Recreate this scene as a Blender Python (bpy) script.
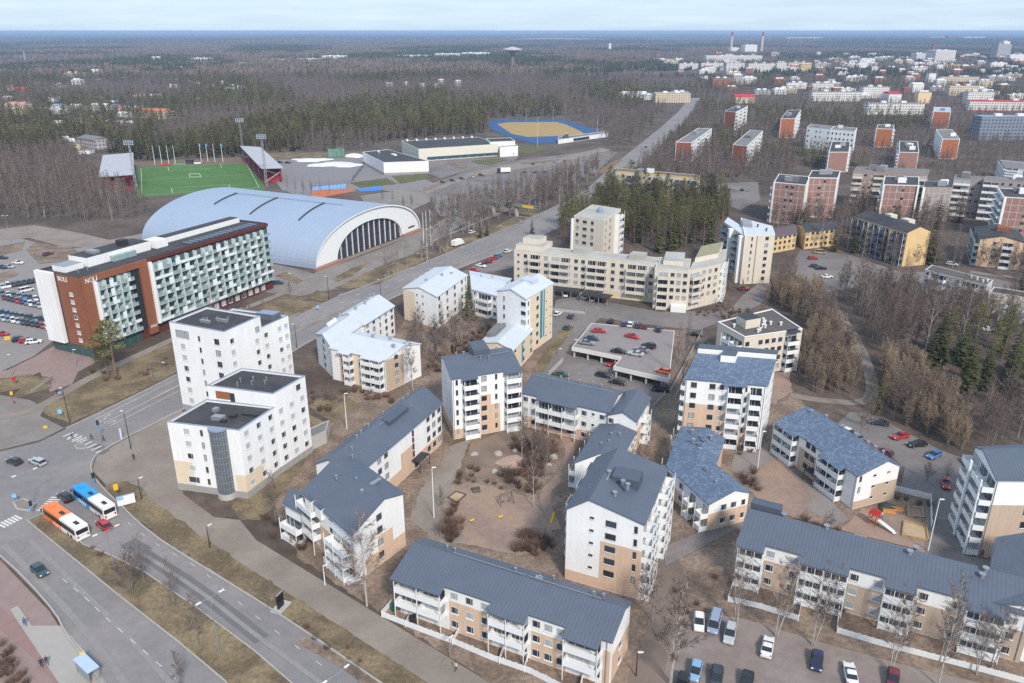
import bpy, bmesh, math, random
from mathutils import Vector, Matrix, noise
random.seed(7)
PI = math.pi
for o in list(bpy.data.objects): bpy.data.objects.remove(o)
S = bpy.context.scene
COL = S.collection
# ---------------------------------------------------------------- camera
F = 796.0; H = 92.0
PITCH = math.atan(310.5 / F)
cam = bpy.data.cameras.new('camera'); camo = bpy.data.objects.new('camera', cam); COL.objects.link(camo)
cam.sensor_width = 36; cam.lens = 36 * F / 1024; cam.clip_start = 1; cam.clip_end = 90000
camo.location = (0, 0, H); camo.rotation_euler = (PI / 2 - PITCH, 0, 0); S.camera = camo
# ---------------------------------------------------------------- world, sun, exposure
SUN_EL, SUN_AZ = math.radians(40), math.radians(158)      # azimuth clockwise from +Y: behind the camera, a little to the right
W = bpy.data.worlds.new('World'); S.world = W; W.use_nodes = True
nt = W.node_tree; nt.nodes.clear()
def nd(t, k, **kw):
    n = t.nodes.new(k)
    for a, v in kw.items(): setattr(n, a, v)
    return n
sky = nd(nt, 'ShaderNodeTexSky', sky_type='NISHITA', sun_disc=False, sun_elevation=SUN_EL, sun_rotation=SUN_AZ, air_density=1.0, dust_density=0.6, ozone_density=1.5)
tc = nd(nt, 'ShaderNodeTexCoord'); mp = nd(nt, 'ShaderNodeMapping'); mp.inputs['Scale'].default_value = (5, 5, 60)
nz = nd(nt, 'ShaderNodeTexNoise'); nz.inputs['Scale'].default_value = 1.6; nz.inputs['Detail'].default_value = 6; nz.inputs['Roughness'].default_value = .6
rp = nd(nt, 'ShaderNodeValToRGB'); rp.color_ramp.elements[0].position = .4; rp.color_ramp.elements[1].position = .95
mx = nd(nt, 'ShaderNodeMixRGB'); mx.inputs[2].default_value = (7.9, 9.5, 11.0, 1)
mxb = nd(nt, 'ShaderNodeMixRGB', blend_type='MIX'); mxb.inputs[0].default_value = .7; mxb.inputs[2].default_value = (6.2, 8.3, 10.8, 1)
bg = nd(nt, 'ShaderNodeBackground'); bg.inputs[1].default_value = .072
ow = nd(nt, 'ShaderNodeOutputWorld')
L_ = nt.links.new
L_(tc.outputs['Generated'], mp.inputs[0]); L_(mp.outputs[0], nz.inputs[0]); L_(nz.outputs[0], rp.inputs[0])
L_(sky.outputs[0], mxb.inputs[1]); L_(mxb.outputs[0], mx.inputs[1]); L_(rp.outputs[0], mx.inputs[0]); L_(mx.outputs[0], bg.inputs[0]); L_(bg.outputs[0], ow.inputs[0])
sl = bpy.data.lights.new('sun', 'SUN'); sl.energy = 2.7; sl.angle = math.radians(9); sl.color = (1, .915, .8)
so = bpy.data.objects.new('sun', sl); COL.objects.link(so)
sv = Vector((math.sin(SUN_AZ) * math.cos(SUN_EL), math.cos(SUN_AZ) * math.cos(SUN_EL), math.sin(SUN_EL)))
so.rotation_euler = (-sv).to_track_quat('-Z', 'Y').to_euler()
S.view_settings.view_transform = 'Standard'; S.view_settings.look = 'None'; S.view_settings.gamma = 1
S.view_settings.use_curve_mapping = False; S.view_settings.exposure = 0.56
S.cycles.use_denoising = False
S.cycles.max_bounces = 5; S.cycles.diffuse_bounces = 3; S.cycles.glossy_bounces = 2; S.cycles.transparent_max_bounces = 8
S.cycles.transmission_bounces = 2; S.cycles.volume_bounces = 0; S.cycles.caustics_reflective = False; S.cycles.caustics_refractive = False
S.render.use_persistent_data = False
# ---------------------------------------------------------------- picture <-> place
CP, SP = math.cos(PITCH), math.sin(PITCH)
def at(x, y, z=0.0):
    a = (x - 512) / F; b = (341.5 - y) / F
    r = Vector((a, CP + b * SP, -SP + b * CP)); t = (H - z) / -r.z
    return Vector((r.x * t, r.y * t, z))
def px(p):
    y, z = p[1], p[2] - H
    c = y * CP - z * SP; u = y * SP + z * CP
    if c < 1: return (-9999, -9999)
    return (512 + F * p[0] / c, 341.5 - F * u / c)
def inpoly(x, y, P):
    r = False; j = len(P) - 1
    for i in range(len(P)):
        xi, yi = P[i][0], P[i][1]; xj, yj = P[j][0], P[j][1]
        if (yi > y) != (yj > y) and x < (xj - xi) * (y - yi) / (yj - yi) + xi: r = not r
        j = i
    return r
# ---------------------------------------------------------------- materials
MATS = {}
def M(name, col, rough=.85, var=.12, scale=.6, metal=0, rand=0.0, bump=0, detail=4, spec=.3, col2=None, scale2=None, streak=False):
    if name in MATS: return MATS[name]
    m = bpy.data.materials.new(name); m.use_nodes = True; t = m.node_tree; bs = t.nodes['Principled BSDF']
    bs.inputs['Roughness'].default_value = rough; bs.inputs['Metallic'].default_value = metal
    bs.inputs['Specular IOR Level'].default_value = spec
    c = (*col, 1)
    ge = nd(t, 'ShaderNodeNewGeometry'); n = nd(t, 'ShaderNodeTexNoise'); n.inputs['Scale'].default_value = scale; n.inputs['Detail'].default_value = detail; n.inputs['Roughness'].default_value = .65
    if streak:
        vs = nd(t, 'ShaderNodeVectorMath', operation='MULTIPLY'); vs.inputs[1].default_value = (1, 1, .1); t.links.new(ge.outputs['Position'], vs.inputs[0]); t.links.new(vs.outputs[0], n.inputs[0])
    else: t.links.new(ge.outputs['Position'], n.inputs[0])
    mr = nd(t, 'ShaderNodeMapRange'); mr.inputs[1].default_value = .25; mr.inputs[2].default_value = .75; mr.inputs[3].default_value = 1 - var; mr.inputs[4].default_value = 1 + var
    t.links.new(n.outputs[0], mr.inputs[0])
    mul = nd(t, 'ShaderNodeVectorMath', operation='SCALE'); mul.inputs[0].default_value = col
    last = mr.outputs[0]
    if rand:
        oi = nd(t, 'ShaderNodeObjectInfo'); m2 = nd(t, 'ShaderNodeMapRange'); m2.inputs[3].default_value = 1 - rand; m2.inputs[4].default_value = 1 + rand
        t.links.new(oi.outputs['Random'], m2.inputs[0])
        mm = nd(t, 'ShaderNodeMath', operation='MULTIPLY'); t.links.new(last, mm.inputs[0]); t.links.new(m2.outputs[0], mm.inputs[1]); last = mm.outputs[0]
    if col2 is not None:
        n2 = nd(t, 'ShaderNodeTexNoise'); n2.inputs['Scale'].default_value = scale2 or scale * .2; n2.inputs['Detail'].default_value = 5
        t.links.new(ge.outputs['Position'], n2.inputs[0])
        r2 = nd(t, 'ShaderNodeValToRGB'); r2.color_ramp.elements[0].position = .42; r2.color_ramp.elements[1].position = .6
        r2.color_ramp.elements[0].color = c; r2.color_ramp.elements[1].color = (*col2, 1)
        t.links.new(n2.outputs[0], r2.inputs[0]); t.links.new(r2.outputs[0], mul.inputs[0])
    t.links.new(last, mul.inputs['Scale']); t.links.new(mul.outputs[0], bs.inputs['Base Color'])
    if bump:
        b = nd(t, 'ShaderNodeBump'); b.inputs['Strength'].default_value = bump; b.inputs['Distance'].default_value = .05
        t.links.new(n.outputs[0], b.inputs['Height']); t.links.new(b.outputs[0], bs.inputs['Normal'])
    MATS[name] = m
    return m
def stripes(m, period, depth, axis):
    """standing seams / boards: a periodic line along object axis, darkening and bumping"""
    t = m.node_tree; bs = t.nodes['Principled BSDF']
    tc = nd(t, 'ShaderNodeTexCoord'); sx = nd(t, 'ShaderNodeSeparateXYZ'); t.links.new(tc.outputs['UV'], sx.inputs[0])
    f = nd(t, 'ShaderNodeMath', operation='FRACT'); d = nd(t, 'ShaderNodeMath', operation='DIVIDE'); d.inputs[1].default_value = period
    t.links.new(sx.outputs[axis], d.inputs[0]); t.links.new(d.outputs[0], f.inputs[0])
    g = nd(t, 'ShaderNodeMath', operation='LESS_THAN'); g.inputs[1].default_value = .14; t.links.new(f.outputs[0], g.inputs[0])
    l = bs.inputs['Base Color'].links[0].from_socket
    mr = nd(t, 'ShaderNodeMapRange'); mr.inputs[3].default_value = 1; mr.inputs[4].default_value = depth; t.links.new(g.outputs[0], mr.inputs[0])
    v = nd(t, 'ShaderNodeVectorMath', operation='SCALE'); t.links.new(l, v.inputs[0]); t.links.new(mr.outputs[0], v.inputs['Scale']); t.links.new(v.outputs[0], bs.inputs['Base Color'])
    b = nd(t, 'ShaderNodeBump'); b.inputs['Strength'].default_value = .5; b.inputs['Distance'].default_value = .04
    t.links.new(g.outputs[0], b.inputs['Height']); t.links.new(b.outputs[0], bs.inputs['Normal'])
    return m
def frost(m, col, amt):
    """worn pale scuffs on a roof: stretched noise patches with a shape of their own"""
    t = m.node_tree; bs = t.nodes['Principled BSDF']
    ge = nd(t, 'ShaderNodeNewGeometry'); w = nd(t, 'ShaderNodeTexNoise'); w.inputs['Scale'].default_value = .5; w.inputs['Detail'].default_value = 4; w.inputs['Roughness'].default_value = .6
    t.links.new(ge.outputs['Position'], w.inputs[0])
    r = nd(t, 'ShaderNodeValToRGB'); ab = nd(t, 'ShaderNodeMath', operation='SUBTRACT'); ab.inputs[1].default_value = .5; a2 = nd(t, 'ShaderNodeMath', operation='ABSOLUTE'); t.links.new(w.outputs[0], ab.inputs[0]); t.links.new(ab.outputs[0], a2.inputs[0])
    r.color_ramp.elements[0].position = .012; r.color_ramp.elements[0].color = (amt, amt, amt, 1); r.color_ramp.elements[1].position = .03; r.color_ramp.elements[1].color = (0, 0, 0, 1)
    t.links.new(a2.outputs[0], r.inputs[0])
    mx = nd(t, 'ShaderNodeMixRGB'); mx.inputs[2].default_value = (*col, 1)
    l = bs.inputs['Base Color'].links[0].from_socket
    t.links.new(l, mx.inputs[1]); t.links.new(r.outputs[0], mx.inputs[0]); t.links.new(mx.outputs[0], bs.inputs['Base Color'])
    return m
def pane_mat(name, dark, pale, frac):
    m = bpy.data.materials.new(name); m.use_nodes = True; t = m.node_tree; bs = t.nodes['Principled BSDF']
    oi = nd(t, 'ShaderNodeObjectInfo'); r = nd(t, 'ShaderNodeValToRGB'); r.color_ramp.interpolation = 'CONSTANT'
    e = r.color_ramp.elements; e[0].color = (*dark, 1); e[1].position = 1 - frac; e[1].color = (*pale, 1)
    x = e.new((1 - frac) * .5); x.color = (dark[0] * 1.8, dark[1] * 2, dark[2] * 2.1, 1)
    t.links.new(oi.outputs['Random'], r.inputs[0]); t.links.new(r.outputs[0], bs.inputs['Base Color'])
    bs.inputs['Roughness'].default_value = .12; bs.inputs['Specular IOR Level'].default_value = .6
    MATS[name] = m
    return m
ASPH = M('asphalt', (.21, .192, .194), .9, .14, .5, detail=9, col2=(.25, .225, .22), scale2=.05)
ASPH2 = M('old_asphalt', (.205, .178, .168), .9, .14, .5, col2=(.16, .14, .135), scale2=.06)
PATCH = M('new_asphalt', (.15, .14, .145), .9, .1, .4)
PAVE = M('paving', (.245, .215, .2), .9, .1, .4, col2=(.21, .18, .165), scale2=.08)
PATHM = M('gravel_path', (.265, .222, .19), .95, .14, .8, detail=9, col2=(.222, .182, .155), scale2=.1)
SAND = M('sand', (.31, .212, .162), .95, .18, .8, detail=8, col2=(.25, .178, .148), scale2=.12)
PALE = M('pale_sand', (.42, .32, .2), .95, .12, .8)
PINKP = M('pink_paving', (.275, .195, .178), .9, .12, .5)
CONC = M('concrete', (.42, .4, .38), .85, .1, .7)
KERB = M('kerb_stone', (.36, .335, .31), .9, .12, 1.2)
PAINT = M('road_paint', (.62, .6, .58), .8, .15, 2.0)
GRASS = M('dead_grass', (.132, .099, .06), .95, .45, 1.3, detail=11, col2=(.225, .168, .1), scale2=.14)
SOIL = M('soil', (.165, .117, .088), .95, .45, 1.2, detail=11, col2=(.245, .18, .138), scale2=.15)
GREENG = M('green_grass', (.085, .11, .035), .95, .2, .8, col2=(.13, .11, .05), scale2=.15)
TURF = M('pitch_turf', (.07, .155, .036), .9, .1, .3, col2=(.08, .175, .04), scale2=.06)
SNOW = M('snow', (.66, .66, .67), .6, .06, .5)
WHITE = M('white_render', (.8, .795, .795), .85, .07, 1.1, detail=6, streak=True, col2=(.765, .757, .75), scale2=.12)
WHITE2 = M('white_metal', (.76, .77, .78), .5, .04, .5)
GREYW = M('grey_render', (.52, .5, .5), .85, .07, .4)
PEACH = M('peach_brick', (.6, .43, .31), .9, .13, 1.3, detail=7, streak=True)
TAN = M('tan_brick', (.48, .375, .29), .9, .14, 1.3, detail=7, streak=True)
CREAM = M('cream_render', (.62, .555, .47), .85, .1, .9, detail=6, streak=True)
CREAM2 = M('yellow_cream_panel', (.7, .58, .43), .85, .05, .4)
YELL = M('yellow_render', (.66, .47, .23), .85, .07, .4)
PEACHR = M('peach_render', (.7, .5, .33), .85, .07, .4)
REDB = M('red_brick', (.27, .085, .045), .9, .12, .9)
ORNB = M('orange_brick', (.35, .125, .06), .9, .12, .9)
BROWNB = M('brown_brick', (.31, .175, .145), .9, .12, .9)
RUST = M('rust_panel', (.25, .095, .05), .7, .1, .3)
RUSTD = M('dark_rust_panel', (.11, .03, .024), .75, .1, .3)
GREYC = M('grey_concrete_panel', (.34, .29, .27), .9, .1, .5)
PLINTH = M('grey_plinth', (.33, .32, .31), .9, .1, .6)
ROOF = stripes(M('grey_seam_roof', (.1, .118, .158), .5, .07, .25, spec=.4), .62, .8, 0)
ROOFB = frost(stripes(M('blue_seam_roof', (.1, .137, .205), .5, .1, .3, spec=.4), .62, .85, 0), (.24, .3, .4), .5)
ROOFW = stripes(M('white_seam_roof', (.55, .58, .63), .5, .06, .3, spec=.4), .62, .93, 0)
ROOFC = M('pale_felt_roof', (.43, .42, .4), .8, .12, .3, col2=(.36, .345, .31), scale2=.15)
ROOFD = M('dark_felt_roof', (.05, .05, .056), .85, .2, .5, col2=(.065, .063, .068), scale2=.15)
ROOFBR = M('brown_felt_roof', (.11, .095, .088), .85, .2, .5)
ROOFG = M('grey_felt_roof', (.19, .18, .18), .85, .18, .4)
ROOFR = M('red_roof', (.4, .09, .07), .7, .1, .5)
METAL = M('galvanised_metal', (.4, .41, .43), .45, .05, .5, metal=.6)
DMETAL = M('dark_metal', (.045, .045, .05), .5, .08, .5, metal=.3)
FLASH = M('blue_grey_flashing', (.24, .29, .39), .5, .05, .5)
ARENAR = stripes(M('pale_blue_arena_roof', (.3, .365, .48), .5, .05, .06, spec=.4), 3.0, .96, 0)
PANE = pane_mat('window_glass', (.025, .028, .034), (.36, .38, .4), .3)
PANEB = pane_mat('blind_glass', (.03, .033, .04), (.44, .45, .47), .6)
PANEG = pane_mat('tinted_glass', (.04, .06, .066), (.3, .38, .39), .35)
FRAME = M('window_frame', (.6, .6, .6), .6, .03, 1)
FRAMED = M('dark_window_frame', (.09, .085, .085), .6, .05, 1)
WOOD = M('pale_wood', (.4, .25, .12), .8, .15, 1.2)
RED = M('red_paint', (.5, .03, .03), .5, .05, 1); YEL = M('yellow_paint', (.75, .45, .03), .5, .05, 1)
BLUE = M('blue_paint', (.02, .28, .72), .45, .05, 1); ORANGE = M('orange_paint', (.82, .17, .045), .45, .05, 1)
TRACKB = M('blue_track', (.032, .095, .235), .85, .08, .2); TRACKO = M('orange_court', (.5, .14, .05), .85, .08, .2); COURTB = M('pale_blue_court', (.2, .4, .7), .85, .06, .2); COURTC = M('bright_blue_court', (.04, .22, .68), .85, .06, .2)
FIELDT = M('tan_field', (.37, .25, .1), .95, .12, .1)
TYRE = M('tyre_rubber', (.02, .02, .02), .9, .1, 2); RIM = M('wheel_rim', (.35, .35, .36), .35, .05, 2, metal=.7)
CGLASS = M('car_glass', (.012, .014, .017), .08, .05, 1, spec=.8)
LAMPW = M('headlamp_lens', (.7, .72, .74), .15, .03, 1); LAMPR = M('tail_lamp_lens', (.4, .02, .02), .2, .03, 1)
ROCK = M('pale_rock', (.36, .335, .31), .9, .3, 1.5)
SKIN = M('skin', (.5, .3, .22), .6, .05, 5); HAIR = M('hair', (.04, .028, .02), .8, .1, 5)
# ---------------------------------------------------------------- mesh helper
class MB:
    def __init__(s): s.v = []; s.f = []; s.m = []; s.uv = {}
    def add(s, vs, fs, mi=0):
        b = len(s.v); s.v += [tuple(v) for v in vs]
        for f in fs: s.f.append([b + i for i in f]); s.m.append(mi)
        return b
    def box(s, x0, y0, z0, x1, y1, z1, mi=0):
        s.add([(x0, y0, z0), (x1, y0, z0), (x1, y1, z0), (x0, y1, z0), (x0, y0, z1), (x1, y0, z1), (x1, y1, z1), (x0, y1, z1)],
              [(3, 2, 1, 0), (4, 5, 6, 7), (0, 1, 5, 4), (1, 2, 6, 5), (2, 3, 7, 6), (3, 0, 4, 7)], mi)
    def prism(s, P, z0, z1, mi=0, mt=None, bottom=True):
        n = len(P); b = len(s.v)
        s.v += [(p[0], p[1], z0) for p in P] + [(p[0], p[1], z1) for p in P]
        for i in range(n):
            j = (i + 1) % n; s.f.append([b + i, b + j, b + n + j, b + n + i]); s.m.append(mi)
        s.f.append([b + n + i for i in range(n)]); s.m.append(mi if mt is None else mt)
        if bottom: s.f.append([b + i for i in reversed(range(n))]); s.m.append(mi)
    def tube(s, pts, rads, n=6, mi=0, cap=True):
        b = len(s.v); k = len(pts); pts = [Vector(p) for p in pts]
        for i, p in enumerate(pts):
            d = (pts[min(i + 1, k - 1)] - pts[max(i - 1, 0)]).normalized()
            a = d.orthogonal().normalized() if abs(d.z) < .9 else Vector((1, 0, 0)); c = d.cross(a).normalized(); a = c.cross(d)
            for q in range(n):
                t = 2 * PI * q / n; s.v.append(tuple(p + (a * math.cos(t) + c * math.sin(t)) * rads[i]))
        for i in range(k - 1):
            for q in range(n):
                r = (q + 1) % n; s.f.append([b + i * n + q, b + i * n + r, b + (i + 1) * n + r, b + (i + 1) * n + q]); s.m.append(mi)
        if cap:
            s.f.append([b + q for q in reversed(range(n))]); s.m.append(mi)
            s.f.append([b + (k - 1) * n + q for q in range(n)]); s.m.append(mi)
    def cyl(s, x, y, z0, z1, r, n=10, mi=0, r2=None): s.tube([(x, y, z0), (x, y, z1)], [r, r2 if r2 is not None else r], n, mi)
    def mesh(s, name, mats, uv=None):
        me = bpy.data.meshes.new(name); me.from_pydata(s.v, [], s.f)
        for m in (mats if isinstance(mats, (list, tuple)) else [mats]): me.materials.append(m)
        if len(me.materials) > 1: me.polygons.foreach_set('material_index', s.m)
        me.update()
        return me
    def build(s, name, mats, parent=None, loc=None, rz=0):
        return link(name, s.mesh(name, mats), parent, loc, rz)
def link(name, data, parent=None, loc=None, rz=0):
    o = bpy.data.objects.new(name, data); COL.objects.link(o)
    if parent is not None: o.parent = parent
    if loc is not None: o.location = loc
    if rz: o.rotation_euler = (0, 0, rz)
    return o
def tag(o, label=None, cat=None, group=None, kind=None):
    if label: o['label'] = label
    if cat: o['category'] = cat
    if group: o['group'] = group
    if kind: o['kind'] = kind
    return o
def thing(name, label, cat, loc, rz=0, group=None): return tag(link(name, None, None, loc, rz), label, cat, group)
def setmat(o, i, m): o.material_slots[i].link = 'OBJECT'; o.material_slots[i].material = m
BLOCKED = []; LAYERS = []
def flat_layer(o, layer): LAYERS.append((layer, len(LAYERS), o))
def stack_layers():
    for i, (l, k, o) in enumerate(sorted(LAYERS, key=lambda q: q[:2])): o.location.z = .004 + i * .0014     # ground outlines where no tree may stand
def sheet(name, P, layer, mat, px_=True, block=True, kind='structure', grow=0):
    P = [at(*p) if px_ else Vector((p[0], p[1], 0)) for p in P]
    a = sum(P[i].x * P[(i + 1) % len(P)].y - P[(i + 1) % len(P)].x * P[i].y for i in range(len(P)))
    if a < 0: P.reverse()
    Q = P
    if name in ('lawn', 'planted_bed', 'verge', 'playground_sand', 'yard_soil', 'footpath'):
        Q = []
        for i in range(len(P)):
            a_, c_ = P[i], P[(i + 1) % len(P)]; n_ = max(1, int((c_ - a_).length / 1.3))
            for k in range(n_): q = a_.lerp(c_, k / n_); Q.append(q + Vector((noise.noise(q * .55), noise.noise(q * .55 + Vector((9, 4, 0))), 0)) * .75)
    b = MB(); b.v = [(p.x, p.y, 0) for p in Q]; b.f = [list(range(len(Q)))]; b.m = [0]
    o = b.build(name, mat); tag(o, kind=kind); flat_layer(o, layer)
    if block: BLOCKED.append([(p.x, p.y) for p in P])
    return o
def smooth_line(C, n=4):
    C = [Vector(c) for c in C]; R = []
    for i in range(len(C) - 1):
        p0 = C[max(i - 1, 0)]; p1 = C[i]; p2 = C[i + 1]; p3 = C[min(i + 2, len(C) - 1)]
        for k in range(n):
            t = k / n; R.append(.5 * ((2 * p1) + (p2 - p0) * t + (2 * p0 - 5 * p1 + 4 * p2 - p3) * t * t + (3 * p1 - p0 - 3 * p2 + p3) * t ** 3))
    R.append(C[-1]); return R
def ribbon(name, C, w, layer, mat, block=True, px_=True, sm=4, kind='structure'):
    C = smooth_line([at(*c) if px_ else Vector((c[0], c[1], 0)) for c in C], sm)
    Lp, Rp = [], []
    for i, p in enumerate(C):
        d = (C[min(i + 1, len(C) - 1)] - C[max(i - 1, 0)]).normalized(); n = Vector((-d.y, d.x, 0)); k = w[i * (len(w) - 1) // max(1, len(C) - 1)] if isinstance(w, list) else w
        Lp.append(p + n * k / 2); Rp.append(p - n * k / 2)
    b = MB()
    for i in range(len(C)): b.v += [(Lp[i].x, Lp[i].y, 0), (Rp[i].x, Rp[i].y, 0)]
    for i in range(len(C) - 1): b.f.append([2 * i, 2 * i + 1, 2 * i + 3, 2 * i + 2]); b.m.append(0)
    o = b.build(name, mat); tag(o, kind=kind); flat_layer(o, layer)
    if block: BLOCKED.append([(p.x, p.y) for p in Lp] + [(p.x, p.y) for p in reversed(Rp)])
    return o
def island(name, P, top, kerb=KERB, h=.3, rim=.25, px_=True):
    """a raised kerbed island: kerb ring and the planted surface inside, one structure"""
    P = [at(*p) if px_ else Vector((p[0], p[1], 0)) for p in P]
    a = sum(P[i].x * P[(i + 1) % len(P)].y - P[(i + 1) % len(P)].x * P[i].y for i in range(len(P)))
    if a < 0: P.reverse()
    n = len(P); Q = []
    for i in range(n):
        e1 = (P[i] - P[i - 1]).normalized(); e2 = (P[(i + 1) % n] - P[i]).normalized()
        n1 = Vector((-e1.y, e1.x, 0)); n2 = Vector((-e2.y, e2.x, 0)); m = (n1 + n2); m = m / max(.6, m.length_squared) * 2 if m.length > .01 else n1
        Q.append(P[i] + m * rim)
    b = MB(); b.v = [(p.x, p.y, 0) for p in P] + [(p.x, p.y, h) for p in P] + [(q.x, q.y, h) for q in Q]
    for i in range(n):
        j = (i + 1) % n; b.f += [[i, j, n + j, n + i], [n + i, n + j, 2 * n + j, 2 * n + i]]; b.m += [0, 0]
    b.f.append([2 * n + i for i in range(n)]); b.m.append(1)
    o = b.build(name, [kerb, top]); tag(o, kind='structure'); BLOCKED.append([(p.x, p.y) for p in P])
    return o
# ================================================================ ground
def hills(x, y):
    d = math.hypot(x, y)
    if d < 1500: return 0
    k = min(1, (d - 1500) / 6000)
    a = noise.noise(Vector((x / 2600, y / 2600, 3.1))) + .5 * noise.noise(Vector((x / 900, y / 900, 7.7)))
    return max(0, 5 * k + 20 * k * a)
def make_terrain():
    b = MB(); ys = [-150, 0, 150, 400, 800, 1500]
    while ys[-1] < 34000: ys.append(ys[-1] * 1.07)
    n = 60
    for y in ys:
        w = 300 + max(0, y) * 1.0
        for i in range(n + 1):
            x = -w + 2 * w * i / n; b.v.append((x, y, hills(x, y)))
    for j in range(len(ys) - 1):
        for i in range(n):
            a = j * (n + 1) + i; b.f.append([a, a + 1, a + n + 2, a + n + 1]); b.m.append(0)
    m = M('forest_floor', (.085, .063, .05), .95, .4, .4, detail=10, col2=(.13, .095, .078), scale2=.04)
    return tag(b.build('ground', m), kind='structure')
make_terrain()
# main boulevard (lower left), two carriageways with a grassed median
sheet('asphalt_road', [(-60, 455), (0, 452), (40, 442), (66, 429), (110, 408), (176, 375.5), (240, 342), (300, 313), (336, 297), (362, 288), (418, 266), (512, 227), (560, 205), (588, 188), (612, 166), (635, 148), (660, 128), (678, 112), (690, 98),
      (700, 98), (693, 112), (676, 131), (655, 151), (628, 174), (600, 200), (566, 224), (522, 246), (470, 264), (406, 292), (330, 330), (240, 384), (182, 410), (146, 428), (120, 441), (96, 456), (91, 470), (100, 485), (120, 506), (160, 540), (200, 562), (256, 600), (320, 642), (390, 690), (330, 720), (290, 683), (256, 652),
      (256, 720), (100, 720), (70, 640), (50, 607), (0, 556), (-60, 520)], 2, ASPH)
sheet('asphalt_road', [(380, 683), (390, 690), (470, 745), (420, 800), (330, 720)], 2, ASPH)
island('median_strip', [(26, 521), (47, 513), (64, 521), (84, 545), (112, 556), (146, 573), (200, 610), (256, 652), (300, 690), (250, 730), (225, 683), (180, 645), (120, 598), (60, 549)], GRASS)
island('traffic_island', [(12, 503), (24, 499), (36, 504), (30, 512), (16, 510)], PAVE, rim=.4)
island('traffic_island', [(74, 446), (80, 443), (88, 446), (85, 449.5), (76, 449.5)], PAVE, rim=.3)
ribbon('median_strip', [(150, 399), (180, 385), (240, 356), (300, 330), (340, 312), (400, 287), (460, 262), (516, 240)], 2.2, 4, PATHM, sm=2)
# road patches and markings
def dashes(C, n, w, l, name='lane_line', layer=4):
    P = smooth_line([at(*c) for c in C], 6); seg = [0]
    for i in range(1, len(P)): seg.append(seg[-1] + (P[i] - P[i - 1]).length)
    b = MB(); T = seg[-1]
    for k in range(n):
        s = T * (k + .5) / n; i = max(j for j in range(len(P) - 1) if seg[j] <= s); d = (P[i + 1] - P[i]).normalized(); p = P[i] + d * (s - seg[i]); q = Vector((-d.y, d.x, 0)) * w / 2
        L = T / n * .98 if l is None else l
        c = [p - d * L / 2 - q, p + d * L / 2 - q, p + d * L / 2 + q, p - d * L / 2 + q]
        b.add([(v.x, v.y, 0) for v in c], [(0, 1, 2, 3)])
    flat_layer(tag(b.build(name, PAINT), kind='structure'), 5)
WORN = M('worn_asphalt', (.25, .232, .228), .9, .12, .6, detail=8)
ribbon('worn_lane', [(4, 545), (46, 588), (86, 632), (130, 690)], 1.1, 2.5, WORN, block=False); ribbon('worn_lane', [(30, 540), (74, 584), (120, 628), (176, 690)], .9, 2.5, WORN, block=False); ribbon('worn_lane', [(140, 552), (200, 592), (262, 640), (330, 690)], .8, 3.5, WORN, block=False)
ribbon('asphalt_patch', [(128, 542), (150, 558), (190, 584), (240, 622), (262, 640)], 2.6, 3, PATCH, block=False)
sheet('asphalt_patch', [(92, 447), (100, 444), (110, 450), (102, 455)], 3, PATCH, block=False)
sheet('asphalt_patch', [(128, 543), (136, 539), (152, 548), (144, 556)], 3, PATCH, block=False)
dashes([(60, 577), (85, 598), (107, 619), (140, 648), (180, 683)], 10, .11, 1.7)
dashes([(100, 500), (150, 540), (200, 570), (250, 612), (330, 672)], 14, .09, 1.4)
for C in ([(100, 424), (140, 405), (178, 386), (236, 356)], [(110, 427), (146, 408), (180, 391)], [(92, 420.5), (130, 402), (174, 381), (230, 352)]): dashes(C, 1, .16, None)
dashes([(292, 330), (330, 314), (400, 281), (470, 251), (515, 233)], 16, .16, 3); dashes([(296, 322), (340, 304), (400, 274), (510, 229)], 16, .16, 3)
for p, q, n in (((70, 437), (104, 452), 7), ((0, 527), (20, 517), 6), ((42, 512), (58, 497), 7), ((66, 434), (84, 441), 4)):
    a, c = at(*p), at(*q); d = (c - a); u = d.normalized(); v = Vector((-u.y, u.x, 0))
    b = MB()
    for k in range(n):
        m = a + d * (k + .5) / n; e = u * .22; g = v * 1.3
        b.add([((m + s * e + t * g).x, (m + s * e + t * g).y, 0) for s, t in ((-1, -1), (1, -1), (1, 1), (-1, 1))], [(0, 1, 2, 3)])
    flat_layer(tag(b.build('zebra_crossing', PAINT), kind='structure'), 5)
b = MB()
for p in ((108, 416), (113, 422), (104, 420)):
    a = at(*p); u = (at(p[0] + 10, p[1] - 5) - a).normalized(); v = Vector((-u.y, u.x, 0))
    T = [(-1.6, .1), (.3, .1), (.3, .35), (1.2, 0), (.3, -.35), (.3, -.1), (-1.6, -.1)]
    b.add([((a + u * s * .9 - v * t * .9).x, (a + u * s * .9 - v * t * .9).y, 0) for s, t in reversed(T)], [tuple(range(7))])
flat_layer(tag(b.build('lane_arrow', PAINT), kind='structure'), 5)
def kerb(C, w=.3, h=.28):
    P = smooth_line([at(*c) for c in C], 3); b = MB(); n = len(P)
    for i, p in enumerate(P):
        d = (P[min(i + 1, n - 1)] - P[max(i - 1, 0)]).normalized(); q = Vector((-d.y, d.x, 0)) * w / 2
        b.v += [(p.x + q.x, p.y + q.y, 0), (p.x + q.x, p.y + q.y, h), (p.x - q.x, p.y - q.y, h), (p.x - q.x, p.y - q.y, 0)]
    for i in range(n - 1):
        for k in range(3): a = 4 * i + k; b.f.append([a, a + 4, a + 5, a + 1]); b.m.append(0)
    tag(b.build('kerb', KERB), kind='structure')
kerb([(146, 428), (120, 441), (97, 455), (91, 469), (100, 485), (122, 507), (160, 540), (256, 600), (320, 642), (390, 690), (470, 745)])
kerb([(-60, 520), (0, 556), (50, 607), (70, 640), (115, 700)])
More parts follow.
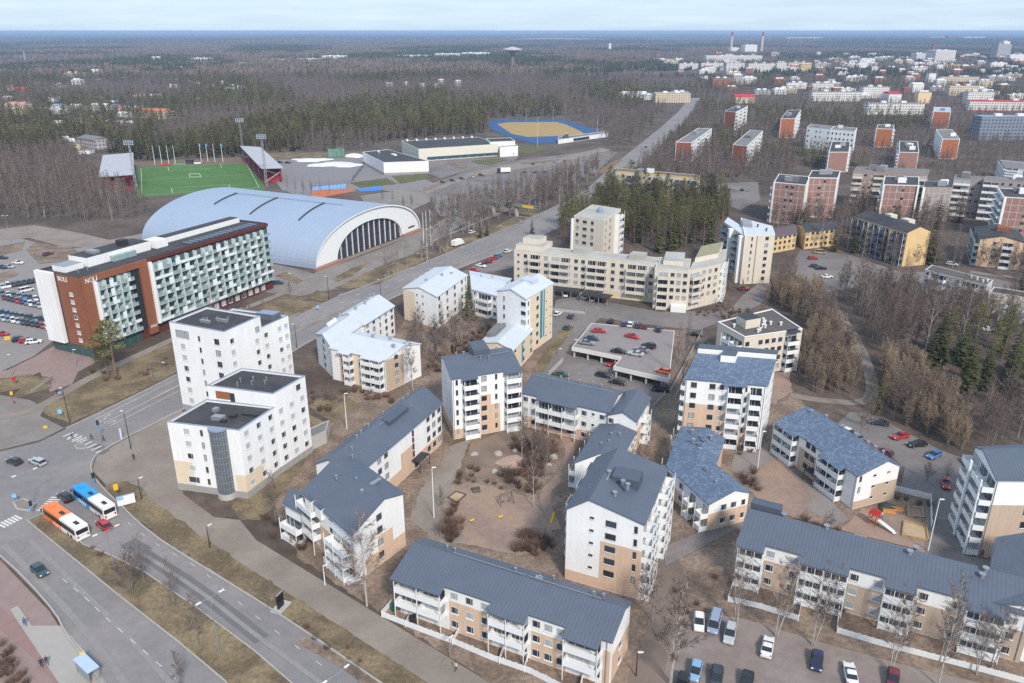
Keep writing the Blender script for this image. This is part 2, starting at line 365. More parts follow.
kerb([(66, 429), (110, 408), (176, 375.5), (240, 342), (300, 313)]); kerb([(338, 296), (362, 287.5), (418, 265.5), (512, 226.5), (560, 204.5)])
kerb([(146, 428), (182, 410), (240, 384), (330, 330), (406, 292), (470, 264), (522, 246)])
# lower left pavement
sheet('pavement', [(-60, 545), (0, 560), (50, 612), (70, 645), (105, 700), (40, 760), (-60, 600)], 1, PINKP)
sheet('pavement', [(10, 610), (18, 606), (32, 626), (62, 626), (92, 660), (110, 690), (70, 700), (30, 640)], 3, M('light_paving', (.36, .33, .31), .9, .06, .5))
ribbon('footpath', [(-20, 600), (0, 618), (40, 652), (80, 700)], 2.4, 2, M('red_paving', (.27, .17, .155), .9, .1, .5), sm=2)
# plaza by the bus stop, walk path
sheet('pavement', [(92, 470), (97, 456), (120, 442), (182, 410), (186, 418), (180, 470), (183, 494), (214, 517), (240, 520), (256, 540), (490, 683), (560, 735), (480, 750), (428, 683), (256, 573), (160, 512), (130, 492), (108, 487)], 1, PATHM)
sheet('planted_bed', [(104, 489), (112, 482), (126, 481), (140, 488), (158, 505), (170, 513), (256, 573), (428, 683), (500, 740), (440, 760), (390, 688), (320, 640), (256, 598), (160, 538), (122, 506)], 2, GRASS)
ribbon('footpath', [(300, 640), (340, 662), (380, 690)], 1.6, 3, SOIL, sm=2, block=False)
# hotel forecourt and verges
sheet('lawn', [(37, 403), (60, 393), (170, 342), (230, 318), (300, 290), (310, 296), (240, 338), (176, 372), (110, 405), (72, 423), (60, 420), (40, 412)], 1, GRASS)
ribbon('footpath', [(-20, 420), (20, 414), (45, 404), (90, 378), (150, 350), (220, 318), (290, 290), (340, 262), (420, 232), (480, 210)], 3.2, 2, PATHM)
sheet('pavement', [(-40, 400), (0, 395), (30, 400), (44, 408), (40, 416), (64, 428), (40, 440), (0, 450), (-40, 455)], 1, PAVE)
sheet('forecourt', [(-20, 375), (8, 370), (34, 357), (54, 346), (88, 352), (96, 362), (78, 372), (72, 384), (50, 392), (40, 372), (10, 385)], 1, PINKP)
sheet('parking_lot', [(-60, 225), (0, 232), (60, 250), (110, 245), (110, 262), (60, 300), (54, 340), (34, 356), (0, 372), (-60, 380)], 1, M('car_park_asphalt', (.25, .225, .215), .9, .1, .3))
sheet('access_road', [(-60, 240), (-60, 222), (0, 229), (34, 225), (70, 231), (110, 240), (145, 233), (145, 240), (110, 250), (60, 246), (30, 238), (0, 240)], 2, PATHM)
for P in ([(26, 250), (34, 243), (70, 247), (86, 256), (60, 262), (40, 264)], [(-10, 300 - 55), (0, 246), (25, 242), (22, 250), (0, 256), (-10, 256)], [(-10, 276), (12, 271), (20, 274), (0, 282), (-10, 284)]): sheet('planted_bed', P, 3, SOIL)
for P in ([(-10, 381), (30, 374), (44, 379), (40, 384), (0, 393), (-10, 393)], [(11, 398), (26, 384), (44, 376), (52, 378), (52, 388), (12, 399)]): sheet('planted_bed', P, 2, GRASS)
# arena apron
sheet('pavement', [(270, 262), (315, 274), (418, 234), (450, 215), (470, 220), (430, 245), (350, 286), (300, 296), (262, 292), (250, 285)], 1, PAVE)
for P in ([(332, 279), (352, 268), (370, 262), (352, 276), (336, 282)], [(308, 296), (318, 290), (330, 295), (328, 302), (312, 299)], [(282, 302), (300, 301), (322, 303), (296, 316), (284, 320)], [(335, 288), (380, 266), (424, 250), (436, 254), (380, 284), (350, 289)], [(440, 246), (500, 224), (525, 212), (540, 214), (500, 232), (446, 254)], [(275, 276), (285, 272), (303, 281), (298, 284)], [(470, 220), (505, 205), (528, 196), (520, 208), (480, 222)]): sheet('lawn', P, 3, GRASS)
ribbon('footpath', [(425, 244), (460, 230), (500, 213), (520, 205)], 2.0, 4, PATHM, sm=2)
# sports area
sheet('football_pitch', [(136, 167), (252, 161), (266, 189), (138, 197.5)], 1, TURF)
def lines(C, w=.3, layer=3):
    b = MB()
    for a, c in zip(C, C[1:]):
        u = (c - a).normalized(); v = Vector((-u.y, u.x, 0)) * w / 2
        b.add([((q).x, (q).y, 0) for q in (a - v, c - v, c + v, a + v)], [(0, 1, 2, 3)])
    return b
pA, pB, pC, pD = at(141, 168.5), at(246, 163), at(259, 187.5), at(142, 195)
def pit(u, v): return (pA.lerp(pB, u)).lerp(pD.lerp(pC, u), v)
for C in ([pit(0, 0), pit(1, 0), pit(1, 1), pit(0, 1), pit(0, 0)], [pit(0, .5), pit(1, .5)], [pit(.25, 0), pit(.25, .16), pit(.75, .16), pit(.75, 0)], [pit(.25, 1), pit(.25, .84), pit(.75, .84), pit(.75, 1)]):
    flat_layer(tag(lines(C).build('pitch_line', PAINT), kind='structure'), 5)
sheet('verge', [(130, 162), (262, 156), (280, 160), (266, 163), (136, 167)], 2, M('brown_verge', (.17, .12, .08), .95, .2, .3))
sheet('tarmac_yard', [(270, 158), (372, 155), (440, 186), (420, 196), (370, 188), (300, 196), (282, 190), (266, 168)], 1, M('yard_asphalt', (.22, .2, .205), .9, .08, .2))
sheet('verge', [(262, 153), (345, 152), (362, 152), (372, 156), (330, 158), (270, 160)], 2, GRASS)
sheet('sports_court', [(313, 187), (346, 184), (346, 188.5), (312, 190.5)], 2, COURTB)
sheet('sports_court', [(311, 191), (348, 188.8), (357, 191), (340, 194), (316, 198.5), (311, 196.5)], 2, TRACKO)
sheet('sports_court', [(356, 190), (377, 186.5), (382, 187), (381, 190.5), (362, 191.5)], 2, COURTC)
sheet('lawn', [(350, 183), (386, 178), (398, 184), (360, 188)], 2, GREENG)
sheet('lawn', [(392, 176), (425, 174), (432, 178), (400, 184)], 3, GREENG)
sheet('pavement', [(360, 196), (400, 190), (440, 186), (470, 180), (470, 186), (420, 206), (390, 222), (372, 212)], 1, PAVE)
sheet('parking_lot', [(424, 192), (470, 168), (520, 160), (600, 150), (618, 152), (596, 172), (560, 186), (520, 205), (480, 215), (440, 216)], 1, ASPH2)
sheet('access_road', [(418, 190), (430, 184), (475, 170), (506, 165), (560, 158), (600, 148), (612, 150), (560, 163), (500, 172), (470, 178), (428, 194)], 3, PATHM)
sheet('parking_lot', [(428, 160), (500, 157), (520, 156), (508, 166), (470, 170), (440, 178), (425, 172)], 1, ASPH2)
sheet('planted_bed', [(448, 163), (460, 162), (468, 165), (464, 169), (452, 166)], 3, SOIL)
sheet('lawn', [(472, 161), (500, 158), (508, 160), (490, 165), (478, 164)], 3, GREENG)
sheet('lawn', [(518, 146), (545, 146), (552, 148), (530, 154), (516, 152)], 2, GREENG)
sheet('running_track', [(487, 122), (500, 119.4), (562, 119.6), (606, 133), (606, 138), (560, 143), (530, 143), (512, 138), (492, 130)], 1, TRACKB)
sheet('athletics_field', [(497, 124), (508, 122.4), (556, 122), (566, 124.5), (580, 131), (584, 134), (560, 136), (528, 137), (512, 134)], 2, FIELDT)
for P in ([(520, 163), (560, 159), (558, 161), (522, 165)], [(534, 172), (576, 166), (574, 168), (536, 174)], [(596, 172), (616, 160), (622, 160), (604, 174)], [(604, 180), (625, 166), (630, 168), (612, 184)]): sheet('planted_bed', P, 3, M('rusty_verge', (.2, .13, .08), .95, .2, .3))
# housing estate ground
sheet('yard_soil', [(256, 470), (330, 420), (420, 300), (520, 300), (560, 330), (690, 330), (800, 400), (860, 470), (1060, 530), (1060, 720), (560, 735), (490, 683), (300, 560)], 0.5, SOIL, block=False)
sheet('asphalt_drive', [(556, 300), (575, 296), (660, 312), (730, 310), (742, 296), (760, 282), (778, 282), (760, 305), (728, 318), (700, 330), (676, 328), (600, 318), (570, 345), (556, 368), (548, 380), (530, 376), (545, 350)], 1, ASPH2)
sheet('parking_lot', [(552, 368), (572, 350), (622, 360), (614, 372), (670, 386), (664, 400), (640, 392), (560, 376)], 1, ASPH2)
sheet('parking_lot', [(440, 282), (470, 268), (515, 248), (530, 256), (512, 268), (470, 276)], 1, ASPH2)
ribbon('alley', [(690, 330), (672, 380), (655, 400), (640, 440), (628, 470), (664, 555), (668, 590), (660, 640), (640, 690)], [4, 4, 4.5, 5, 5, 5, 4], 1, M('dirt_track', (.2, .155, .13), .95, .15, .4, col2=(.16, .125, .105), scale2=.1))
sheet('playground_sand', [(440, 487), (470, 482), (520, 494), (552, 520), (556, 545), (520, 556), (470, 545), (430, 540), (425, 520)], 1, SAND)
sheet('playground_sand', [(470, 445), (500, 432), (530, 430), (560, 440), (540, 470), (500, 480), (465, 475)], 1, M('dry_ground', (.235, .17, .13), .95, .2, .6, col2=(.17, .125, .1), scale2=.15))
ribbon('footpath', [(560, 430), (570, 450), (562, 475), (545, 495), (556, 530)], 2.2, 2, SAND)
sheet('footpath', [(445, 545), (410, 520), (420, 490), (445, 462), (452, 445), (470, 440), (450, 490), (440, 520), (470, 540)], 1, PATHM)
sheet('asphalt_drive', [(660, 690), (672, 640), (690, 612), (740, 618), (830, 645), (930, 672), (1060, 700), (1060, 740), (660, 740)], 1, M('lot_asphalt', (.215, .172, .155), .9, .12, .4, col2=(.25, .205, .185), scale2=.1))
sheet('asphalt_drive', [(662, 548), (700, 532), (745, 512), (750, 522), (705, 546), (666, 566)], 2, ASPH2)
sheet('asphalt_drive', [(736, 448), (760, 452), (765, 440), (770, 455), (830, 500), (850, 520), (835, 525), (800, 505), (750, 480), (730, 470)], 1, PAVE)
sheet('playground_sand', [(756, 470), (775, 460), (815, 495), (800, 520), (760, 505), (750, 490)], 2, SAND)
sheet('playground_sand', [(842, 528), (862, 508), (895, 512), (930, 525), (925, 560), (880, 560), (845, 548)], 1, SAND)
sheet('parking_lot', [(836, 425), (850, 412), (866, 413), (890, 424), (940, 450), (985, 466), (975, 500), (930, 500), (900, 490), (905, 468), (880, 448)], 1, ASPH2)
sheet('asphalt_drive', [(925, 500), (975, 500), (962, 535), (985, 560), (1060, 560), (1060, 585), (960, 566), (925, 560)], 2, ASPH2)
ribbon('footpath', [(815, 284), (828, 300), (850, 330), (866, 362), (872, 390), (860, 402), (820, 400), (790, 395)], 3.2, 1, M('woodland_path', (.23, .19, .165), .95, .12, .5))
sheet('parking_lot', [(800, 250), (850, 255), (900, 272), (960, 272), (1040, 288), (1040, 300), (950, 290), (880, 284), (826, 292), (800, 296), (790, 270)], 1, ASPH2)
ribbon('access_road', [(970, 272), (1000, 276), (1040, 280)], 4, 2, PATHM, sm=2)
sheet('parking_lot', [(650, 186), (700, 184), (758, 182), (760, 200), (740, 210), (710, 198), (660, 194)], 1, ASPH2)
sheet('playground_sand', [(770, 372), (790, 372), (792, 392), (774, 405), (765, 398)], 1, SAND)
sheet('lawn', [(575, 326), (560, 330), (545, 350), (532, 372), (544, 372), (556, 352)], 2, GRASS)
for P in ([(212, 470), (300, 410), (330, 425), (300, 470), (260, 520), (240, 520)], [(300, 400), (345, 395), (360, 405), (330, 420)], [(452, 438), (470, 432), (520, 428), (530, 440), (480, 460), (455, 470)]): sheet('lawn', P, 0.8, GRASS, block=False)
def mound(name, cx, cy, r, h, mat, squash=.6, label=None, cat=None, group=None):
    c = at(cx, cy); b = MB(); n = 14; k = 5
    for j in range(k):
        f = j / k
        for i in range(n):
            a = 2 * PI * i / n; rr = r * (1 - f ** 1.6) * (1 + .75 * noise.noise(Vector((math.cos(a) * 1.3, math.sin(a) * 1.3, cx))))
            b.v.append((rr * math.cos(a), rr * squash * math.sin(a), h * f ** .7 * (1 + .25 * noise.noise(Vector((i * .7, j, cy))))))
    b.v.append((0, 0, h * 1.0))
    for j in range(k - 1):
        for i in range(n): q = (i + 1) % n; b.f.append([j * n + i, j * n + q, (j + 1) * n + q, (j + 1) * n + i]); b.m.append(0)
    for i in range(n): b.f.append([(k - 1) * n + i, (k - 1) * n + (i + 1) % n, k * n]); b.m.append(0)
    o = b.build(name, mat, None, c)
    return tag(o, label, cat, group)
for cx, cy, r, h, l in ((311, 160.5, 13, 1.6, 'long low snow heap left of the green cages at the tarmac yard'), (336, 165, 17, 1.9, 'largest white snow heap in the middle of the tarmac yard'), (354, 156.5, 8, 2.5, 'snow heap against the corner of the grey roofed sports hall')):
    mound('snow_pile', cx, cy, r, h, SNOW, .7, l, 'snow pile', 'ploughed snow heaps')
stack_layers()
# ================================================================ building kit
def uvmesh(mb, name, mats, uv):
    me = mb.mesh(name, mats); ly = me.uv_layers.new(name='UVMap')
    for l in me.loops: ly.data[l.index].uv = uv[l.vertex_index]
    return me
class Blk:
    """four-cornered block: front-left, front-right, back-right, back-left; corners given as eave pixels or points"""
    def __init__(s, z, A=None, B=None, C=None, D=None, pts=None, zb=0):
        s.z, s.zb = z, zb
        if pts is None:
            q = [at(*k, z) if k else None for k in (A, B, C, D)]
            if q[2] is None: q[2] = q[1] + q[3] - q[0]
            elif q[3] is None: q[3] = q[0] + q[2] - q[1]
            elif q[0] is None: q[0] = q[1] + q[3] - q[2]
        else: q = pts
        s.c = [Vector((p[0], p[1], 0)) for p in q]
        s.L = (s.c[1] - s.c[0]).length; s.D = (s.c[3] - s.c[0]).length
        BLOCKED.append([(p.x, p.y) for p in s.c])
    def P(s, u, v, z):
        p = (s.c[0].lerp(s.c[1], u)).lerp(s.c[3].lerp(s.c[2], u), v); p.z = z; return p
    def frame(s, k):
        a, b = s.c[k], s.c[(k + 1) % 4]; t = (b - a); l = t.length; t = t / l
        return a, t, Vector((t.y, -t.x, 0)), l, math.atan2(t.y, t.x)
def rectpts(A, ang, L, D):
    a = math.radians(ang); u = Vector((math.cos(a), math.sin(a), 0)); v = Vector((-u.y, u.x, 0)); A = Vector((A[0], A[1], 0))
    return [A, A + u * L, A + u * L + v * D, A + v * D]
class Bld:
    def __init__(s, name, label, cat, blk, group=None):
        s.o = blk.c[0].copy(); s.root = thing(name, label, cat, s.o, 0, group); s.cache = {}
    def put(s, name, mb, mats, uv=None, label=None):
        mb.v = [(v[0] - s.o.x, v[1] - s.o.y, v[2]) for v in mb.v]
        o = link(name, uvmesh(mb, name, mats, uv) if uv else mb.mesh(name, mats), s.root)
        if label: o['label'] = label
        return o
    def place(s, name, me, blk, side, d, off, z, label=None):
        a, t, m, l, g = blk.frame(side)
        p = a + t * d + m * off; o = link(name, me, s.root, (p.x - s.o.x, p.y - s.o.y, z), g)
        if label: o['label'] = label
        return o
    # ---- walls and roofs
    def flat(s, b, wall, roof, par=.5, cap=FLASH, plinth=None, ph=0):
        z = b.z; m = MB()
        c = [(p.x, p.y) for p in b.c]
        ins = [b.P(u, v, 0) for u, v in ((.3 / b.L, .3 / b.D), (1 - .3 / b.L, .3 / b.D), (1 - .3 / b.L, 1 - .3 / b.D), (.3 / b.L, 1 - .3 / b.D))]
        n = 4; m.v = [(p[0], p[1], b.zb) for p in c] + [(p[0], p[1], z) for p in c] + [(p.x, p.y, z) for p in ins] + [(p.x, p.y, z - par) for p in ins]
        for i in range(4):
            j = (i + 1) % 4
            m.f += [[i, j, 4 + j, 4 + i], [8 + j, 8 + i, 12 + i, 12 + j]]; m.m += [0, 0]
        m.f.append([12, 13, 14, 15]); m.m.append(0)
        s.put('wall', m, wall)
        r = MB(); q = [b.P(u, v, 0) for u, v in ((.31 / b.L, .31 / b.D), (1 - .31 / b.L, .31 / b.D), (1 - .31 / b.L, 1 - .31 / b.D), (.31 / b.L, 1 - .31 / b.D))]
        r.prism([(p.x, p.y) for p in q], z - par + .02, z - par + .1); s.put('roof', r, roof)
        k = MB(); e = [b.P(u, v, 0) for u, v in ((-.06 / b.L, -.06 / b.D), (1 + .06 / b.L, -.06 / b.D), (1 + .06 / b.L, 1 + .06 / b.D), (-.06 / b.L, 1 + .06 / b.D))]
        for zz in (z + .01, z + .1): k.v += [(p.x, p.y, zz) for p in e] + [(p.x, p.y, zz) for p in q]
        for i in range(4):
            j = (i + 1) % 4; k.f += [[i, j, 8 + j, 8 + i], [8 + i, 8 + j, 12 + j, 12 + i], [4 + j, 4 + i, 12 + i, 12 + j], [j, i, 4 + i, 4 + j]]; k.m += [0] * 4
        s.put('parapet_cap', k, cap)
        if plinth: s.plinth(b, plinth, ph)
    def plinth(s, b, mat, h):
        e = [b.P(u, v, 0) for u, v in ((-.04 / b.L, -.04 / b.D), (1 + .04 / b.L, -.04 / b.D), (1 + .04 / b.L, 1 + .04 / b.D), (-.04 / b.L, 1 + .04 / b.D))]
        m = MB(); m.prism([(p.x, p.y) for p in e], 0, h); s.put('plinth', m, mat)
    def gable(s, b, wall, roof, fz, bz, rf, rz, axis='u', over=.35, notch=(), th=.22):
        """pitched roof: fz/bz eave heights, ridge at fraction rf and height rz; axis 'u' = ridge along the front"""
        Q = (lambda a, c, z: b.P(a, c, z)) if axis == 'u' else (lambda a, c, z: b.P(c, a, z))
        LA, LC = (b.L, b.D) if axis == 'u' else (b.D, b.L)
        m = MB(); m.v = [tuple(p) for p in (Q(0, 0, b.zb), Q(1, 0, b.zb), Q(1, 1, b.zb), Q(0, 1, b.zb), Q(0, 0, fz), Q(1, 0, fz), Q(1, 1, bz), Q(0, 1, bz), Q(0, rf, rz), Q(1, rf, rz))]
        m.f = [[0, 1, 5, 4], [1, 2, 6, 9, 5], [2, 3, 7, 6], [3, 0, 4, 8, 7], [4, 5, 9, 8], [8, 9, 6, 7]]; m.m = [0] * 6
        if axis != 'u': m.f = [f[::-1] for f in m.f]
        s.put('wall', m, wall)
        oa, oc = over / LA, over / LC; sf = (rz - fz) / max(rf, 1e-3); sb = (rz - bz) / max(1 - rf, 1e-3)
        T = .06; r = MB(); uv = []
        def slab(a0, a1, c0, c1, z0, z1):
            base = len(r.v)
            for zz in (T, T + th):
                for a, c, z in ((a0, c0, z0), (a1, c0, z0), (a1, c1, z1), (a0, c1, z1)):
                    p = Q(a, c, z + zz); r.v.append(tuple(p)); uv.append((a * LA, c * LC))
            fs = [(3, 2, 1, 0), (4, 5, 6, 7), (0, 1, 5, 4), (1, 2, 6, 5), (2, 3, 7, 6), (3, 0, 4, 7)]
            if axis != 'u': fs = [f[::-1] for f in fs]
            for f in fs: r.f.append([base + i for i in f]); r.m.append(0)
        slab(-oa, 1 + oa, -oc, rf, fz - sf * oc, rz)
        if rf < .985: slab(-oa, 1 + oa, rf, 1 + oc, rz, bz - sb * oc)
        for s0, s1, ext in notch:
            e = ext / LC; slab(s0, s1, -oc - e, -oc, fz - sf * (oc + e), fz - sf * oc)
        s.put('roof', r, roof, uv)
        for a in (.015, .985):
            k = MB(); p = Q(a, 0, .2); q = Q(a, 0, fz - .1); d = (Q(a, 0, 0) - Q(a, .1, 0)).normalized() * .12; k.tube([p + d, q + d], [.06, .06], 5); s.put('downpipe', k, METAL)
        k = MB(); e = Q(0, 0, 0) - Q(0, .1, 0); e = e.normalized() * (over + .06); k.tube([Q(-oa, 0, fz - sf * oc) + e, Q(1 + oa, 0, fz - sf * oc) + e], [.08, .08], 5); s.put('gutter', k, FLASH) if not notch else None
        s.rz = lambda a, c: (fz + sf * c if c <= rf else rz - sb * (c - rf)) + T + th
        s.rP = lambda a, c, dz=0: Q(a, c, s.rz(a, c) + dz)
    def hatch(s, b, u0, v0, u1, v1, z0, z1, mat, name='roof_hatch', top=None):
        m = MB(); m.prism([(p.x, p.y) for p in (b.P(u0, v0, 0), b.P(u1, v0, 0), b.P(u1, v1, 0), b.P(u0, v1, 0))], z0, z1, 0, 1 if top else None)
        return s.put(name, m, [mat, top] if top else mat)
    def pipes(s, b, spots, z, h=.8, r=.16, mat=METAL):
        for u, v in spots:
            m = MB(); p = b.P(u, v, 0); zz = s.rP(u, v).z - .1 if z is None else z
            m.cyl(p.x, p.y, zz, zz + h, r, 8); m.cyl(p.x, p.y, zz + h, zz + h + .18, r * 1.5, 8); s.put('roof_vent', m, mat)
    def bar(s, b, u0, u1, v, dz=.35, mat=METAL):
        m = MB(); a, c = s.rP(u0, v, dz), s.rP(u1, v, dz); m.tube([a, c], [.07, .07], 4)
        for k in range(8):
            p = a.lerp(c, k / 7); m.tube([p, p - Vector((0, 0, dz))], [.03, .03], 4)
        s.put('snow_guard', m, mat)
    # ---- facade pieces
    W = dict(w=(1.35, 1.35), W=(1.9, 1.2), n=(.6, 1.4), t=(.75, .45), v=(1.0, 1.35), L=(2.6, 1.5), s=(.8, .8), p=(1.5, 1.5))
    def window(s, b, side, d, z, w, h, pane=PANE, frame=FRAME, name='window', off=.028):
        key = ('w', w, h, pane.name, frame.name)
        if key not in KIT:
            m = MB(); f = .08; D = -.05
            for x0, z0, x1, z1 in ((-w / 2, 0, w / 2, f), (-w / 2, h - f, w / 2, h), (-w / 2, f, -w / 2 + f, h - f), (w / 2 - f, f, w / 2, h - f)): m.box(x0, D, z0, x1, 0, z1, 0)
            if w > 1.1: m.box(w * .2 - .03, D, f, w * .2 + .03, 0, h - f, 0)
            m.box(-w / 2 - .06, D - .1, -.1, w / 2 + .06, 0, -.004, 2)
            m.box(-w / 2 + f, -.02, f, w / 2 - f, -.004, h - f, 1)
            KIT[key] = m.mesh('window', [frame, pane, WHITE2])
        return s.place(name, KIT[key], b, side, d, off, z)
    def balcony(s, b, side, d, z, w, dep=1.7, fh=2.8, kind='white', off=0):
        key = ('b', round(w, 2), dep, round(fh, 2), kind)
        if key not in KIT:
            m = MB(); x = w / 2; rail = {'white': 0, 'cream': 0, 'dark': 0, 'open': 1, 'glass': 2, 'green': 2}[kind]
            m.box(-x, -dep, -.12, x, 0, .05, 0)
            if rail == 0:
                m.box(-x, -dep - .05, -.2, x, -dep, 1.0, 0); m.box(-x, -dep, .05, -x + .06, 0, 1.0, 0); m.box(x - .06, -dep, .05, x, 0, 1.0, 0)
            elif rail == 2:
                m.box(-x, -dep - .04, .05, x, -dep, 1.05, 2); m.box(-x, -dep, .05, -x + .04, 0, 1.0, 2); m.box(x - .04, -dep, .05, x, 0, 1.0, 2)
            else:
                for q in (.4, 1.05, fh - .3): m.box(-x, -dep - .04, q, x, -dep, q + .07, 0)
                for q in range(4): xx = -x + 2 * x * q / 3; m.box(xx - .05, -dep - .06, -.1, xx + .05, -dep + .02, fh - .14, 0)
            k2 = MB(); k2.box(-x + .15, -.02, .06, x - .15, -.003, 2.1, 0); k2.box(-x + .1, -.05, 2.1, x - .1, -.003, 2.2, 1)
            k2.box(-.05, -.06, .06, .05, -.021, 2.1, 1); k2.box(-x * .55, -.06, .06, -x * .5, -.021, 2.1, 1)
            M0 = dict(white=WHITE2, cream=CREAM, dark=M('dark_balcony_panel', (.13, .13, .15), .6, .08, .5), open=WHITE2, glass=WHITE2, green=WHITE2)[kind]
            KIT[key] = (m.mesh('balcony', [M0, PANE, M('balcony_glass', (.2, .27, .28), .15, .1, .3, spec=.6), FRAME]), k2.mesh('balcony_door', [PANE, FRAME]))
        o = s.place('balcony', KIT[key][0], b, side, d, off, z); link('balcony_door', KIT[key][1], o); return o
    def clad(s, b, side, s0, s1, z0, z1, mat, name='brick_cladding', t=.02):
        a, tt, m, l, g = b.frame(side); k = MB(); k.box(l * s0, -t, z0, l * s1, 0.01, z1)
        return s.place(name, k.mesh(name, mat), b, side, 0, 0, 0)
    def post(s, b, side, d, off, z0, z1, mat=WHITE2, r=.06, name='balcony_post'):
        key = ('post', r, round(z1 - z0, 2), mat.name)
        if key not in KIT: k = MB(); k.box(-r, -r, 0, r, r, z1 - z0); KIT[key] = k.mesh(name, mat)
        return s.place(name, KIT[key], b, side, d, off, z0)
    def panel(s, b, side, s0, s1, z0, z1, mat, name, t0=.0, t1=.3):
        a, tt, m, l, g = b.frame(side); k = MB(); k.box(l * s0, -t1, z0, l * s1, -t0, z1)
        return s.place(name, k.mesh(name, mat), b, side, 0, 0, 0)
    def joints(s, b, side, nx, nz, mat=None, t=.025):
        a, tt, m, l, g = b.frame(side); k = MB()
        for i in range(nx + 1): x = l * (.03 + .94 * i / nx); k.box(x - .09, -t - .01, .3, x + .09, 0, b.z - .3)
        for i in range(1, nz): z = .3 + (b.z - .6) * i / nz; k.box(l * .03, -t - .012, z - .09, l * .97, 0, z + .09)
        return s.place('panel_joint', k.mesh('panel_joint', mat or GREYW), b, side, 0, 0, 0)
    def facade(s, b, side, pat, z0, fh, n, pane=PANE, frame=FRAME, s0=0, s1=1, bal='white', dep=1.6, sill=.85, posts=True):
        l = b.frame(side)[3]; L = l * (s1 - s0)
        for i in range(n):
            p = pat if isinstance(pat, str) else pat[min(i, len(pat) - 1)]
            c = L / len(p); j = 0
            while j < len(p):
                ch = p[j]; d = l * s0 + (j + .5) * c; z = z0 + i * fh
                if ch == 'b':
                    k = j
                    while k < len(p) and p[k] == 'b': k += 1
                    w = c * (k - j); d = l * s0 + (j + k) / 2 * c
                    nb = max(1, round(w / 4.2)); ww = w / nb
                    for q in range(nb): s.balcony(b, side, l * s0 + j * c + (q + .5) * ww, z, ww * .97, dep, fh, bal)
                    if posts and i == n - 1:
                        for q in range(nb + 1): s.post(b, side, min(max(l * s0 + j * c + q * ww, l * s0 + j * c + .1), l * s0 + k * c - .1), dep + .16, z0 - .5 if z0 > 1 else 0, z + fh - .35)
                    j = k; continue
                if ch == 'd': s.window(b, side, d, max(0, z0 - .1) if i == 0 else z, 1.1, 2.1, pane, DMETAL, 'door')
                elif ch == 'g': s.window(b, side, d, z, min(2.6, c * .9), 2.2, pane, frame, 'garage_door')
                elif ch != '.':
                    w, h = s.W[ch]; s.window(b, side, d, z + (sill if ch not in 'ts' else sill + .5), min(w, c * .92), min(h, fh * .62), pane, frame)
                j += 1
    def canopy(s, b, side, d, z, w, dep, mat=DMETAL):
        k = MB(); k.box(-w / 2, -dep, z, w / 2, -.01, z + .15)
        for x in (-w / 2 + .1, w / 2 - .1): k.box(x - .06, -dep + .05, 0, x + .06, -dep + .17, z)
        return s.place('entrance_canopy', k.mesh('entrance_canopy', mat), b, side, d, .03, 0)
KIT = {}
# ================================================================ the near estate
# bottom centre: long three storey terrace
b = Blk(9, pts=rectpts((-18.9, 109.3), -26.3, 37.3, 8.9)); t = Bld('terraced_block', 'long grey roofed white terrace with picket fenced gardens beside the walking path', 'apartment block', b)
t.gable(b, WHITE, ROOF, 8.6, 8.9, .6, 10.4, notch=((-.01, .245, 1.7), (.475, .645, 1.7), (.815, .965, 1.7)))
t.clad(b, 0, .26, .47, .1, 6.0, PEACH); t.clad(b, 0, .655, .81, .1, 5.6, PEACH); t.clad(b, 1, .1, 1, .1, 5.2, PEACH); t.clad(b, 0, .97, 1, .1, 6.6, PEACH); t.clad(b, 3, 0, 1, .1, 5.2, PEACH)
t.facade(b, 0, ['www', 'www', 'www'], .2, 2.8, 3, s0=.25, s1=.475, sill=.7); t.facade(b, 0, ['www', 'www', 'www'], .2, 2.8, 3, s0=.65, s1=.815, sill=.7)
for s0, s1 in ((.005, .245), (.475, .645), (.815, .965)): t.facade(b, 0, ['LL', 'bb', 'bb'], .15, 2.75, 3, s0=s0, s1=s1, dep=1.7)
t.facade(b, 1, ['.w.', '.w.', '.t.'], .2, 2.8, 3); t.facade(b, 2, 'w.w.w.w.w.w', .2, 2.8, 3)
t.bar(b, .2, .56, .62); t.bar(b, .57, .9, .62); t.pipes(b, ((.15, .75), (.19, .75), (.5, .7), (.62, .68), (.66, .9), (.86, .72), (.9, .76)), None); t.hatch(b, .6, .63, .63, .71, 10, 11, METAL, 'chimney')
# fence is a thing of its own
def picket_fence(name, label, C, h, mat=WHITE2, px_=True, closed_gap=.02, cat='fence', board=.14, group=None):
    P = [at(*c) if px_ else Vector((c[0], c[1], 0)) for c in C]; r = thing(name, label, cat, P[0], 0, group); o = P[0]; bp = MB(); po = MB()
    for a, c in zip(P, P[1:]):
        d = (c - a); l = d.length; u = d / l; q = Vector((-u.y, u.x, 0)); n = max(1, int(l / (board + closed_gap)))
        for k in range(n):
            p = a + u * (k + .5) * l / n - o; e = u * board / 2; g = q * .015
            bp.prism([(w.x, w.y) for w in (p - e - g, p + e - g, p + e + g, p - e + g)], .08, h + .04 * math.sin(k))
        n = max(1, int(l / 2.2))
        for k in range(n + 1):
            p = a + u * k * l / n - o + q * .06; po.box(p.x - .05, p.y - .05, 0, p.x + .05, p.y + .05, h + .1)
    bp.build('board_panel', mat, r); po.build('fence_post', mat, r); return r
picket_fence('picket_fence', 'weathered white board fence round the gardens of the bottom centre terrace', [(391, 606), (381.6, 617), (420, 632), (455, 645), (490, 660), (530, 674), (562, 690), (575, 697)], 1.25)
